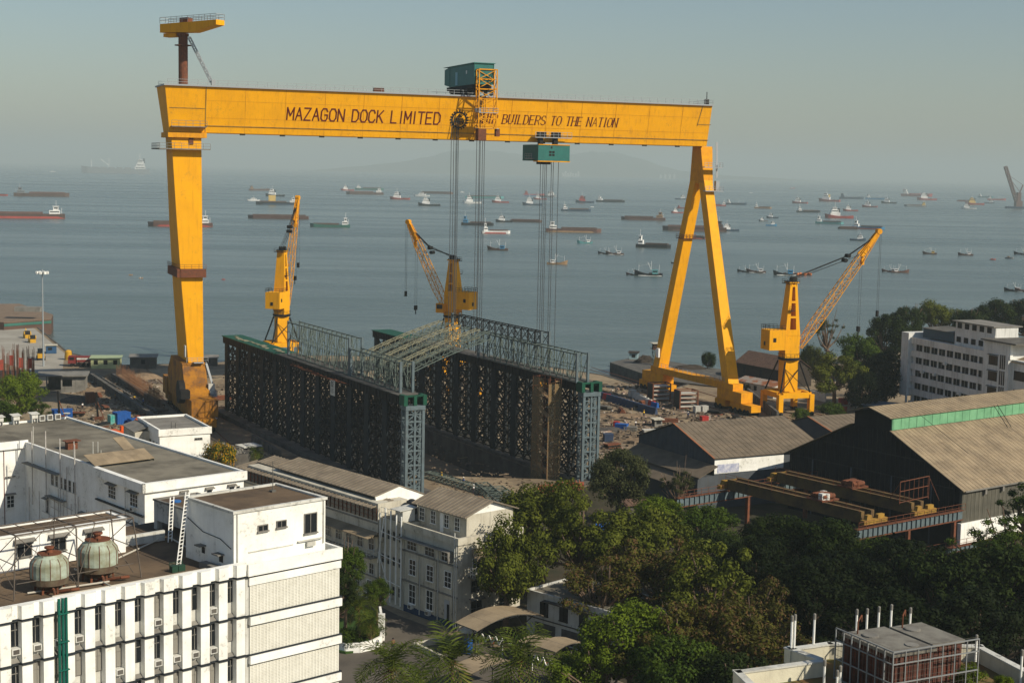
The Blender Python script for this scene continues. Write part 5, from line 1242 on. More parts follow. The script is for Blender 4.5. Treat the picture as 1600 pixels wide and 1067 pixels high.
# ===== right white buildings =====
WB = thing('white_apartment_block', 'five-storey white block with dark window bands beyond the hangar', 'building', Vector((98.2,381.5,0)), R_(20), None)
m_shw = mat('grey_white_render', (.68,.68,.64), .9, c2=(.52,.52,.48), sc=.25, amt=.8, streak=.5, scol=(.1,.1,.09))
b = MB(); b.box(.0,14,-33,-3.4,0,18.6); b.build('wall', m_shw, WB)
b = MB(); b.box(-1.3,12,-3.3,-.3,4.2,19.9); b.hexa([(-1.3,-3.3,0),(-.9,-3.3,0),(-.9,-2.9,0),(-1.3,-2.9,0),(-1.3,-3.3,4.2),(-.9,-3.3,4.2),(-.9,-2.9,4.2),(-1.3,-2.9,4.2)]); b.build('end_tower', m_shw, WB)
for k in range(6):
    z = 18.8-k*3.15
    b = MB(); b.box(-.6,-.01,-33,-3.35,z-1.5,z); b.box(-.66,-.6,-33,-3.35,z-.08,z+.06); b.build('balcony_parapet', m_shw, WB)
for k in range(5):
    z = 18.8-k*3.15-1.62
    for i in range(9):
        y = -5.0-i*3.1
        b = MB(); b.box(-.08,-.001,y-2.3,y,z-1.5,z+.02); w = b.build('window', m_blk, WB); 
        b = MB(); b.box(-.11,-.081,y-1.2,y-1.1,z-1.5,z-.0); b.build('window_bar', m_white_w, w)
for y, k in ((-9,2),(-14,2),(-24,3),(-18,1)):
    b = MB(); b.cbox((-.95,y,18.8-k*3.15-1.9),(.6,1.0,.6)); b.build('air_conditioner', m_acb, WB)
b = MB(); b.box(1.5,8,-33,-18,18.61,22.4); b.build('penthouse', m_shw, WB)
b = MB(); b.box(.9,9,-33.2,-17.4,24.2,24.45); b.build('penthouse_roof', m_conc, WB)
b = MB(); b.box(1.6,7.9,-33,-18.1,22.41,24.19); b.build('penthouse_wall', m_shw, WB)
for z in (19.4,22.7):
    for i in range(5): b = MB(); b.box(1.42 if z < 20 else 1.52,1.499 if z < 20 else 1.599,-31.6+i*2.8,-30.0+i*2.8,z,z+1.3); b.build('window', m_blk, WB)
b = MB(); b.box(2,9,-17,-4.5,19.0,21.2); b.build('roof_shed', mat('blue_grey_shed',(.06,.09,.11),.7), WB); b = MB(); b.slab([(1.7,-17.3,21.3),(9.2,-17.3,21.6),(9.2,-4.2,21.6),(1.7,-4.2,21.3)],.12); b.build('shed_roof', m_conc_d, WB)
WC = thing('white_office_wing', 'white building with grouped windows joined to the right of the banded block', 'building', tow(WB, -1.6, -33.2), R_(20), None)
b = MB(); b.box(0,16,-9,-.01,0,21.5); b.build('wall', m_shw, WC); b = MB(); b.box(-.6,16.6,-12,.5,21.51,21.85); b.build('roof_slab', m_conc_d, WC)
for k in range(5):
    z = 18.2-k*3.6
    win(WC, FX(0), -5.2, -2.2, z-1.9, z, 3, 1, m_blk, hood=.5)
    for i in range(3): b = MB(); b.box(-.06,-.001,-7.9+i*.7,-7.5+i*.7,z-2.6,z+.6); b.build('window', m_glass, WC)
b = MB(); b.box(1,16,-20,-9.01,0,18.0); b.build('side_wing', m_shw, WC)
b = MB(); b.slab([(.6,-20.5,17.6),(.6,-9.02,17.6),(8,-9.02,19.6),(8,-20.5,19.6)],.15); b.build('wing_roof', m_sheet2, WC)
for k in range(4):
    for i in range(2): win(WC, FX(1), -18.5+i*5, -15+i*5, 13.6-k*4.2-1.9+2, 13.6-k*4.2+2, 5, 1, m_blk)
b = MB(); b.box(.2,.9,-9.3,-9.02,18,21.4); b.build('white_return', m_white, WC)
# ---------------- trees and plants ----------------
def leaf_mat(name, c1, c2, c3=None, tr=.18):
    m = bpy.data.materials.new(name); m.use_nodes = True; N = m.node_tree.nodes; L = m.node_tree.links; b = N['Principled BSDF']
    b.inputs['Roughness'].default_value = .6; b.inputs['Specular IOR Level'].default_value = .05
    g = N.new('ShaderNodeNewGeometry'); tc = N.new('ShaderNodeTexCoord'); n = N.new('ShaderNodeTexNoise'); n.inputs['Scale'].default_value = .5; n.inputs['Detail'].default_value = 3
    L.new(tc.outputs['Object'], n.inputs['Vector'])
    r = N.new('ShaderNodeMapRange'); r.inputs[1].default_value = .35; r.inputs[2].default_value = .65; L.new(n.outputs['Fac'], r.inputs[0])
    a = N.new('ShaderNodeMath'); a.operation = 'MULTIPLY_ADD'; a.inputs[1].default_value = .55; L.new(g.outputs['Random Per Island'], a.inputs[0])
    k = N.new('ShaderNodeMath'); k.operation = 'MULTIPLY'; k.inputs[1].default_value = .45; L.new(r.outputs[0], k.inputs[0]); L.new(k.outputs[0], a.inputs[2])
    x = N.new('ShaderNodeMix'); x.data_type = 'RGBA'; x.inputs[6].default_value = (*c1,1); x.inputs[7].default_value = (*c2,1); L.new(a.outputs[0], x.inputs[0]); out = x.outputs[2]
    if c3:
        gt = N.new('ShaderNodeMath'); gt.operation = 'GREATER_THAN'; gt.inputs[1].default_value = .72; L.new(g.outputs['Random Per Island'], gt.inputs[0])
        y = N.new('ShaderNodeMix'); y.data_type = 'RGBA'; y.inputs[7].default_value = (*c3,1); L.new(out, y.inputs[6]); L.new(gt.outputs[0], y.inputs[0]); out = y.outputs[2]
    L.new(out, b.inputs['Base Color'])
    t = N.new('ShaderNodeBsdfTranslucent'); L.new(out, t.inputs[0]); ms = N.new('ShaderNodeMixShader'); ms.inputs[0].default_value = tr
    L.new(b.outputs[0], ms.inputs[1]); L.new(t.outputs[0], ms.inputs[2]); L.new(ms.outputs[0], N['Material Output'].inputs['Surface'])
    return m
LM = {'dark': leaf_mat('dark_foliage', (.007,.014,.003), (.030,.046,.008)), 'olive': leaf_mat('olive_foliage', (.030,.042,.006), (.125,.140,.016)),  # dark: dark leaves, lowered further to stand in for deep shadow
      'bright': leaf_mat('bright_foliage', (.035,.060,.004), (.14,.19,.014)), 'grey': leaf_mat('grey_green_foliage', (.022,.028,.010), (.07,.075,.028)),
      'dry': leaf_mat('dry_brown_foliage', (.035,.036,.008), (.115,.11,.018), (.10,.06,.025)), 'mid': leaf_mat('mid_green_foliage', (.014,.032,.004), (.07,.105,.010)),
      'flower': leaf_mat('yellow_flowering_foliage', (.05,.08,.01), (.16,.16,.02), (.55,.28,.01)), 'palm': leaf_mat('palm_fronds', (.02,.04,.005), (.13,.16,.02), None, .3),
      'dryfrond': leaf_mat('dry_frond', (.12,.09,.03), (.26,.19,.07)), 'black': leaf_mat('shade_darkened_foliage', (.004,.008,.002), (.014,.022,.005))}  # black: dark leaves with deep tree shade painted into the colour
m_bark = mat('bark', (.17,.115,.08), .95, c2=(.07,.055,.04), sc=2, amt=.8)
def crown_data(seed, nc, nl, ls, rc=1.25, R=6.0, V=4.7, zc=7.0, hollow=.55, flat=1.0):
    rnd = random.Random(seed); v = []; f = []; cl = []
    for i in range(nc):
        while True:
            d = Vector((rnd.gauss(0,1), rnd.gauss(0,1), rnd.gauss(0,1)*.9+.25))
            if d.length > .01: break
        d.normalize(); k = rnd.uniform(hollow, 1.0)
        lob = 1+.22*math.sin(3*math.atan2(d.y,d.x)+seed)+.12*math.sin(5*math.atan2(d.y,d.x)+2*seed)
        c = Vector((d.x*(R-rc)*k*lob, d.y*(R-rc)*k*lob, zc+d.z*(V-rc*.7)*k)); cl.append(c)
    per = nl//nc
    for c in cl:
        r = rc*rnd.uniform(.65,1.3)
        for j in range(per):
            d = Vector((rnd.gauss(0,1), rnd.gauss(0,1), rnd.gauss(0,1))).normalized()
            p = c+Vector((d.x, d.y, d.z*.75))*r*rnd.random()**.45
            n = (d*1.2+Vector((rnd.gauss(0,.4), rnd.gauss(0,.4), .45+rnd.gauss(0,.35)))).normalized()
            a = n.cross(Vector((rnd.gauss(0,1),rnd.gauss(0,1),rnd.gauss(0,1)))).normalized(); b = n.cross(a); s = ls*rnd.uniform(.6,1.35)
            i0 = len(v); v += [tuple(p-a*s), tuple(p-b*s*.55), tuple(p+a*s), tuple(p+b*s*.55)]; f.append((i0,i0+1,i0+2,i0+3))
    me = bpy.data.meshes.new('crown'); me.from_pydata(v, [], f); me.update()
    b = MB(); rnd2 = random.Random(seed+50)
    b.tube((0,0,-.3),(.15,.1,zc-V*.55),.42,9,.30,cap=False)
    top = Vector((.15,.1,zc-V*.6))
    for c in rnd2.sample(cl, min(len(cl), 26)):
        m = top.lerp(c, .5)+Vector((rnd2.uniform(-.5,.5), rnd2.uniform(-.5,.5), -.5)); b.path([top, m, c*1.0+Vector((c.x,c.y,0))*.06], .20, 5, .06)
    tm = bpy.data.meshes.new('trunk'); tm.from_pydata(b.v, [], b.f); tm.materials.append(m_bark)
    me.materials.append(LM['mid']); return me, tm
PROTO = {'broad': [crown_data(s, 58, 15500, .17, hollow=.45) for s in (1,2,9)], 'dense': [crown_data(s, 75, 17000, .18, 1.4, hollow=.7) for s in (3,4)],
         'loose': [crown_data(s, 52, 9000, .16, 1.0, hollow=.3) for s in (5,6,10)], 'sparse': [crown_data(7, 26, 2600, .18, 1.0, hollow=.3)],
         'bush': [crown_data(8, 34, 7000, .22, 1.5, 6, 3.2, 3.0, .6)]}
cnt = {}
def tree(px, py, zc, r, kind, col, label, name='tree', cat='tree', group=None):
    P = PROTO[kind]; k = cnt.get(kind, 0); cnt[kind] = k+1; me, tm = P[k % len(P)]
    o = gp(px, py, zc); o.z = 0
    T_ = thing(name, label, cat, o, (k*2.399) % 6.28, group); base = 3.0 if kind == 'bush' else 7.0
    if kind != 'bush' and py > 740 and r > 4: r *= 1.22
    rr_ = random.Random(int(px*7+py)); a_ = rr_.uniform(.84,1.2); sz = r/6*(rr_.uniform(.9,1.15) if kind != 'bush' else 0)+(zc/base if kind == 'bush' else 0); T_.scale = (r/6*a_, r/6/a_, sz)
    c = link(bpy.data.objects.new('crown', me)); c.parent = T_; c.location.z = (zc/sz-base) if kind != 'bush' else 0; c.material_slots[0].link = 'OBJECT'; c.material_slots[0].material = LM[col]
    t = link(bpy.data.objects.new('trunk', tm)); t.parent = T_
    if kind != 'bush': t.scale.z = max(.2, zc/sz/7)
    return T_
TREES = [
 (792,885,8.5,6.2,'broad','olive','loose olive tree leaning over the cream building corner'),
 (850,815,9.5,6.6,'broad','olive','broad olive-topped tree just left of the blue tarpaulin'),
 (905,845,9,6.5,'loose','olive','loose spreading tree right of the cream building with pale limbs'),
 (985,855,9,6.5,'broad','olive','broad olive fig crown in the middle of the tree belt'),
 (1040,895,9,6.4,'loose','dry','reddish-brown tree with bare pinkish branches at the middle'),
 (940,915,8,5.5,'loose','dry','thin brownish crown hanging over the low white building'),
 (1110,925,9,6.6,'loose','olive','spreading olive tree right of the reddish bare branches'),
 (1175,965,8,6.2,'loose','dry','dry brown-green tree at the right slope of the fig crowns'),
 (968,745,8,5.0,'dense','grey','dark dense tree at the foot of the right green-capped column'),
 (1062,755,9,3.2,'loose','grey','slim grey-green tree in front of the warehouse lean-to'),
 (1035,815,6.5,4.6,'dense','bright','bright green rounded tree below the small brown-roofed shed'),
 (1095,825,6.5,4.6,'dense','mid','mid green tree next to the far crane runway post'),
 (1120,880,6,4.8,'dense','dark','dark rounded tree below the far crane runway'),
 (1222,850,8,5.4,'dense','dark','large dark tree in front of the ochre bridge crane'),
 (1285,872,8,5.6,'dense','dark','large dark tree left of the near crane runway end'),
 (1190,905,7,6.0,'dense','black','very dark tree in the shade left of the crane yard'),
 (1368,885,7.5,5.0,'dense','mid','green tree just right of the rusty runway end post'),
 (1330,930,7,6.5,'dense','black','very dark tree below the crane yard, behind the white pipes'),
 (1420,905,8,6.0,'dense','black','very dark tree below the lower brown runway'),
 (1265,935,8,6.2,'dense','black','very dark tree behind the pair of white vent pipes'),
 (1480,935,8,6.4,'dense','dark','dark tree right of centre beneath the white hangar wall'),
 (1555,925,9,6.5,'dense','dark','dark tree with small pale gaps at the right edge'),
 (1575,850,10,5.0,'loose','mid','loose green tree covering the end of the white hangar wall'),
 (1610,790,11,4.6,'loose','mid','green tree cut by the right edge above the white hangar wall'),
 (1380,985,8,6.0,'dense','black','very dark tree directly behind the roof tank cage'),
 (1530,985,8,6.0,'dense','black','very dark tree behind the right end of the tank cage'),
 (985,1000,9,5.4,'dense','bright','bright yellow-green tree right of the white low building'),
 (935,1045,7,4.4,'loose','bright','bright loose tree at the bottom edge right of the palms'),
 (1060,1010,9,5.6,'loose','dry','dull brown tree between the bright tree and the cream roof'),
 (1130,1015,9,5.6,'broad','dry','brown leafy tree directly left of the cream roof parapet'),
 (1060,1060,8,5.0,'dense','mid','green tree at the bottom edge below the dull brown tree'),
 (1185,1005,9,5.0,'loose','dry','dry tree touching the white vent pipes'),
 (1150,1075,8,4.6,'dense','dark','dark tree at the bottom edge below the cream parapet'),
 (540,882,9,3.4,'dense','mid','rounded green tree against the right side of the office'),
 (528,925,7,3.2,'dense','dark','darker tree behind the white curved garden wall'),
 (590,925,4.5,2.6,'broad','mid','small leafy tree in the garden beside the white pipes'),
 (28,615,6,6.5,'broad','bright','bright green tree left of the grey roof air conditioners'),
 (-5,650,5,6,'dense','mid','green tree at the left edge behind the grey roof'),
 (60,638,4,3.6,'loose','mid','low green shrub-like tree beside the hooded roof vents'),
 (1293,515,14,5.0,'sparse','grey','thin pale tree standing against the sea right of the jib'),
 (1306,585,9,8.5,'broad','olive','wide olive-green tree right of the right jib crane'),
 (1348,560,10.5,8.5,'broad','mid','fresh green tree left of the banded white block'),
 (1385,530,12.5,9.0,'dense','dark','tall dark tree behind the banded white block'),
 (1385,585,8.5,8.0,'dense','black','very dark tree against the end tower of the banded block'),
 (1352,612,5.5,7.0,'dense','black','very dark low tree above the orange yard equipment'),
 (1420,503,14,7.0,'dense','dark','dark tree crown rising over the banded block roof'),
 (1468,500,14,8.5,'broad','olive','domed olive tree behind the roof of the banded block'),
 (1515,508,13,6.5,'dense','dark','dark tree behind the rooftop penthouse'),
 (1555,497,14,8.0,'dense','dark','round dark tree right of the rooftop penthouse'),
 (1605,497,14,8.0,'dense','black','very dark tree at the right edge above the white wing'),
 (1265,560,5,4.0,'bush','olive','low shrub on the shore behind the right jib crane'),
]
TREES += [(1680,500,14,8.5,'broad','dark','dark tree on the shore right of the white wing'),(1760,520,12,8.5,'broad','olive','olive tree on the shore well right of the white wing'),(1700,590,9,7.5,'dense','mid','green tree behind the far end of the hangar'),(1690,850,9,6.5,'dense','dark','dark tree beside the far part of the white hangar wall'),(1660,930,9,6.5,'broad','mid','green tree right of the terrace beyond the hangar wall')]
for t in TREES: tree(*t, group='trees around the yard')
BUSH = [(345,712,3.2,4.2,'bush','flower','rounded shrub covered in orange-yellow flowers by the grey roof'),
 (1300,640,2.2,4.6,'bush','mid','low green bush at the foot of the right jib crane'),
 (1250,648,2.0,3.0,'bush','mid','small green bush right behind the warehouse ridge'),
 (1172,606,1.6,1.6,'bush','olive','small dark bush between the two sheds behind the A leg'),
 (1106,562,3.0,2.6,'bush','dark','dark bush growing on the jetty behind the A leg'),
 (1215,585,1.4,2.2,'bush','olive','low scrub at the right end of the brown tiled shed'),
 (540,995,1.3,3.0,'bush','mid','green hedge inside the curved white garden wall'),
 (575,985,1.2,2.2,'bush','dark','dark hedge plant beside the white wall emblem'),
 (890,1045,2.5,3.0,'bush','bright','bright bush under the right coconut palm')]
for t in BUSH: tree(*t, name='shrub', cat='shrub', group='shrubs around the yard')
def palm(px, py, zc, r, label, seed=1, dry=0):
    rnd = random.Random(seed); o = gp(px, py, zc); o.z = 0
    T_ = thing('coconut_palm', label, 'palm tree', o, 0, 'coconut palms'); b = MB()
    b.path([(0,0,-.2),(.1,.05,zc*.4),(.05,-.1,zc*.75),(0,0,zc)], .22, 9, .14); b.build('trunk', m_bark, T_)
    n = 34
    for i in range(n):
        az = i*2.399+rnd.uniform(-.2,.2); el = rnd.uniform(-.35,1.25) if i < n-4 else rnd.uniform(-.9,-.3); L = r*rnd.uniform(.85,1.15)
        b = MB(); P = Vector((0,0,zc)); d = Vector((math.cos(az)*math.cos(el), math.sin(az)*math.cos(el), math.sin(el))); K = 11; side = Vector((-math.sin(az), math.cos(az), 0))
        for k in range(K):
            Q = P+d*(L/K); d = (d+Vector((0,0,-.13-.012*k))).normalized(); w = L*.34*math.sin(math.pi*min(1,(k+1.2)/K*.92))+.05
            up = side.cross(d).normalized()
            for s in (-1,1):
                for h in (.15,):
                    A = P.lerp(Q,h); B = P.lerp(Q,h+.7); tip = A+side*s*w+d*w*.55-up*abs(up.z)*w*.42+Vector((0,0,-w*.3))
                    mm_ = (A+B)/2+(tip-A)*.5; wv = (B-A)*.62; b.add([A,mm_-wv*.5,tip,mm_+wv*.5], [(0,1,2,3)])
            b.bar(P, Q, .045); P = Q
        b.build('frond', LM['palm'] if i < n-3 else LM['dryfrond'], T_)
    b = MB()
    for i in range(7): b.sphere((.3*math.cos(i),.3*math.sin(i),zc-.35-.1*(i % 3)), .17, 8, 5)
    b.build('coconut_bunch', m_rust, T_)
palm(612,1040,8.5,4.6,'leftmost coconut palm at the bottom edge below the road',1)
palm(706,1030,8.5,4.8,'middle coconut palm at the bottom edge below the small wall',2)
palm(812,1026,8.5,4.8,'right coconut palm at the bottom edge in front of the bikes',3)
palm(560,945,5.0,3.0,'garden palm with browned fronds behind the curved white wall',4)
palm(578,972,3.2,2.2,'short garden palm close to the white wall emblem',5)
palm(398,706,2.6,2.0,'small palm beside the yellow flowering shrub',6)
palm(655,1075,8,3.6,'coconut palm mostly below the frame between its two neighbours',7)
# ---------------- boats at anchor ----------------
def bm_(name, c, r=.7): return mat(name, c, r, c2=tuple(x*.6 for x in c), sc=.15, amt=.5)
BC = {'red': bm_('boat_red',(.36,.06,.045)), 'rust': bm_('boat_rust',(.13,.07,.055)), 'brown': bm_('boat_brown',(.10,.06,.045)), 'black': bm_('boat_black',(.015,.018,.02)),
      'navy': bm_('boat_navy',(.03,.06,.10)), 'blue': bm_('boat_blue',(.04,.20,.36)), 'teal': bm_('boat_teal',(.10,.30,.30)), 'grey': bm_('boat_grey',(.20,.22,.23)),
      'white': bm_('boat_white',(.75,.75,.72)), 'yellow': bm_('boat_yellow',(.60,.42,.12)), 'green': bm_('boat_green',(.04,.14,.11)), 'orange': bm_('boat_orange',(.55,.16,.04)), 'tan': bm_('boat_tan',(.30,.19,.10))}
def hull_mb(L, B, D, sheer, bowf=.28, x0=0, stern=.8, zlo=-1.2, flare=.8):
    b = MB(); n = 12; V = []
    for i in range(n+1):
        t = i/n; x = -L/2+L*t
        w = B/2*(stern+(1-stern)*min(1,t*4)) if t < .25 else (B/2 if t < 1-bowf else B/2*math.sqrt(max(0,1-((t-(1-bowf))/bowf)**2))*.98+.02)
        z = D+sheer*max(0,(t-.45)/.55)**2+sheer*.25*max(0,(.25-t)/.25)**2
        xo = x+(sheer*.5 if t > .9 else 0)*(t-.9)*10
        V += [(x,-w*flare,zlo),(x,w*flare,zlo),(xo,w,z),(xo,-w,z)]
    F = []
    for i in range(n):
        a = 4*i; c = a+4; F += [(a,c,c+3,a+3),(a+3,c+3,c+2,a+2),(a+2,c+2,c+1,a+1),(a+1,c+1,c,a)]
    F += [(0,3,2,1),(4*n,4*n+1,4*n+2,4*n+3)]
    return b.add(V, F)
def band(L, B, h): 
    b = hull_mb(L*1.004, B*1.012, h, .0, flare=.995); return b
def boat(typ, cx, wy, wpx, dr, hull, house, label, low=None, skew=0, extra=None, cat='boat', name=None, mast=True):
    P = gp(cx, wy, SEA); d = math.hypot(P.x, P.y); L = wpx*d/CF/math.cos(R_(skew)); az = math.atan2(P.x, P.y)
    rz = -az+(math.pi if dr < 0 else 0)+R_(skew)
    nm = name or {'barge':'cargo_barge','open':'open_barge','tug':'tug_boat','ship':'cargo_ship','trawler':'fishing_trawler','yacht':'motor_launch','small':'small_boat','landing':'landing_craft'}[typ]
    T_ = thing(nm, label, cat, P, rz, 'boats at anchor in the harbour'); T_.scale = (1,1,1.4 if typ != 'open' else 1.15); H = BC[hull]; W = BC[house]
    def hs(mb, part='deckhouse', m=None): return mb.build(part, m or W, T_)
    def wins(x0,x1,y,z0,z1,par):
        b = MB(); b.box(x0,x1,-y-.04,-y,z0,z1); b.box(x0,x1,y,y+.04,z0,z1); b.build('window_row', m_glass, par)
    if typ in ('barge','open','landing'):
        B = min(L*.2, 13); D = max(1.8, L*.042); s = .8 if typ != 'landing' else 2.0
        hull_mb(L, B, D, s*L*.012, .12, stern=.95).build('hull', H, T_)
        if low: band(L, B, D*.45).build('lower_hull', BC[low], T_)
        b = MB(); xa, xb = (-L*.22, L*.42) if typ != 'open' else (-L*.45, L*.42)
        b.box(xa,xb,-B*.42,-B*.38,D+.01,D+L*.012+.5); b.box(xa,xb,B*.38,B*.42,D+.01,D+L*.012+.5); b.box(xa,xa+.3,-B*.379,B*.379,D+.01,D+L*.012+.5); b.box(xb-.3,xb,-B*.379,B*.379,D+.01,D+L*.012+.5)
        for i in range(int((xb-xa)/3)): b.box(xa+i*3,xa+i*3+.25,-B*.43,-B*.421,D,D+L*.012+.4)
        b.build('hold_coaming', BC['brown'] if hull != 'brown' else BC['rust'], T_)
        if typ != 'open':
            h = max(2.4, L*.036); b = MB(); b.box(-L*.44,-L*.30,-B*.36,B*.36,D,D+h); b.box(-L*.42,-L*.35,-B*.3,B*.3,D+h,D+2*h); b.box(-L*.43,-L*.34,-B*.34,B*.34,D+2*h,D+2*h+.25)
            o = hs(b); wins(-L*.43,-L*.31,B*.36,D+h*.45,D+h*.7,o); wins(-L*.41,-L*.36,B*.3,D+h*1.4,D+h*1.75,o)
            b = MB(); b.bar((-L*.39,0,D+2*h+.2),(-L*.39,0,D+3.6*h),.25); b.bar((-L*.46,0,D),(-L*.46,0,D+1.6*h),.3); b.build('mast', BC['white'], T_)
        b = MB()
        for i in range(3): b.cbox((L*(.3-.17*i),0,D+.1),(L*.05,B*.4,L*.018))
        b.build('deck_cargo', BC[extra] if extra else BC['rust'], T_)
    elif typ == 'tug':
        B = L*.30; D = max(1.0, L*.055)
        hull_mb(L, B, D, L*.06, .35, stern=.85).build('hull', H, T_)
        if low: band(L*.98, B*.98, D*.4).build('lower_hull', BC[low], T_)
        b = MB(); h = L*.07; z = D+L*.02
        b.box(-L*.02,L*.34,-B*.36,B*.36,D,z+h); b.box(L*.04,L*.30,-B*.30,B*.30,z+h,z+2*h); b.box(L*.10,L*.26,-B*.22,B*.22,z+2*h,z+2.9*h)
        o = hs(b); wins(L*.11,L*.25,B*.22,z+2.3*h,z+2.7*h,o); wins(L*.05,L*.28,B*.30,z+1.35*h,z+1.7*h,o); b = MB(); b.box(L*.26,L*.265,-B*.2,B*.2,z+2.3*h,z+2.7*h); b.build('window_row', m_glass, o)
        b = MB(); b.bar((L*.16,0,z+2.9*h),(L*.16,0,z+5.0*h),L*.009); b.bar((L*.16,-B*.2,z+4.2*h),(L*.16,B*.2,z+4.2*h),L*.006); b.build('mast', BC['white'], T_)
        b = MB(); b.cbox((L*.02,0,z+h),(L*.06,B*.3,h*1.5)); b.build('funnel', BC[extra] if extra else BC['black'], T_)
        b = MB(); b.rail([(-L*.48,-B*.42,D),(-L*.05,-B*.48,D)],L*.018,L*.004,L*.05,1); b.cbox((-L*.25,0,D),(L*.08,B*.4,L*.025)); b.build('deck_gear', BC['grey'], T_)
    elif typ == 'ship':
        B = min(L*.16, 30); D = L*.05
        hull_mb(L, B, D, L*.025, .18, stern=.8).build('hull', H, T_)
        if low: band(L, B, D*.45).build('lower_hull', BC[low], T_)
        h = L*.028; b = MB(); xs_ = -1
        b.box(-L*.44,-L*.28,-B*.42,B*.42,D,D+h); b.box(-L*.43,-L*.30,-B*.38,B*.38,D+h,D+2*h); b.box(-L*.42,-L*.32,-B*.34,B*.34,D+2*h,D+3*h); b.box(-L*.40,-L*.33,-B*.45,B*.45,D+3*h,D+3.8*h)
        o = hs(b); wins(-L*.395,-L*.335,B*.45,D+3.2*h,D+3.6*h,o); wins(-L*.43,-L*.29,B*.42,D+.4*h,D+.7*h,o); wins(-L*.42,-L*.31,B*.38,D+1.4*h,D+1.7*h,o)
        b = MB(); b.bar((-L*.36,0,D+3.8*h),(-L*.36,0,D+6*h),L*.006); b.bar((L*.1,0,D),(L*.1,0,D+4*h),L*.006); b.bar((L*.36,0,D),(L*.36,0,D+3.4*h),L*.006); b.bar((L*.1,0,D+1.2*h),(L*.22,0,D+3.6*h),L*.005); b.build('mast', W, T_)
        b = MB(); b.cbox((-L*.42,0,D+2.2*h),(L*.03,B*.25,h*2)); b.build('funnel', BC[extra] if extra else BC['black'], T_)
        b = MB()
        for i in range(5): b.cbox((-L*.18+i*L*.12,0,D+.05),(L*.09,B*.6,h*.6))
        b.build('hatch_cover', BC[extra] if extra else BC['grey'], T_)
    elif typ == 'trawler':
        B = L*.26; D = L*.05
        hull_mb(L, B, D, L*.11, .4, stern=.75, flare=.6).build('hull', H, T_)
        band(L*.93, B*.86, D*.35).build('lower_hull', BC[low or 'white'], T_)
        b = MB(); h = L*.10; b.box(-L*.32,-L*.12,-B*.27,B*.27,D*.6,D+h); b.box(-L*.34,-L*.08,-B*.32,B*.32,D+h,D+h*1.12)
        o = hs(b); wins(-L*.30,-L*.14,B*.27,D+h*.5,D+h*.8,o)
        b = MB(); b.bar((-L*.08,0,D*.5),(-L*.08,0,D+L*.34),L*.012); b.bar((-L*.08,0,D+L*.1),(L*.06,B*.3,D+L*.32),L*.008); b.bar((-L*.36,0,D),(-L*.38,0,D+L*.25),L*.009); b.bar((L*.38,0,D+L*.06),(L*.38,0,D+L*.26),L*.009); b.bar((-L*.08,0,D+L*.28),(L*.38,0,D+L*.2),L*.003); b.build('mast', BC['white'], T_)
        b = MB(); rnd = random.Random(int(cx))
        for i in range(6): x = rnd.uniform(-L*.42, L*.25); b.cbox((x,rnd.uniform(-.15,.15)*B,D*.8),(L*.06,B*.25,L*.04))
        b.build('net_pile', BC[extra] if extra else BC['brown'], T_)
    elif typ == 'yacht':
        B = L*.22; D = L*.06
        hull_mb(L, B, D, L*.03, .4).build('hull', H, T_)
        b = MB(); h = L*.055; b.box(-L*.25,L*.22,-B*.36,B*.36,D,D+h); b.box(-L*.12,L*.14,-B*.3,B*.3,D+h,D+2*h); o = hs(b); wins(-L*.1,L*.12,B*.3,D+1.3*h,D+1.7*h,o); wins(-L*.22,L*.2,B*.36,D+.4*h,D+.7*h,o)
        b = MB(); b.bar((0,0,D+2*h),(0,0,D+4.4*h),L*.01); b.build('mast', BC['white'], T_)
    else:
        hull_mb(L, L*.3, L*.1, L*.08, .4, flare=.6).build('hull', H, T_); b = MB(); b.cbox((-L*.1,0,L*.08),(L*.25,L*.2,L*.12)); hs(b)
    return T_
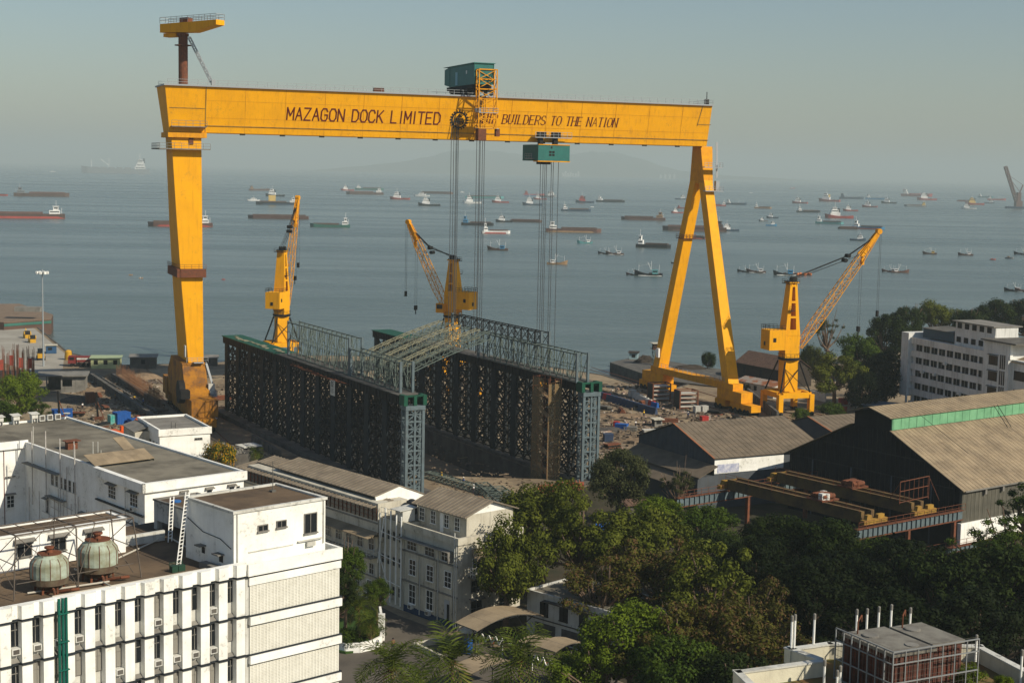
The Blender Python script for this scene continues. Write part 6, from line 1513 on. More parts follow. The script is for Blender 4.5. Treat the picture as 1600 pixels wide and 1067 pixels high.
BO = [
('barge',40,341,112,-1,'brown','white','long reddish barge with a white deckhouse, cut by the left edge','red'),
('barge',65,307,79,1,'brown','grey','dark low barge with lumpy deck gear, above the long reddish barge',None),
('open',0,306,22,1,'red','white','sliver of a red hull at the left edge of the sea',None),
('ship',181,271,98,-1,'grey','white','huge faint tanker with a white stern tower on the horizon',None),
('yacht',82,269,8,1,'white','white','tiny white speck of a boat near the left horizon',None),
('barge',282,354,96,-1,'rust','white','barge half hidden by the rigid leg, red low hull and dark bow','red'),
('ship',405,298,31,1,'brown','tan','farthest small brown cargo ship above the leftmost jib crane','rust'),
('tug',430,307,28,-1,'black','white','black-hulled boat with a tall white wheelhouse, below the far brown ship',None),
('yacht',396,314,20,-1,'white','white','small white launch just left of the black-hulled boat',None),
('barge',433,320,64,-1,'black','white','dark barge carrying a bright yellow deck box','navy'),
('open',435,342,92,-1,'rust','white','empty maroon barge behind the leftmost jib crane tip',None),
('landing',516,355,61,-1,'green','white','dark green barge with white bow and white aft house',None),
('tug',543,298,20,-1,'red','white','small faint red tug left of two merged far barges',None),
('barge',577,297,44,1,'green','white','farther of two merged hulls on the horizon with a pale cabin',None),
('barge',570,304,57,-1,'brown','white','nearer dark barge of two merged hulls near the horizon',None),
('tug',625,312,30,-1,'red','white','red offshore boat with rounded white house left of the hoist ropes',None),
('yacht',659,307,24,-1,'white','white','white-hulled motor launch left of the hoist ropes',None),
('open',683,303,50,1,'rust','white','long thin brown barge crossing behind the left hoist ropes',None),
('tug',671,322,34,-1,'black','white','black tug with white house, nearest left of the hoist ropes',None),
('yacht',722,301,7,1,'white','white','tiny pale boat between the two sets of upper hoist ropes',None),
('open',757,310,60,1,'teal','white','pale green barge behind the upper hoist ropes',None),
('tug',738,318,29,-1,'white','white','all-white patrol boat beside the upper hoist ropes',None),
('tug',782,317,26,-1,'red','white','red boat with a white house right of the white patrol boat',None),
('ship',834,306,32,1,'red','red','red-topped ship with blue bow beyond the lower trolley ropes','blue'),
('tug',857,308,24,1,'grey','white','grey boat touching the red-topped ship at the ropes',None),
('tug',844,312,20,-1,'red','white','small red boat just under the red-topped ship',None),
('tug',832,321,30,-1,'navy','white','dark blue tug with long low stern left of the lower ropes',None),
('barge',900,330,46,1,'navy','white','dark blue barge with white midship house right of the ropes',None),
('tug',914,317,28,-1,'navy','red','blue-hulled tug with a reddish wheelhouse',None),
('barge',954,316,44,1,'black','white','black barge with a white house right of the reddish wheelhouse tug',None),
('tug',788,347,26,-1,'black','white','black tug with a tall white mast beside a dark hopper barge',None),
('open',822,347,50,1,'brown','white','dark hopper barge held by the tall-masted black tug',None),
('barge',746,352,50,1,'black','blue','dark pontoon with a bright blue deckhouse',None),
('barge',775,365,44,1,'white','white','red and white coaster with aft house below the blue deckhouse','red'),
('trawler',778,391,31,-1,'brown','blue','brown trawler with a blue cabin, left of the ropes','brown'),
('barge',896,363,86,1,'rust','white','biggest rusty barge in mid sea with a white aft tower','tan'),
('trawler',914,380,23,-1,'teal','white','turquoise-striped trawler below the biggest rusty barge','teal'),
('trawler',945,397,20,-1,'black','white','black-bowed trawler, left of a rafted pair','white'),
('trawler',961,398,27,-1,'brown','white','white-bottomed trawler, right of a rafted pair','white'),
('trawler',870,413,31,1,'tan','white','tan trawler beside the lower trolley ropes','tan'),
('barge',1005,344,68,-1,'rust','tan','reddish barge with a pipe-covered deck left of the A leg','rust'),
('tug',1064,312,19,1,'navy','white','bluish ship with white upperworks touching the A leg on the left',None),
('tug',1058,333,18,-1,'red','white','bright red tug just left of the A leg',None),
('ship',1068,326,20,1,'red','red','red hull peeping out behind the bright red tug',None),
('barge',1120,322,28,-1,'red','white','red barge passing behind the A leg on its right',None),
('ship',1150,320,32,1,'navy','white','blue-grey coaster with a white stern house right of the A leg',None),
('barge',1085,361,98,-1,'brown','brown','long dark barge passing behind both A legs','rust'),
('tug',1140,361,28,-1,'navy','white','tug with a white house moored at the right end of the long dark barge',None),
('open',1081,373,40,-1,'black','white','low dark hull with red bottom seen between the A legs','red'),
('barge',1021,387,53,1,'black','white','black twin-house vessel left of the A leg foot',None),
('trawler',989,430,20,-1,'brown','blue','brown trawler behind the green-railed one','white'),
('trawler',1014,431,42,-1,'black','teal','large trawler with green rails and white waterline','white'),
('trawler',1055,412,12,-1,'black','white','trawler bow showing at the left edge of the near A leg','white'),
('trawler',1163,425,20,-1,'black','white','left trawler of the pair right of the A leg','white'),
('trawler',1182,426,29,-1,'brown','white','right trawler of the pair right of the A leg','white'),
('trawler',1227,430,34,-1,'black','blue','trawler with blue awning behind the right jib crane top','white'),
('barge',1192,326,26,1,'tan','white','low tan coaster between the A leg and the far red ships','rust'),
('small',1173,302,5,1,'white','white','tiny sail-like white boat right of the A leg near the horizon'),
('small',1238,295,7,1,'red','white','tiny red vessel highest toward the horizon at right'),
('tug',1250,318,23,-1,'red','white','small orange-red boat, leftmost of the right-hand red boats',None),
('tug',1193,346,14,-1,'grey','white','grey little tug, leftmost of a trio',None),
('tug',1207,341,18,-1,'navy','white','dark little tug, farthest of a trio',None),
('tug',1205,353,16,1,'blue','white','blue-white little tug, nearest of a trio',None),
('landing',1263,332,35,1,'black','white','black landing craft with raised bow and white aft house',None),
('tug',1296,315,31,-1,'red','white','red supply vessel with a yellowish wheelhouse top','red','yellow'),
('ship',1330,311,36,1,'navy','navy','blue-grey warship-like hull near the horizon at right',None),
('ship',1370,312,33,1,'blue','white','blue-hulled ship with white bow house at right',None),
('tug',1389,318,22,-1,'black','white','black low tug below the blue-hulled ship',None),
('ship',1432,307,45,1,'red','white','largest bright red ship near the right horizon',None,'red'),
('tug',1448,313,28,-1,'red','white','pinkish-red boat immediately below the largest red ship',None),
('landing',1430,323,32,-1,'grey','yellow','grey landing craft with tall dark bow ramp',None),
('tug',1359,324,22,-1,'red','white','red and black boat between the blue ship and the big supply vessel',None),
('tug',1329,330,22,-1,'red','white','compact red-orange boat above the big supply vessel',None),
('tug',1311,341,41,-1,'red','white','big red supply vessel with tall white superstructure',None),
('barge',1296,350,42,1,'teal','white','long turquoise tanker barge below the big supply vessel',None),
('open',1325,358,30,-1,'brown','white','brown barge bow left of the twin-house blue vessel',None),
('barge',1357,358,48,1,'blue','white','blue vessel with two white houses and red bottom','red'),
('tug',1340,376,23,1,'navy','white','dark tug just above the tip of the right jib',None),
('small',1355,387,12,1,'orange','orange','small orange craft behind the right jib tip'),
('trawler',1453,397,20,-1,'brown','yellow','brown trawler with a yellow-green cabin','brown'),
('trawler',1509,399,21,-1,'brown','white','brown trawler with a small white cabin at right','brown'),
('trawler',1597,398,22,-1,'black','yellow','dark trawler with yellow house at the right edge','white'),
('trawler',1390,425,22,-1,'rust','white','red-bowed trawler, left of the pair near the trees','white'),
('trawler',1406,426,25,1,'rust','white','red-brown trawler, right of the pair near the trees','brown'),
('trawler',1584,455,26,-1,'black','white','black trawler nearest the right edge, left of two','black'),
('trawler',1602,456,28,-1,'rust','white','red-topped trawler cut by the right edge','white'),
('barge',1508,315,24,-1,'red','white','thin faint red barge left of the floating crane',None),
('tug',1523,320,26,-1,'red','yellow','red tug with a yellow-topped house near the floating crane',None),
('tug',1514,327,22,-1,'white','white','white-bowed boat below the yellow-topped red tug',None),
('ship',1540,309,22,1,'teal','white','pale green faint ship farthest near the floating crane',None),
('ship',1557,313,26,1,'red','white','red-white coaster just left of the floating crane',None),
('tug',1546,318,14,1,'navy','white','little navy boat directly left of the floating crane',None),
('small',1551,406,8,1,'red','red','tiny red skiff, left of two near the right trawler'),
('small',1577,404,12,1,'grey','tan','tiny pinkish skiff, right of two near the right trawler'),
('small',204,430,6,1,'tan','tan','tiny brown skiff on the left water, farther of two'),
('small',220,435,6,1,'tan','white','tiny pale skiff on the left water, nearer of two'),
('small',349,437,5,1,'red','red','tiny red float between the rigid leg and the left jib crane'),
('small',925,330-6,5,1,'white','white','tiny white dot of a boat among the tugs at mid sea'),
]
random.seed(9)
for r in BO:
    typ, cx, wy, w, dr, hl_, hs_, lb = r[:8]; low = r[8] if len(r) > 8 else None; ex = r[9] if len(r) > 9 else None
    if 'yellow deck box' in lb: ex = 'yellow'
    cat = {'barge':'barge','open':'barge','tug':'tug boat','ship':'ship','trawler':'fishing boat','yacht':'boat','small':'boat','landing':'landing craft'}[typ]
    K = boat(typ, cx, wy, w, dr, hl_, hs_, lb, low, random.uniform(-14,14) if w < 60 else random.uniform(-4,4), ex, cat)
    if 'yellow deck box' in lb:
        L = w*math.hypot(K.location.x,K.location.y)/CF; b = MB(); b.cbox((L*.12,0,L*.05),(L*.17,L*.1,L*.11)); b.build('yellow_deck_box', BC['yellow'], K)
# red net floats beside the trawler
b = MB(); random.seed(2); p = gp(1252,430,SEA)
for i in range(26): b.sphere((random.uniform(-6,6), random.uniform(-1.2,1.2), random.uniform(0,1.0)), random.uniform(.5,1.0), 7, 5)
o = b.build('net_float_raft', BC['orange'], None); o.location = p; tag(o, 'heap of orange-red floats trailing the trawler with blue awning', 'net floats')
# floating crane
FC = thing('floating_crane', 'reddish floating crane with its boom raised to the left at the right edge', 'floating crane', gp(1590,326,SEA), .1)
L = 85
b = MB(); hull_mb(L*.6,18,4,0,.1).build('hull', BC['navy'], FC)
b = MB(); b.box(-6,8,-6,6,4,16); b.box(-3,5,-4,4,16,34); b.build('crane_house', BC['rust'], FC)
b = MB(); b.truss((-4,0,16),(-32,0,88),6,5,10,1.3,.9); b.bar((4,0,34),(-20,0,62),.8); b.bar((3,0,34),(9,0,50),2); b.bar((9,0,50),(-24,0,70),.6); b.build('crane_boom', BC['rust'], FC)
# moored barge at the left pier
LBg = thing('deck_barge', 'wide rusty deck barge with a green side moored at the left pier', 'barge', gp(30,505,SEA), -R_(-18)+R_(-10))
b = MB(); PB_ = [gp(x,y,2.6) for x,y in ((-60,500),(6,504),(80,499),(83,492),(30,475),(-60,476))]
b = MB(); b.prism([(p.x-LBg.location.x,p.y-LBg.location.y) for p in PB_], -1.0, 5.2); LBg.rotation_euler = (0,0,0); b.build('hull', BC['brown'], LBg)
b = MB(); b.prism([(p.x-LBg.location.x,p.y-LBg.location.y) for p in PB_], 5.201, 5.35); b.build('rusty_deck', mat('rusty_deck',(.20,.145,.10),.9,c2=(.12,.09,.065),sc=.3), LBg)
q0, q1 = PB_[1]-LBg.location, PB_[2]-LBg.location; b = MB(); n_ = Vector((q1.y-q0.y, q0.x-q1.x, 0)).normalized()*.1
b.bar(Vector((q0.x,q0.y,4.3))+n_, Vector((q1.x,q1.y,4.3))+n_, .12, .9); b.build('green_side_strip', BC['green'], LBg)
b = MB(); c = gp(45,487,5.2)-LBg.location; b.cbox((c.x,c.y,7.95-LBg.location.z-2.6+2.6-2.6),(9,4,1.6)); b.build('deck_box', m_conc, LBg)
# distant pale buildings on the far shore
random.seed(8)
for px, n_, lb in ((888,7,'cluster of faint pale towers on the far shore, left of the A leg'),(1040,4,'faint pale building blocks on the far shore beside the A leg'),):
    for i in range(n_):
        P = gp(px-14+i*(28/n_), 276, 0); Y = 16200; s = Y/P.y if P.y > 0 else 1; X = (px-14+i*28/n_-800)/CF*Y
        T_ = thing('distant_building', lb, 'building', (X, Y, SEA-1), 0, 'pale buildings on the far shore' if px < 1000 else 'pale blocks on the far shore')
        h = random.uniform(33,58) if px < 1000 else 44
        b = MB(); b.box(-9,9,-9,9,0,h); b.build('wall', BC['white'], T_)
        b = MB()
        for k in range(5): b.box(-7.5,7.5,-9.1,-9.01,3+k*h/6,4.6+k*h/6)
        b.build('window_row', m_glass, T_)
# ---------------- yard clutter, sheds, vehicles, people ----------------
m_pole = mat('grey_pole', (.28,.31,.32), .5)
def simple(name, label, cat, loc, rz, mb, m, group=None):
    o = mb.build(name, m); o.location = loc; o.rotation_euler = (0,0,rz); tag(o, label, cat, group); return o
# flood light mast
p = gp(68,572); FMt = thing('floodlight_mast', 'tall thin floodlight mast on the left pier', 'light mast', p, 0)
b = MB(); b.tube((0,0,0),(0,0,27.5),.28,10,.14); b.build('pole', m_pole, FMt)
b = MB(); b.lathe((0,0,26.6),[(1.4,0),(1.4,.15)],16); b.build('ring', m_pole, FMt)
for i in range(8):
    t = 2*math.pi*i/8; b = MB(); b.cbox((1.5*math.cos(t),1.5*math.sin(t),26.2),(.6,.6,.7),t); b.build('floodlight', m_white, FMt)
def shed(label, x0y0, az, L, W, h, rise, mw, mr, name='shed', openings=3, mono=False, z=0, group=None):
    T_ = thing(name, label, 'shed', x0y0, R_(90-az), group); b = MB(); b.box(0,L,0,W,0,h)
    if not mono: b.xprism([(0,h),(W,h),(W/2,h+rise)],0,L)
    b.build('wall', mw, T_)
    if mono:
        b = MB(); b.slab([(-.4,-.5,h+.1),(L+.4,-.5,h+.1),(L+.4,W+.4,h+.1+rise),(-.4,W+.4,h+.1+rise)],.15); b.build('roof', mr, T_)
    else:
        b = MB(); b.slab([(-.4,-.5,h-.1),(L+.4,-.5,h-.1),(L+.4,W/2,h+rise+.1),(-.4,W/2,h+rise+.1)],.12); b.slab([(-.4,W/2+.01,h+rise+.1),(L+.4,W/2+.01,h+rise+.1),(L+.4,W+.5,h-.1),(-.4,W+.5,h-.1)],.12)
        k = int(L/.9)
        for i in range(k+1): b.bar((L*i/k,-.5,h-.06),(L*i/k,W/2,h+rise+.14),.08,.06)
        b.build('roof', mr, T_)
    for i in range(openings):
        u = L*(i+.5)/openings-.5; b = MB(); b.box(u,u+1.1,-.05,-.001,h*.4,h*.8); b.build('window', m_blk, T_)
    for i in range(max(1,openings-1)):
        u = W*(i+.5)/max(1,openings-1)-.4; b = MB(); b.box(-.05,-.001,u,u+.9,h*.35,h*.8); b.build('window', m_blk, T_)
    return T_
m_tile = mat('brown_tile_roof', (.14,.085,.06), .95, c2=(.08,.055,.045), sc=1.2, amt=.9, bump=.5)
m_wood = mat('dark_timber', (.035,.028,.022), .9, c2=(.06,.05,.04), sc=1)
m_rusts = mat('patchy_rust_sheet', (.26,.23,.20), .9, c2=(.24,.10,.05), sc=.35, amt=1, lo=.45, hi=.55)
m_lime = mat('pale_lime_wall', (.42,.44,.22), .9, c2=(.30,.31,.17), sc=.8, amt=.7)
shed('long brown tiled shed on the waterfront behind the A leg', gp(1150,590), 150, 22, 9, 4.6, 3.0, m_wood, m_tile)
shed('low whitish shed with a patchy rusty roof in front of the tiled shed', gp(1152,612), 147, 14, 6, 3.2, .9, m_white_w, m_rusts)
shed('pale lime-green site office at the left waterfront', gp(142,576), 82, 8.0, 4.0, 3.0, .25, m_lime, mat('pale_green_slab',(.3,.36,.22),.9), 'site_office', 3, True)
shed('weathered grey plank shed left of the rigid crane leg', gp(203,576), 80, 7.2, 5, 3.2, .3, m_conc_d, m_conc, 'shed', 1, True)
shed('low grey quay hut just right of the rigid crane leg', gp(310,572), 80, 5.4, 4, 2.4, .3, m_conc_d, m_conc, 'shed', 1, True)
shed('little bluish hut at the jetty end', gp(983,563), 100, 2.6, 2.4, 2.4, .2, mat('pale_blue_board',(.25,.36,.38),.8), m_wood, 'hut', 1, True)
shed('blue-roofed low shed in the dark yard left of the banded block', gp(1348,652), 120, 9, 5, 3.2, .3, mat('dark_blue_board',(.02,.05,.08),.8), mat('blue_grey_roof',(.10,.14,.18),.8), 'shed', 2, True)
shed('small brown-roofed shed between the dark tree and the lean-to', gp(978,812), 60, 4.2, 3.2, 2.6, .5, m_conc_d, m_tile, 'shed', 1)
shed('tiny site hut with a cream roof in the sandy yard', gp(1023,667), 70, 1.9, 1.8, 1.7, .1, m_conc, m_cream, 'hut', 1, True)
shed('small concrete shelter with slab roof beside the flowering shrub', gp(382,716), 49, 3.4, 2.6, 2.2, .1, m_conc_d, m_white_w, 'shelter', 1, True)
# watch tower on the jetty
WTw = thing('watch_tower', 'steel-legged watch tower with a flat roof on the jetty', 'watch tower', gp(1024,572), .3)
b = MB(); b.truss((0,0,0),(0,0,5.2),1.6,1.6,5,.14,.08); b.build('tower_frame', m_truss, WTw)
b = MB(); b.box(-1.3,1.3,-1.3,1.3,5.2,5.35); b.rail([(-1.3,-1.3,5.3),(1.3,-1.3,5.3),(1.3,1.3,5.3)],1,.06,1); b.build('platform', m_rust, WTw)
b = MB(); b.box(-.9,.9,-.9,.9,5.36,6.9); b.build('cabin', m_wood, WTw); b = MB(); b.box(-1.6,1.6,-1.4,1.4,6.91,7.1); b.build('roof', m_cream, WTw)
# grey unfinished building and the rebar building
UB = thing('unfinished_building', 'grey single-storey unfinished block with a flat slab roof near the pier', 'building', gp(72,614), R_(90-78))
b = MB(); b.box(0,9.6,0,7,0,.3)
for x in (0,3.6,7.2,9.3):
    for y in (0,6.6): b.box(x,x+.35,y,y+.35,.3,4.2)
b.box(3.95,9.6,.05,.3,.3,1.6); b.box(6.3,9.6,.06,.29,1.61,4.19); b.box(3.95,6.29,.07,.28,3.4,4.18); b.box(.1,.3,.4,6.6,.3,1.8); b.box(9.35,9.55,.4,6.6,.3,4.19); b.box(.3,9.3,6.7,6.9,.3,4.19)
b.build('wall', m_conc, UB); b = MB(); b.box(-2.4,10.2,-.9,7.8,4.2,4.5); b.build('roof_slab', m_conc, UB)
RB = thing('rebar_structure', 'half-built structure of reinforcing bars and red formwork at the left edge', 'construction', gp(-12,625), R_(15))
random.seed(6); b = MB()
for i in range(9):
    for j in range(4):
        x, y = i*1.15, j*2.2; h = random.uniform(9,13)
        for dx, dy in ((0,0),(.35,0),(0,.35),(.35,.35)): b.bar((x+dx,y+dy,0),(x+dx+random.uniform(-.08,.08),y+dy,h+random.uniform(-.6,.8)),.07)
b.build('reinforcing_bar', m_rust, RB)
b = MB()
for i in range(5): b.cbox((i*2.2,random.choice((0,2.2)),random.uniform(7,9.5)),(.9,.9,2.4))
b.build('red_formwork', mat('red_formwork',(.32,.06,.04),.8,c2=(.18,.06,.04),sc=1.5), RB)
b = MB(); b.box(-.3,9.8,-.4,7.2,3.2,3.45)
for i in range(7): b.bar((i*1.6,-1.2,0),(i*1.6,-1.2,5.5),.08)
for z in (1.6,3.3,5.0): b.bar((-.5,-1.2,z),(10,-1.2,z),.08)
b.build('timber_deck', m_wood, RB)
# trench walls and rebar cages by the rigid leg
def wall_seg(label, a, c, w, h, m=None, name='concrete_wall', cat='wall'):
    A_ = gp(*a); B_ = gp(*c); d = B_-A_; o = MB(); o.box(0,d.length,-w/2,w/2,-.05,h)
    for i in range(int(d.length/3)): o.box(i*3,i*3+.25,-w/2-.12,-w/2-.001,0,h*.9)
    return simple(name, label, cat, A_, math.atan2(d.y,d.x), o, m or m_conc_d)
wall_seg('long dark dock wall running down beside the rubble toward the rigid leg', (140,592), (243,662), .9, 1.9)
wall_seg('second dark dock wall behind the reinforcing bars', (176,592), (248,636), .8, 1.6)
wall_seg('thin pale wall strip between two dock walls', (150,586), (245,645), .25, .5, m_conc)
wall_seg('dark parapet wall right of the flowering shrub', (395,692), (438,718), .4, 1.8)
wall_seg('rough stone wall right of the A leg foot', (1168,622), (1215,660), .6, 2.6)
wall_seg('whitish yard wall behind the right jib crane', (1195,606), (1290,628), .3, 2.2, m_white_w)
RC = thing('rebar_cage', 'long thicket of rusty reinforcing bars beside the rigid leg foot', 'rebar', gp(182,596), 0); random.seed(12)
ang = math.atan2(*(lambda d:(d.y,d.x))(gp(246,640)-gp(182,596))); RC.rotation_euler = (0,0,ang); Lr = (gp(246,640)-gp(182,596)).length; b = MB()
for i in range(46):
    for j in range(3):
        x = Lr*i/46; b.bar((x,j*.8,0),(x+random.uniform(-.1,.1),j*.8,random.uniform(3.6,5.0)),.07)
for z in (.8,1.8,2.8,3.6): b.bar((0,0,z),(Lr,0,z),.06); b.bar((0,1.6,z),(Lr,1.6,z),.06)
b.build('reinforcing_bar', mat('rusty_bar',(.20,.10,.05),.9,c2=(.12,.07,.04),sc=2), RC)
def mound(label, px, py, rx, ry, h, m, name='earth_mound', seed=1):
    o = gp(px,py); n = 26; rnd = random.Random(seed); V = []; F = []
    ph = [rnd.uniform(0,6) for _ in range(6)]
    for i in range(n+1):
        for j in range(n+1):
            x = (i/n-.5)*2; y = (j/n-.5)*2; r2 = x*x+y*y
            z = max(0,1-r2)**.8*h*(.75+.25*math.sin(3*x+ph[0])*math.cos(4*y+ph[1])+.12*math.sin(11*x+ph[2])*math.sin(9*y+ph[3])+.06*rnd.random())-.05
            V.append((x*rx,y*ry,z))
    for i in range(n):
        for j in range(n): a = i*(n+1)+j; F.append((a,a+n+1,a+n+2,a+1))
    b = MB(); b.add(V,F); return simple(name, label, 'mound', o, 0, b, m)
m_earth = mat('heaped_earth', (.24,.17,.105), .95, c2=(.14,.10,.065), sc=.8, amt=.9, bump=.8, bsc=3)
m_grav = mat('dark_gravel', (.06,.055,.05), .95, c2=(.10,.09,.08), sc=2, amt=.9, bump=.8, bsc=5)
mound('brown earth mound behind the reinforcing bars', 205,590,8.5,4.5,2.6,m_earth,seed=1)
mound('dark gravel heap beside the grey unfinished block', 117,627,4.0,3.0,1.8,m_grav,'gravel_heap',2)
mound('rubble heap between the gravel and the dock wall', 155,612,7,4,1.3,m_earth,'rubble_heap',3)
mound('pale sand bank right of the rigid leg', 345,598,7,4,1.2,m_dirt,'sand_bank',4)
mound('brown rubble bank in the sandy yard', 1015,690,8,3,1.0,m_earth,'rubble_heap',5)
mound('earth bank near the right green-capped column', 965,650,7,3,.9,m_earth,seed=6)
mound('spoil heap before the blue barrier row', 960,672,5,2.5,.8,m_grav,'spoil_heap',7)
mound('tangled dark junk heap on the jetty', 1008,568,4.2,2.2,2.6,m_wood,'junk_heap',8)
mound('dark junk heap behind the A leg', 1075,578,6,2.6,2.0,m_wood,'junk_heap',9)
mound('low earth bank under the left steel frame', 350,640,5,3,1.0,m_earth,seed=10)
# loose debris nobody could count
random.seed(21); b = MB()
def scatter(poly, n, smin, smax):
    xs = [p[0] for p in poly]; ys = [p[1] for p in poly]; k = 0
    while k < n:
        x, y = random.uniform(min(xs),max(xs)), random.uniform(min(ys),max(ys)); c = False
        for i in range(len(poly)):
            a, d = poly[i], poly[i-1]
            if (a[1] > y) != (d[1] > y) and x < (d[0]-a[0])*(y-a[1])/(d[1]-a[1])+a[0]: c = not c
        if not c: continue
        P = gp(x,y); s = random.uniform(smin,smax)
        if random.random() < .3: b.cbox((P.x,P.y,-.02),(s*random.uniform(2,6),s*.5,s*.4),random.uniform(0,3.1))
        else: b.cbox((P.x,P.y,-.02),(s,s*random.uniform(.5,1.2),s*random.uniform(.3,.8)),random.uniform(0,3.1))
        k += 1
scatter([(935,600),(1020,600),(1100,640),(1180,655),(1060,665),(1010,705),(940,720)], 850, .15,.95)
scatter([(100,590),(245,590),(260,640),(200,690),(100,670)], 800, .12,.8)
scatter([(310,590),(365,585),(360,640),(320,660)], 120, .15,.6)
scatter([(670,690),(800,740),(900,775),(760,790),(670,760)], 200, .12,.5)
scatter([(330,690),(400,700),(440,730),(330,735)], 200, .2,.7)
o = b.build('debris', mat('debris', (.20,.15,.10), .95, c2=(.05,.04,.035), sc=.9, amt=1)); o['kind'] = 'stuff'
random.seed(22); b = MB()
scatter([(935,600),(1020,600),(1100,640),(1180,655),(1060,665),(1010,705),(940,720)], 260, .15,.7)
scatter([(100,590),(245,590),(260,640),(200,690),(100,670)], 220, .12,.6)
o = b.build('pale_debris', mat('pale_debris', (.45,.42,.36), .9, c2=(.25,.12,.08), sc=.9, amt=1)); o['kind'] = 'stuff'
# containers and boxes
BXC = {'blue': mat('blue_container',(.015,.09,.32),.6,c2=(.01,.05,.2),sc=1), 'teal': mat('teal_container',(.05,.30,.26),.6,c2=(.5,.55,.5),sc=.8), 'red': mat('red_container',(.36,.03,.025),.6,c2=(.2,.03,.02),sc=1), 'grey': m_conc, 'pale': mat('pale_concrete_block',(.46,.45,.40),.9,c2=(.3,.29,.25),sc=1), 'navy': mat('navy_barrier',(.03,.05,.10),.7,c2=(.06,.07,.09),sc=1), 'rust': m_rust}
def boxy(label, px, py, L, W, h, az, c, name='container', cat='container', group=None):
    T_ = thing(name, label, cat, gp(px,py), R_(90-az), group); b = MB(); b.box(-L/2,L/2,-W/2,W/2,.1,h); b.box(-L/2-.05,L/2+.05,-W/2-.05,W/2+.05,h+.001,h+.1); b.build('body', BXC[c], T_)
    b = MB()
    for i in range(int(L/.4)): b.box(-L/2+.1+i*.4,-L/2+.25+i*.4,-W/2-.05,-W/2-.001,.2,h-.1)
    b.build('corrugation', BXC[c], T_); return T_
boxy('large bright blue container beside the orange excavator', 190,662,3.2,2.6,2.6,50,'blue')
boxy('lower blue container right of the large blue one', 211,664,2.6,2.2,1.4,50,'blue')
boxy('teal and white generator box left of the blue container', 176,663,1.7,1.6,2.1,50,'teal','generator','generator')
boxy('blue crate row partly behind the roof air conditioners', 97,652,4.5,2,1.8,70,'blue')
boxy('rust-red container near the dark gravel heap', 141,629,2.0,2,2.4,60,'rust')
boxy('small white block on the sandy yard near the barrier row', 988,620,1.6,1.5,1.8,70,'pale','concrete_block','concrete block')
boxy('left of two pale concrete blocks by the steel racks', 1089,645,1.6,1.5,1.6,70,'pale','concrete_block','concrete block','pale concrete blocks')
boxy('right of two pale concrete blocks by the steel racks', 1100,645,1.6,1.5,1.7,70,'pale','concrete_block','concrete block','pale concrete blocks')
boxy('bright red box right behind the warehouse ridge', 1100,661,1.7,1.4,1.6,70,'red','metal_box','box')
boxy('dark blue skip in the middle of the sandy yard', 971,672,2.8,1.6,1.4,110,'blue','skip','skip')
boxy('maroon drum box left of the dark blue skip', 963,667,1.2,1.2,1.2,110,'red','metal_box','box')
boxy('grey low trough right of the dark blue skip', 985,673,3.0,1.4,.9,100,'grey','trough','trough')
boxy('blue-grey crate near the right column foot', 950,690,2.0,1.6,1.7,80,'navy','crate','crate')
boxy('pale tarpaulin-covered stack left of the warehouse gable', 1016,677,3.4,2.2,.8,80,'pale','covered_stack','stack')
boxy('grey block cluster between the two steel racks', 1050,622,3.0,1.6,1.4,70,'grey','concrete_block','concrete block')
ob = ['orange bin, leftmost in the dark yard','orange bin right of the leftmost one','low orange stand in the dark yard']
for i, (x,y,h) in enumerate(((1314,632,1.6),(1321,632,1.6),(1319,645,1.5))): boxy(ob[i], x,y,1.0,1.0,h,70,'red','bin','bin','orange bins in the dark yard')
# barrier rows
n = 16; bl = 'one of the dark blue concrete barriers in the long row right of the green-capped column'
for i in range(n):
    t = i/(n-1); T_ = thing('road_barrier', bl if i != 2 else 'lone bright red barrier in the dark blue barrier row', 'barrier', gp(937+83*t, 622+25*t), R_(90-137), 'dark blue barriers in the long row' if i != 2 else None)
    b = MB(); b.xprism([(-.6,0),(.6,0),(.45,.5),(.22,1.7),(-.22,1.7),(-.45,.5)],-1.15,1.15); b.build('body', BXC['navy'] if i != 2 else BXC['red'], T_)
for i in range(7):
    t = i/6; c = ['pale','pale','pale','pale','pale','red','blue'][i]
    lb2 = 'one of the pale concrete barriers in the short row' if c == 'pale' else ('red barrier at the end of the short pale row' if c == 'red' else 'blue barrier ending the short pale row')
    T_ = thing('road_barrier', lb2, 'barrier', gp(994+29*t, 622+16*t), R_(90-137), 'pale barriers in the short row' if c == 'pale' else None)
    b = MB(); b.xprism([(-.6,0),(.6,0),(.45,.5),(.25,1.5),(-.25,1.5),(-.45,.5)],-1.0,1.0); b.build('body', BXC[c], T_)
# steel racks
for (x,y,lb) in ((1020,628,'rusty steel rack stacked with plates, left of two by the A frame'),(1062,640,'rusty steel rack stacked with plates, right of two by the A frame')):
    T_ = thing('steel_rack', lb, 'rack', gp(x,y), R_(90-72), 'rusty racks by the A frame'); b = MB(); Lk, Wk, Hk = 4.8, 3.4, 4.6
    for xx in (0,Lk):
        for yy in (0,Wk): b.box(xx-.15,xx+.15,yy-.15,yy+.15,0,Hk)
    for z in (.3,1.5,2.6,3.6,4.5): b.box(0,Lk,-.1,.1,z,z+.2); b.box(0,Lk,Wk-.1,Wk+.1,z,z+.2); b.box(-.1,.1,.11,Wk-.11,z,z+.2); b.box(Lk-.1,Lk+.1,.11,Wk-.11,z,z+.2)
    b.build('rack_frame', m_rust, T_)
    b = MB()
    for k in range(4): b.box(.2,Lk-.2,.2,Wk-.2,.55+k*1.05,.9+k*1.05)
    b.build('plate_stack', BXC['pale'] if x > 0 else m_rust, T_); b = MB(); b.box(-.12,-.05,.2,Wk-.2,.2,Hk-.1); b.build('end_panel', m_blk, T_)
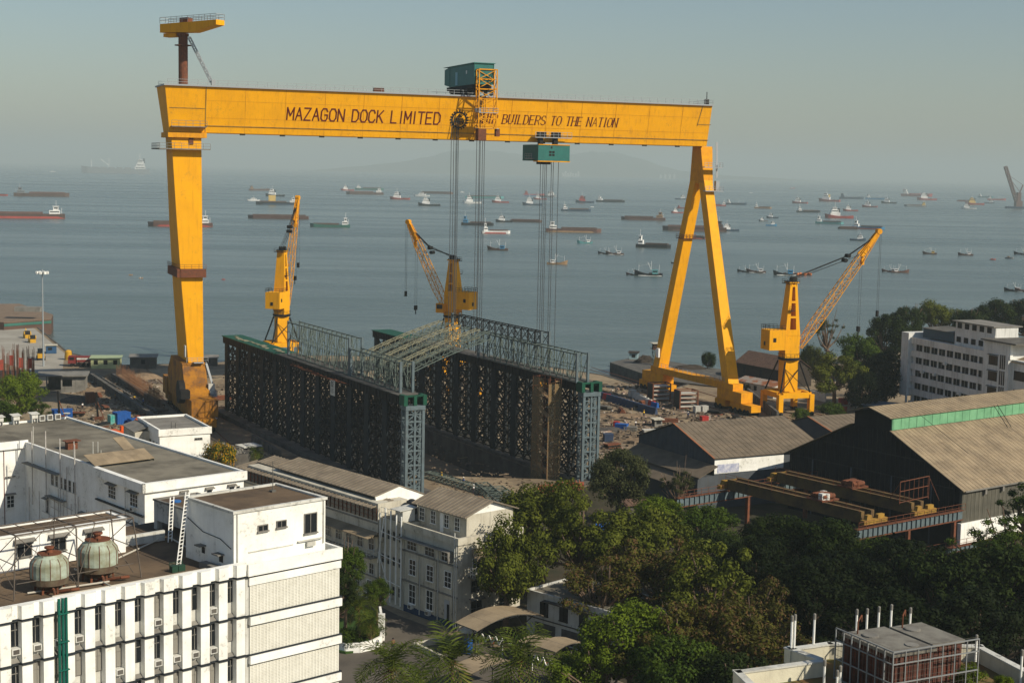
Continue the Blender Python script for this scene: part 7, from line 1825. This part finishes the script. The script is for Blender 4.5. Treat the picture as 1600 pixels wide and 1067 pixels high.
# crane rails (part of the yard floor)
rl = MB()
for off in (-0.8, 3.2):
    for sgn in (0,):
        A_ = gw(off,-60,.06); B_ = gw(off,95,.06); rl.bar(A_, B_, .18, .12)
for off in (xs-1.3, xs+1.3): rl.bar(gw(off,-60,.06), gw(off,60,.06), .18, .12)
for off in (xs+9, xs+19.5): rl.bar(gw(off,-50,.06), gw(off,40,.06), .16, .12)
struct('crane_rails', rl, m_rust)
tr = MB()
for (a, c, w) in (((940,612),(1180,668),3.0),((930,632),(1100,690),1.2),((935,662),(1010,690),1.5),((250,600),(165,560),2.0)):
    A_ = gp(*a,.012); B_ = gp(*c,.012); d = (B_-A_).normalized(); n_ = Vector((-d.y,d.x,0))*w/2; tr.add([A_-n_,B_-n_,B_+n_,A_+n_],[(0,1,2,3)])
struct('rail_track_bed', tr, mat('dark_track_bed',(.12,.09,.065),.95,c2=(.07,.055,.045),sc=.8,amt=.9))
# lying trusses, formwork walls near the slipway mouth
def lying(label, a, c, w, h, n_, m=None):
    A_ = gp(*a); B_ = gp(*c); b = MB(); d = B_-A_; b.truss((0,0,h/2+.05),(d.length,0,h/2+.05),w,h,n_,.16,.09); return simple('lying_truss', label, 'truss', A_, math.atan2(d.y,d.x), b, m or m_truss, 'steel trusses lying on the ground')
lying('long steel truss lying on the ground beside the slipway mouth', (668,745),(768,775),2.0,1.0,16)
lying('steel truss on the ground angled toward the end block roof', (752,764),(790,796),2.2,1.2,8)
lying('short steel truss on the ground right of the angled one', (775,768),(812,792),2.2,1.0,7)
def formwork(label, a, c, h):
    A_ = gp(*a); B_ = gp(*c); d = B_-A_; T_ = thing('formwork_wall', label, 'formwork', A_, math.atan2(d.y,d.x), 'orange-red formwork walls'); b = MB(); b.box(0,d.length,0,.15,.2,h)
    b.build('red_panel', bpy.data.materials['red_formwork'], T_); b = MB()
    for i in range(int(d.length/.7)): b.box(i*.7,i*.7+.12,-.15,-.001,0,h+.5)
    for z in (.5,h*.5,h-.2): b.box(0,d.length,-.2,-.151,z,z+.12)
    b.build('timber_stud', mat('orange_timber',(.34,.13,.06),.9,c2=(.2,.09,.05),sc=1.5) if 'orange_timber' not in bpy.data.materials else bpy.data.materials['orange_timber'], T_)
formwork('orange-red formwork wall at the foot of the right steel frame', (840,772),(912,766),1.6)
formwork('orange-red formwork strip behind the end block roof', (682,785),(762,792),1.3)
# ruined low block with rubble roof
RBk = thing('rubble_roofed_block', 'low block topped with broken rubble beside the flowering shrub', 'building', gp(335,735), R_(90-49)); random.seed(31)
b = MB(); b.box(0,9,0,12,0,2.4); b.build('wall', m_conc_d, RBk); b = MB()
for i in range(220): b.cbox((random.uniform(.2,8.8),random.uniform(.2,11.8),2.4),(random.uniform(.2,.7),random.uniform(.2,.6),random.uniform(.1,.45)),random.uniform(0,3))
b.build('rubble_topping', m_conc, RBk)
# drill rigs / posts
for i, (x,y,h,lb) in enumerate(((93,655,6.5,'black piling post left of the blue containers'),(153,657,6.5,'black piling post directly behind the orange excavator'))):
    T_ = thing('piling_post', lb, 'post', gp(x,y), 0, 'black piling posts'); b = MB(); b.bar((0,0,0),(-.3,0,h),.35); b.build('mast', m_blk, T_); b = MB(); b.bar((1.8,-.6,0),(-.2,0,h*.7),.14); b.bar((-.2,1.8,0),(-.2,0,h*.7),.12); b.cbox((.2,0,0),(1.6,1.2,.9)); b.build('strut', m_rust, T_)
# excavator
EX = thing('excavator', 'orange excavator with raised arm between the blue containers and the white house', 'excavator', gp(190,690), R_(35))
m_or = mat('excavator_orange', (.62,.10,.012), .5, c2=(.45,.07,.01), sc=1)
b = MB(); b.box(-1.6,1.6,-1.5,-.9,0,.9); b.box(-1.6,1.6,.9,1.5,0,.9); b.box(-.9,.9,-.89,.89,.5,1.0); b.build('track', m_blk, EX)
b = MB(); b.box(-2.2,1.4,-1.3,1.3,1.05,2.2); b.box(-2.2,-.8,-1.2,1.2,2.21,2.6); b.build('body', m_or, EX)
b = MB(); b.box(.1,1.4,.3,1.3,2.21,3.2); cbx = b.build('cab', m_or, EX); b = MB(); b.box(1.41,1.45,.4,1.2,2.3,3.1); b.box(.2,1.3,1.31,1.34,2.3,3.1); b.build('cab_window', m_glass, cbx)
b = MB(); b.bar((1.0,-.4,2.0),(3.6,-.4,5.0),.5,.6); b.bar((3.6,-.4,5.0),(5.8,-.4,4.2),.4,.5); b.build('arm', m_or, EX)
b = MB(); b.bar((5.8,-.4,4.3),(6.2,-.4,2.6),.3,.35); b.hexa([(5.7,-1,1.6),(6.9,-1,1.9),(6.9,.2,1.9),(5.7,.2,1.6),(5.9,-1,2.7),(6.7,-1,2.8),(6.7,.2,2.8),(5.9,.2,2.7)]); b.build('bucket', m_dark, EX)
# trucks and mobile crane on the pier
def truck(label, px, py, az, cab, bed, L=9.5):
    T_ = thing('truck', label, 'truck', gp(px,py), R_(90-az)); b = MB(); b.hexa([(-L/2,-1.2,.9),(-L/2+2.2,-1.2,.9),(-L/2+2.2,1.2,.9),(-L/2,1.2,.9),(-L/2+.2,-1.15,3.0),(-L/2+2.2,-1.15,3.0),(-L/2+2.2,1.15,3.0),(-L/2+.2,1.15,3.0)]); c = b.build('cab', cab, T_)
    b = MB(); b.box(-L/2+.5,-L/2+1.7,-1.24,-1.2,1.9,2.7); b.box(-L/2-.02,-L/2+.1,-1,1,1.9,2.6); b.build('cab_window', m_glass, c)
    b = MB(); b.box(-L/2+2.5,L/2,-1.25,1.25,1.3,2.9); b.box(-L/2,L/2,-.6,.6,.7,.89); b.build('cargo_bed', bed, T_)
    b = MB(); b.box(-L/2+2.5,L/2,-1.27,-1.251,2.0,2.5); b.build('side_stripe', m_white_w, T_)
    for x in (-L/2+1.1,L/2-1.2,L/2-2.6,L/2-4.0):
        for y in (-1.1,1.1): b = MB(); b.tube((x,y-.15,.5),(x,y+.15,.5),.5,12); b.build('wheel', m_blk, T_)
m_rtk = mat('truck_maroon', (.20,.035,.03), .6, c2=(.12,.03,.025), sc=1)
truck('maroon lorry with a long pale-striped bed parked by the lime-green office', 126,572,82,m_rtk,m_rtk,6.8)
MCn = thing('mobile_crane', 'yellow wheeled loader with a grey arm beside the floodlight mast', 'loader', gp(64,562), R_(110)); m_my = mat('machine_yellow',(.55,.30,.02),.5,c2=(.3,.18,.03),sc=1)
b = MB(); b.box(-2.2,2.2,-1,1,.7,1.9); b.build('body', m_my, MCn); b = MB(); b.box(-.3,1,-.9,.9,1.91,3.3); b.build('cab', m_glass, MCn); b = MB(); b.bar((1.4,0,1.6),(3.6,0,3.8),.35); b.bar((3.6,0,3.8),(4.4,0,1.2),.3); b.build('arm', m_conc, MCn)
for x in (-1.4,1.4):
    for y in (-1,1): b = MB(); b.tube((x,y-.2,.6),(x,y+.2,.6),.6,12); b.build('wheel', m_blk, MCn)
for i, (x,y,lb) in enumerate(((42,528,'yellow winch machine farther along the pier edge'),(50,535,'second yellow winch machine on the pier edge'))):
    T_ = thing('winch_machine', lb, 'winch', gp(x,y), R_(120), 'yellow winches on the pier'); b = MB(); b.cbox((0,0,0),(3.2,1.8,1.2)); b.tube((-.6,-1.1,1.6),(-.6,1.1,1.6),.7,12); b.bar((1,0,1.2),(1.6,0,3.0),.3); b.build('body', m_my, T_); b = MB(); b.tube((-.6,-.8,1.6),(-.6,.8,1.6),.85,14); b.build('drum', m_dark, T_)
T_ = thing('site_cabin', 'small blue cabin with a pale roof at the pier edge', 'cabin', gp(80,552), R_(20)); b = MB(); b.box(-1.5,1.5,-1.2,1.2,.1,2.4); b.build('wall', mat('cabin_blue',(.03,.08,.16),.7), T_); b = MB(); b.box(-1.9,1.9,-1.6,1.6,2.5,2.65); b.build('roof', m_cream, T_); b = MB(); b.box(-1,.2,-1.24,-1.21,1.1,1.9); b.build('window', m_glass, T_)
T_ = thing('fuel_tank', 'orange-yellow upright tank beside the maroon lorry', 'tank', gp(107,562), 0); b = MB(); b.lathe((0,0,0),[(1.0,0),(1.0,2.4),(.7,2.8),(.2,2.95)],18); b.build('tank_body', m_my, T_); b = MB(); b.bar((1.05,0,0),(1.05,0,2.8),.08); b.build('ladder_rail', m_dark, T_)
# blue tarpaulin in the trees
TP = gp(946,822,2.5); b = MB(); V = []; F = []; random.seed(41)
for i in range(9):
    for j in range(7): V.append((-2.0+i*.5, -1.8+j*.6, .7*math.sin(math.pi*j/6)+random.uniform(-.12,.12)-abs(i-4)*.06))
for i in range(8):
    for j in range(6): a = i*7+j; F.append((a,a+7,a+8,a+1))
b.add(V,F)
for x in (-1.9,1.9):
    for y in (-1.7,1.7): b.bar((x,y,-2.5),(x,y,0),.08)
simple('tarpaulin_shelter', 'bright blue tarpaulin shelter between the fig trees and the warehouse', 'tarpaulin', TP, .5, b, BXC['blue'])
# curved garden wall with emblem
Wc = thing('garden_wall', 'curved white garden wall with a small round emblem by the road', 'garden wall', gp(594,1012), 0)
pts = [gp(x,y) for x,y in ((515,1014),(540,1020),(562,1019),(580,1015),(595,1008),(596,1000))]; b = MB()
for a, c in zip(pts[:-1], pts[1:]):
    a, c = a-Wc.location, c-Wc.location; b.bar(a+Vector((0,0,.6)), c+Vector((0,0,.6)), .3, 1.2)
b.build('wall', m_white, Wc)
e0 = pts[5]-Wc.location; b = MB(); b.bar(e0+Vector((0,0,0)), e0+Vector((0,0,3.4)), .8,.3); b.bar(e0, e0+Vector((-.6,4.5,0)), .3, 6.0); b.build('gate_pier', m_white, Wc)
mid = (pts[3]+pts[4])/2-Wc.location; dd = (pts[4]-pts[3]).normalized(); nn = Vector((dd.y,-dd.x,0)); b = MB()
for i in range(18):
    t = 2*math.pi*i/18; t2 = 2*math.pi*(i+1)/18; c0 = mid+nn*.17+Vector((0,0,.65))
    b.bar(c0+dd*.36*math.cos(t)+Vector((0,0,.36*math.sin(t))), c0+dd*.36*math.cos(t2)+Vector((0,0,.36*math.sin(t2))), .06)
for k in (-.15,0,.15): b.bar(c0+dd*k+Vector((0,0,-.2)), c0+dd*k+Vector((0,0,.2)), .06)
b.build('round_emblem', BXC['navy'], Wc)
P = [gp(x,y,.3) for x,y in ((505,1012),(540,1018),(575,1013),(592,1003),(592,960),(560,940),(505,940))]; b = MB(); b.slab(P,.35); struct('garden_lawn', b, mat('lawn',(.03,.07,.012),.95,c2=(.05,.09,.02),sc=1,bump=.5))
# low wall and parked motorcycles
wall_seg('low pale kerb wall behind the leftmost palm', (648,1012),(690,1004),.35,.7,m_cream)
wall_seg('second low kerb wall running toward the middle palm', (648,1012),(690,1032),.35,.7,m_cream)
m_mc = [mat('motorcycle_red',(.3,.02,.02),.4), mat('motorcycle_black',(.015,.015,.018),.4), mat('motorcycle_blue',(.02,.06,.2),.4)]
def moto(px, py, rz, m, label):
    T_ = thing('motorcycle', label, 'motorcycle', gp(px,py), rz, 'motorcycles parked in the bay')
    for x in (-.65,.65): b = MB(); b.tube((x,-.06,.3),(x,.06,.3),.3,14); b.build('wheel', m_blk, T_)
    b = MB(); b.hexa([(-.35,-.15,.4),(.3,-.15,.4),(.3,.15,.4),(-.35,.15,.4),(-.3,-.14,.85),(.35,-.14,.95),(.35,.14,.95),(-.3,.14,.85)]); b.build('body', m, T_)
    b = MB(); b.box(-.75,-.05,-.13,.13,.86,.95); b.build('saddle', m_blk, T_); b = MB(); b.bar((.65,0,.3),(.42,0,1.05),.07); b.bar((.42,-.35,1.1),(.42,.35,1.1),.05); b.build('handlebar', m_acb, T_)
random.seed(51)
side = ['first','second','third','fourth','fifth','sixth','seventh','eighth','ninth','tenth']
for i in range(10): moto(770+i*14, 1010+i*5.2, R_(95)+random.uniform(-.1,.1), m_mc[i % 3], f'{["red","black","blue"][i % 3]} motorcycle, {side[i]} from the arched canopy end of the parked row')
def zig(label, a, c, n_):
    A_ = gp(*a,1.4); B_ = gp(*c,1.4); d = B_-A_; b = MB(); L = d.length
    for i in range(n_): b.bar((L*i/n_,0,(.9 if i % 2 else 0)),(L*(i+1)/n_,0,(0 if i % 2 else .9)),.12)
    b.bar((0,0,0),(0,0,-1.4),.08); b.bar((L,0,0),(L,0,-1.4),.08)
    simple('zigzag_rail', label, 'rail', A_, math.atan2(d.y,d.x), b, m_white, 'white zigzag rails in the parking bay')
zig('white zigzag rail under the long arched canopy', (748,1000),(785,1008),7); zig('white zigzag rail in front of the small canopies', (832,1032),(882,1052),9)
T_ = thing('blue_drum', 'upright blue drum beside the parking bay', 'drum', gp(731,1020), 0); b = MB(); b.lathe((0,0,0),[(.55,0),(.58,.8),(.55,1.7)],16); b.build('drum_body', BXC['blue'], T_)
T_ = thing('parasol', 'round beige parasol near the blue drum', 'parasol', gp(732,1010), 0); b = MB(); b.tube((0,0,0),(0,0,2.4),.04,6); b.build('pole', m_pole, T_); b = MB(); b.lathe((0,0,2.0),[(1.2,0),(.9,.25),(.05,.55)],10); b.build('canopy', m_cream, T_)
# people
def make_person():
    def skin(name, verts, edges, rad, mt, root=0):
        me = bpy.data.meshes.new(name); me.from_pydata(verts, edges, []); o = link(bpy.data.objects.new(name, me)); sk = o.modifiers.new('s','SKIN')
        for i, r in enumerate(rad): me.skin_vertices[0].data[i].radius = (r, r*.85) if not isinstance(r, tuple) else r
        me.skin_vertices[0].data[root].use_root = True
        sb = o.modifiers.new('u','SUBSURF'); sb.levels = 1; dg = bpy.context.evaluated_depsgraph_get(); m2 = bpy.data.meshes.new_from_object(o.evaluated_get(dg)); bpy.data.objects.remove(o)
        m2.materials.clear(); m2.materials.append(mt)
        for p in m2.polygons: p.use_smooth = True
        return m2
    ms = mat('skin', (.16,.08,.05), .6)
    V = [(0,0,.95),(0,0,1.2),(0,0,1.42),(0,0,1.52),(0,.01,1.60),(0,.0,1.72),(.19,0,1.40),(.25,.02,1.13),(.24,-.08,.90),(.24,-.10,.80),(-.19,0,1.40),(-.25,-.02,1.13),(-.23,.10,.92),(-.23,.12,.82),(.10,0,.90),(.11,-.04,.50),(.11,.04,.09),(.11,-.10,.03),(-.10,0,.90),(-.11,.06,.50),(-.12,.10,.09),(-.12,-.04,.03)]
    E_ = [(0,1),(1,2),(2,3),(3,4),(4,5),(2,6),(6,7),(7,8),(8,9),(2,10),(10,11),(11,12),(12,13),(0,14),(14,15),(15,16),(16,17),(0,18),(18,19),(19,20),(20,21)]
    r = [.14,.14,.15,.055,.095,.08,.06,.045,.035,.03,.06,.045,.035,.03,.095,.065,.045,.035,.095,.065,.045,.035]
    body = skin('person_body', V, E_, r, ms)
    shirt = lambda m: skin('shirt', [V[0],V[1],V[2],V[6],V[7],V[10],V[11]], [(0,1),(1,2),(2,3),(3,4),(2,5),(5,6)], [.165,.165,.175,.08,.065,.08,.065], m)
    trous = lambda m: skin('trousers', [V[0],V[14],V[15],(.11,.03,.14),V[18],V[19],(-.12,.09,.14)], [(0,1),(1,2),(2,3),(0,4),(4,5),(5,6)], [.16,.11,.085,.07,.11,.085,.07], m)
    hair = MB(); hair.sphere((0,.015,1.68),.105,10,6,.95)
    hm = bpy.data.meshes.new('hair'); hm.from_pydata(hair.v,[],hair.f); hm.materials.append(m_blk)
    face = MB(); face.box(-.045,-.02,-.095,-.075,1.63,1.645); face.box(.02,.045,-.095,-.075,1.63,1.645); face.box(-.025,.025,-.092,-.075,1.565,1.575)
    fm = bpy.data.meshes.new('face'); fm.from_pydata(face.v,[],face.f); fm.materials.append(m_blk)
    S = {'white': shirt(mat('white_shirt',(.75,.75,.72),.8)), 'blue': shirt(mat('blue_shirt',(.05,.12,.3),.8)), 'brown': shirt(mat('brown_shirt',(.2,.1,.06),.8)), 'yellow': shirt(mat('yellow_vest',(.7,.45,.03),.8))}
    Tm = trous(mat('dark_trousers',(.03,.03,.04),.8))
    return body, S, Tm, hm, fm
PB_, PS_, PT2, PHm, PFm = make_person()
def person(px, py, rz, shirt, label, z=0, helmet=None):
    T_ = thing('person', label, 'person', gp(px,py,z), rz)
    for nm_, me in (('body',PB_),('shirt',PS_[shirt]),('trousers',PT2),('hair',PHm),('face',PFm)): o = link(bpy.data.objects.new(nm_, me)); o.parent = T_
    if helmet: b = MB(); b.sphere((0,0,1.73),.14,12,6,.75); b.build('hard_hat', helmet, T_)
person(614,1018,.6,'brown','person in a dark brown shirt walking on the road by the white garden wall')
person(129,640,1.2,'white','person in a white shirt standing on the sandy ground before the gravel heap')
person(180,628,2.0,'brown','person in a brown shirt beside the dark dock wall',0,m_my)
person(224,634,.3,'blue','person in a blue shirt between the two dock walls',0,m_white)
person(210,628,3.0,'yellow','person in a yellow vest between the two dock walls')
person(993,668,.9,'white','person in a white shirt in the sandy yard by the grey trough')
person(338,662,.4,'white','person in a white shirt behind the rigid leg foot')
person(740,772,1.4,'white','person in a white shirt at the slipway mouth',0,m_white)
person(724,760,2.4,'blue','person in a blue shirt near the lying truss',0,m_white)
person(232,682,1.0,'white','person in a white shirt near the white house corner')
person(1262,664,.2,'white','person in a white shirt under the right jib crane portal')
person(1006,652,.8,'yellow','person in a yellow vest near the short pale barrier row',0,m_my)
person(1075,655,2.2,'blue','person in a blue shirt between the right rack and the warehouse',0,m_white)
person(955,668,1.1,'brown','person in a brown shirt near the right green-capped column')
person(690,752,1.7,'yellow','person in a yellow vest at the left end of the lying truss',0,m_my)
person(150,640,2.7,'brown','person in a brown shirt near the rust-red container')
person(110,588,.5,'blue','person in a blue shirt on the pier beside the maroon lorry')

# stacks of material
random.seed(77)
def stack(px, py, kind, label, group):
    T_ = thing('plate_stack' if kind == 'p' else 'pipe_bundle', label, 'stack', gp(px,py), random.uniform(0,3.1), group)
    if kind == 'p':
        for k in range(3): b = MB(); b.cbox((random.uniform(-.2,.2),random.uniform(-.2,.2),.1+k*.32),(random.uniform(2.4,3.6),random.uniform(1.2,1.8),.26),random.uniform(-.1,.1)); b.build('plate', random.choice((m_rust,m_conc_d,m_dark)), T_)
        b = MB(); b.cbox((-.9,0,0),(.2,1.5,.1)); b.build('bearer', m_wood, T_)
    else:
        b = MB()
        for r_ in range(3):
            for c_ in range(4-r_): b.tube((-2.2,(c_+r_*.5)*.42,.2+r_*.36),(2.2,(c_+r_*.5)*.42,.2+r_*.36),.2,8)
        b.build('pipe', m_rust, T_); b = MB(); b.bar((0,-.3,.02),(0,1.6,.02),.12); b.build('bearer', m_wood, T_)
for x, y in ((945,640),(958,700),(1000,640),(1035,675),(1068,668),(1130,662),(1150,655),(1118,648)): stack(x,y,'p','low rusty stack of steel plates lying on the sandy yard by the A frame','plate stacks on the right yard')
for x, y in ((975,645),(1045,660),(1012,632),(1140,664)): stack(x,y,'i','small pile of rusty pipes lying on the sandy yard by the A frame','pipe piles on the right yard')
for x, y in ((110,605),(165,640),(235,668),(122,650),(205,645),(160,668)): stack(x,y,'p','low rusty stack of steel plates on the ground left of the rigid leg','plate stacks on the left yard')
for x, y in ((150,622),(130,600),(225,655),(348,625)): stack(x,y,'i','small pile of rusty pipes on the ground near the rigid leg','pipe piles on the left yard')
# ---------------- roof terrace at the bottom right ----------------
ZC = 27.4
m_crm = mat('cream_parapet', (.60,.57,.44), .9, c2=(.46,.43,.33), sc=.5, amt=.8, streak=.35, scol=(.2,.17,.12), bump=.2)
PT_ = [gp(x,y,ZC+.9) for x,y in ((1147,1051),(1279,1033),(1229,1015),(1292,1006),(1530,1010),(1660,1078),(1660,1300),(1300,1200))]
TB = thing('terrace_building', 'cream-walled building with a roof terrace in the bottom right corner', 'building', PT_[0].copy(), 0); TB.location.z = 0
tl = [(p.x-TB.location.x, p.y-TB.location.y) for p in PT_]
b = MB(); b.prism(tl, 0, ZC); b.build('wall', m_crm, TB)
m_lawn = mat('roof_lawn', (.13,.12,.04), .95, c2=(.20,.10,.05), sc=.7, amt=.9, bump=.4)
b = MB(); b.prism([(p[0]+.0, p[1]-.0) for p in tl], ZC+.002, ZC+.05); b.build('roof_lawn', m_lawn, TB)
b = MB(); cen = Vector((sum(p[0] for p in tl)/8, sum(p[1] for p in tl)/8, 0))
for i in (0,1,2,3,4,7):
    a = Vector((*tl[i],0)); c = Vector((*tl[(i+1) % 8],0)); d = (c-a).normalized(); n = Vector((-d.y,d.x,0))*-.2
    b.bar(a+n+Vector((0,0,ZC+.5)), c+n+Vector((0,0,ZC+.5))+d*.2, .38, .9)
b.build('parapet', m_crm, TB)
b = MB()
for i in (0,1,2,3,4,7):
    a = Vector((*tl[i],0)); c = Vector((*tl[(i+1) % 8],0)); d = (c-a).normalized(); n = Vector((-d.y,d.x,0))*-.2
    b.bar(a+n+Vector((0,0,ZC+1.0)), c+n+Vector((0,0,ZC+1.0))+d*.22, .5, .1)
b.build('coping', m_white_w, TB)
acp = gp(1205,1064,ZC+.1); T_ = thing('air_conditioner', 'white outdoor air conditioner beside the cream parapet at the bottom right', 'air conditioner', acp, R_(30))
b = MB(); b.box(-.5,.5,-.22,.22,0,.85); b.build('casing', m_acb, T_); b = MB(); b.box(-.4,.2,-.24,-.225,.12,.75); b.build('grille', m_conc_d, T_)
# tank cage
ZT2 = ZC+3.2
cO = gp(1396,1020,ZT2); cO.z = ZC+.05; TC = thing('tank_cage', 'grey angle-iron cage with mesh enclosing the rusty roof tanks', 'cage', cO, R_(27))
Lc = 6.6; Wc = 5.2; HC = ZT2-ZC; b = MB()
m_frame = mat('pale_grey_angle', (.20,.21,.21), .7)
for i in range(8):
    x = Lc*i/7; b.bar((x,0,0),(x,0,HC),.055)
for i in range(8): y = Wc*i/7; b.bar((0,y,0),(0,y,HC),.07)
for z in (.1,1.3,2.45,HC): b.bar((0,0,z),(Lc,0,z),.07); b.bar((0,0,z),(0,Wc,z),.07)
b.build('cage_bar', m_frame, TC)
b = MB(); k = 0
for i in range(22): x = Lc*i/22; b.bar((x,-.02,.1),(min(Lc,x+.0)+0,-.02,HC),.012)
for i in range(18): y = Wc*i/18; b.bar((-.02,y,.1),(-.02,y,HC),.012)
for i in range(10): z = .1+i*.36; b.bar((0,-.02,z),(Lc,-.02,z),.012); b.bar((-.02,0,z),(-.02,Wc,z),.012)
b.build('wire_mesh', m_conc_d, TC)
m_redt = mat('rusty_red_panel', (.12,.040,.026), .8, c2=(.06,.028,.022), sc=1.5, amt=.9, streak=.5)
m_ttop = mat('grey_tank_top', (.20,.19,.16), .95, c2=(.11,.10,.085), sc=.8, amt=.9, bump=.3)
for (x0,x1,y0,y1,lb) in ((.35,3.4,.35,4.8,'larger rust-red roof tank with a round hatch, inside the cage'),(3.9,6.2,1.0,4.6,'smaller rust-red roof tank at the right inside the cage')):
    K = thing('roof_tank', lb, 'water tank', TC.matrix_basis @ Vector((x0,y0,0)), R_(27), 'rust-red roof tanks')
    w, l = x1-x0, y1-y0; b = MB(); b.box(0,w,0,l,0,2.75)
    for i in range(int(w/.35)): b.box(.1+i*.35,.22+i*.35,-.06,-.001,.1,2.7)
    for i in range(int(l/.35)): b.box(-.06,-.001,.1+i*.35,.22+i*.35,.1,2.7)
    b.build('tank_body', m_redt, K)
    b = MB(); b.box(-.12,w+.12,-.12,l+.12,2.751,2.95); b.build('tank_top', m_ttop, K)
    b = MB(); b.lathe((w*.35,l*.75,2.95),[(.5,0),(.5,.08),(.42,.1)],18); b.build('hatch', m_conc, K)
    if w > 2.5: b = MB(); b.lathe((w*.7,l*.2,2.95),[(.4,0),(.4,.06)],18); b.build('hatch', m_conc, K)
    b = MB(); b.path([(w*.2,l*.9,2.95),(w*.2,l*.9,3.7),(w*.35,l*.95,4.0),(w*.35,l*.95,3.6)],.05,6); b.build('pipe_bend', m_rust, K)
# white vent pipes
VP = [(1236,1014,963),(1240.5,1014,961),(1271,1008,960),(1338,980,952),(1354,980,951),(1372,985,948),(1391,992,945),(1421,990,950),(1524,1033,994),(1594,1075,1018),(1287,1075,1032),(1307,1085,1048),(1311.5,1085,1041)]
vl = ['leftmost slim white vent pipe beside the cream parapet corner','white vent pipe paired just right of the leftmost one','lone white vent pipe on the parapet between the pair and the cage','first white vent pipe behind the tank cage from the left','second white vent pipe behind the tank cage from the left','third white vent pipe behind the tank cage, thicker','fourth white vent pipe behind the cage, tallest of all','fifth white vent pipe behind the cage, above the small tank','white vent pipe right of the tank cage','white vent pipe at the right edge of the photo','low white vent pipe on the lawn left of the cage','short white pipe, left of the pair on the lawn','short white pipe, right of the pair on the lawn']
for (x, yb, yt), lb in zip(VP, vl):
    p = gp(x, yb, ZC+(.95 if yb < 1020 or yb == 1033 else .05)); h = (yb-yt)*math.hypot(p.x,p.y)/CF*1.04
    T_ = thing('vent_pipe', lb, 'vent pipe', p, 0, 'white vent pipes at the bottom right')
    if 940 < yb < 1000: T_.location.z = ZC; h += .9
    b = MB(); b.tube((0,0,0),(0,0,h),.075,8); b.build('pipe', m_white, T_); b = MB(); b.lathe((0,0,h),[(.10,-.3),(.10,.02),(.06,.08)],10); b.build('cap', m_conc, T_)
for x, y, s, lb in ((1412,1062,.9,'potted bush in front of the tank cage, left of three'),(1465,1052,.9,'potted bush in front of the tank cage, middle of three'),(1516,1046,1.2,'large potted bush right of the tank cage'),(1352,1060,.6,'small plant at the left foot of the tank cage'),(1570,1062,.8,'small bush on the terrace near the right edge')):
    T_ = tree(x, y, ZC+.9*s, s, 'bush', 'bright', lb, 'potted_bush', 'bush', 'potted bushes on the terrace'); p = gp(x,y,ZC+.9*s); T_.location = (p.x,p.y,ZC); T_.scale = (s/6,s/6,s/4.5)
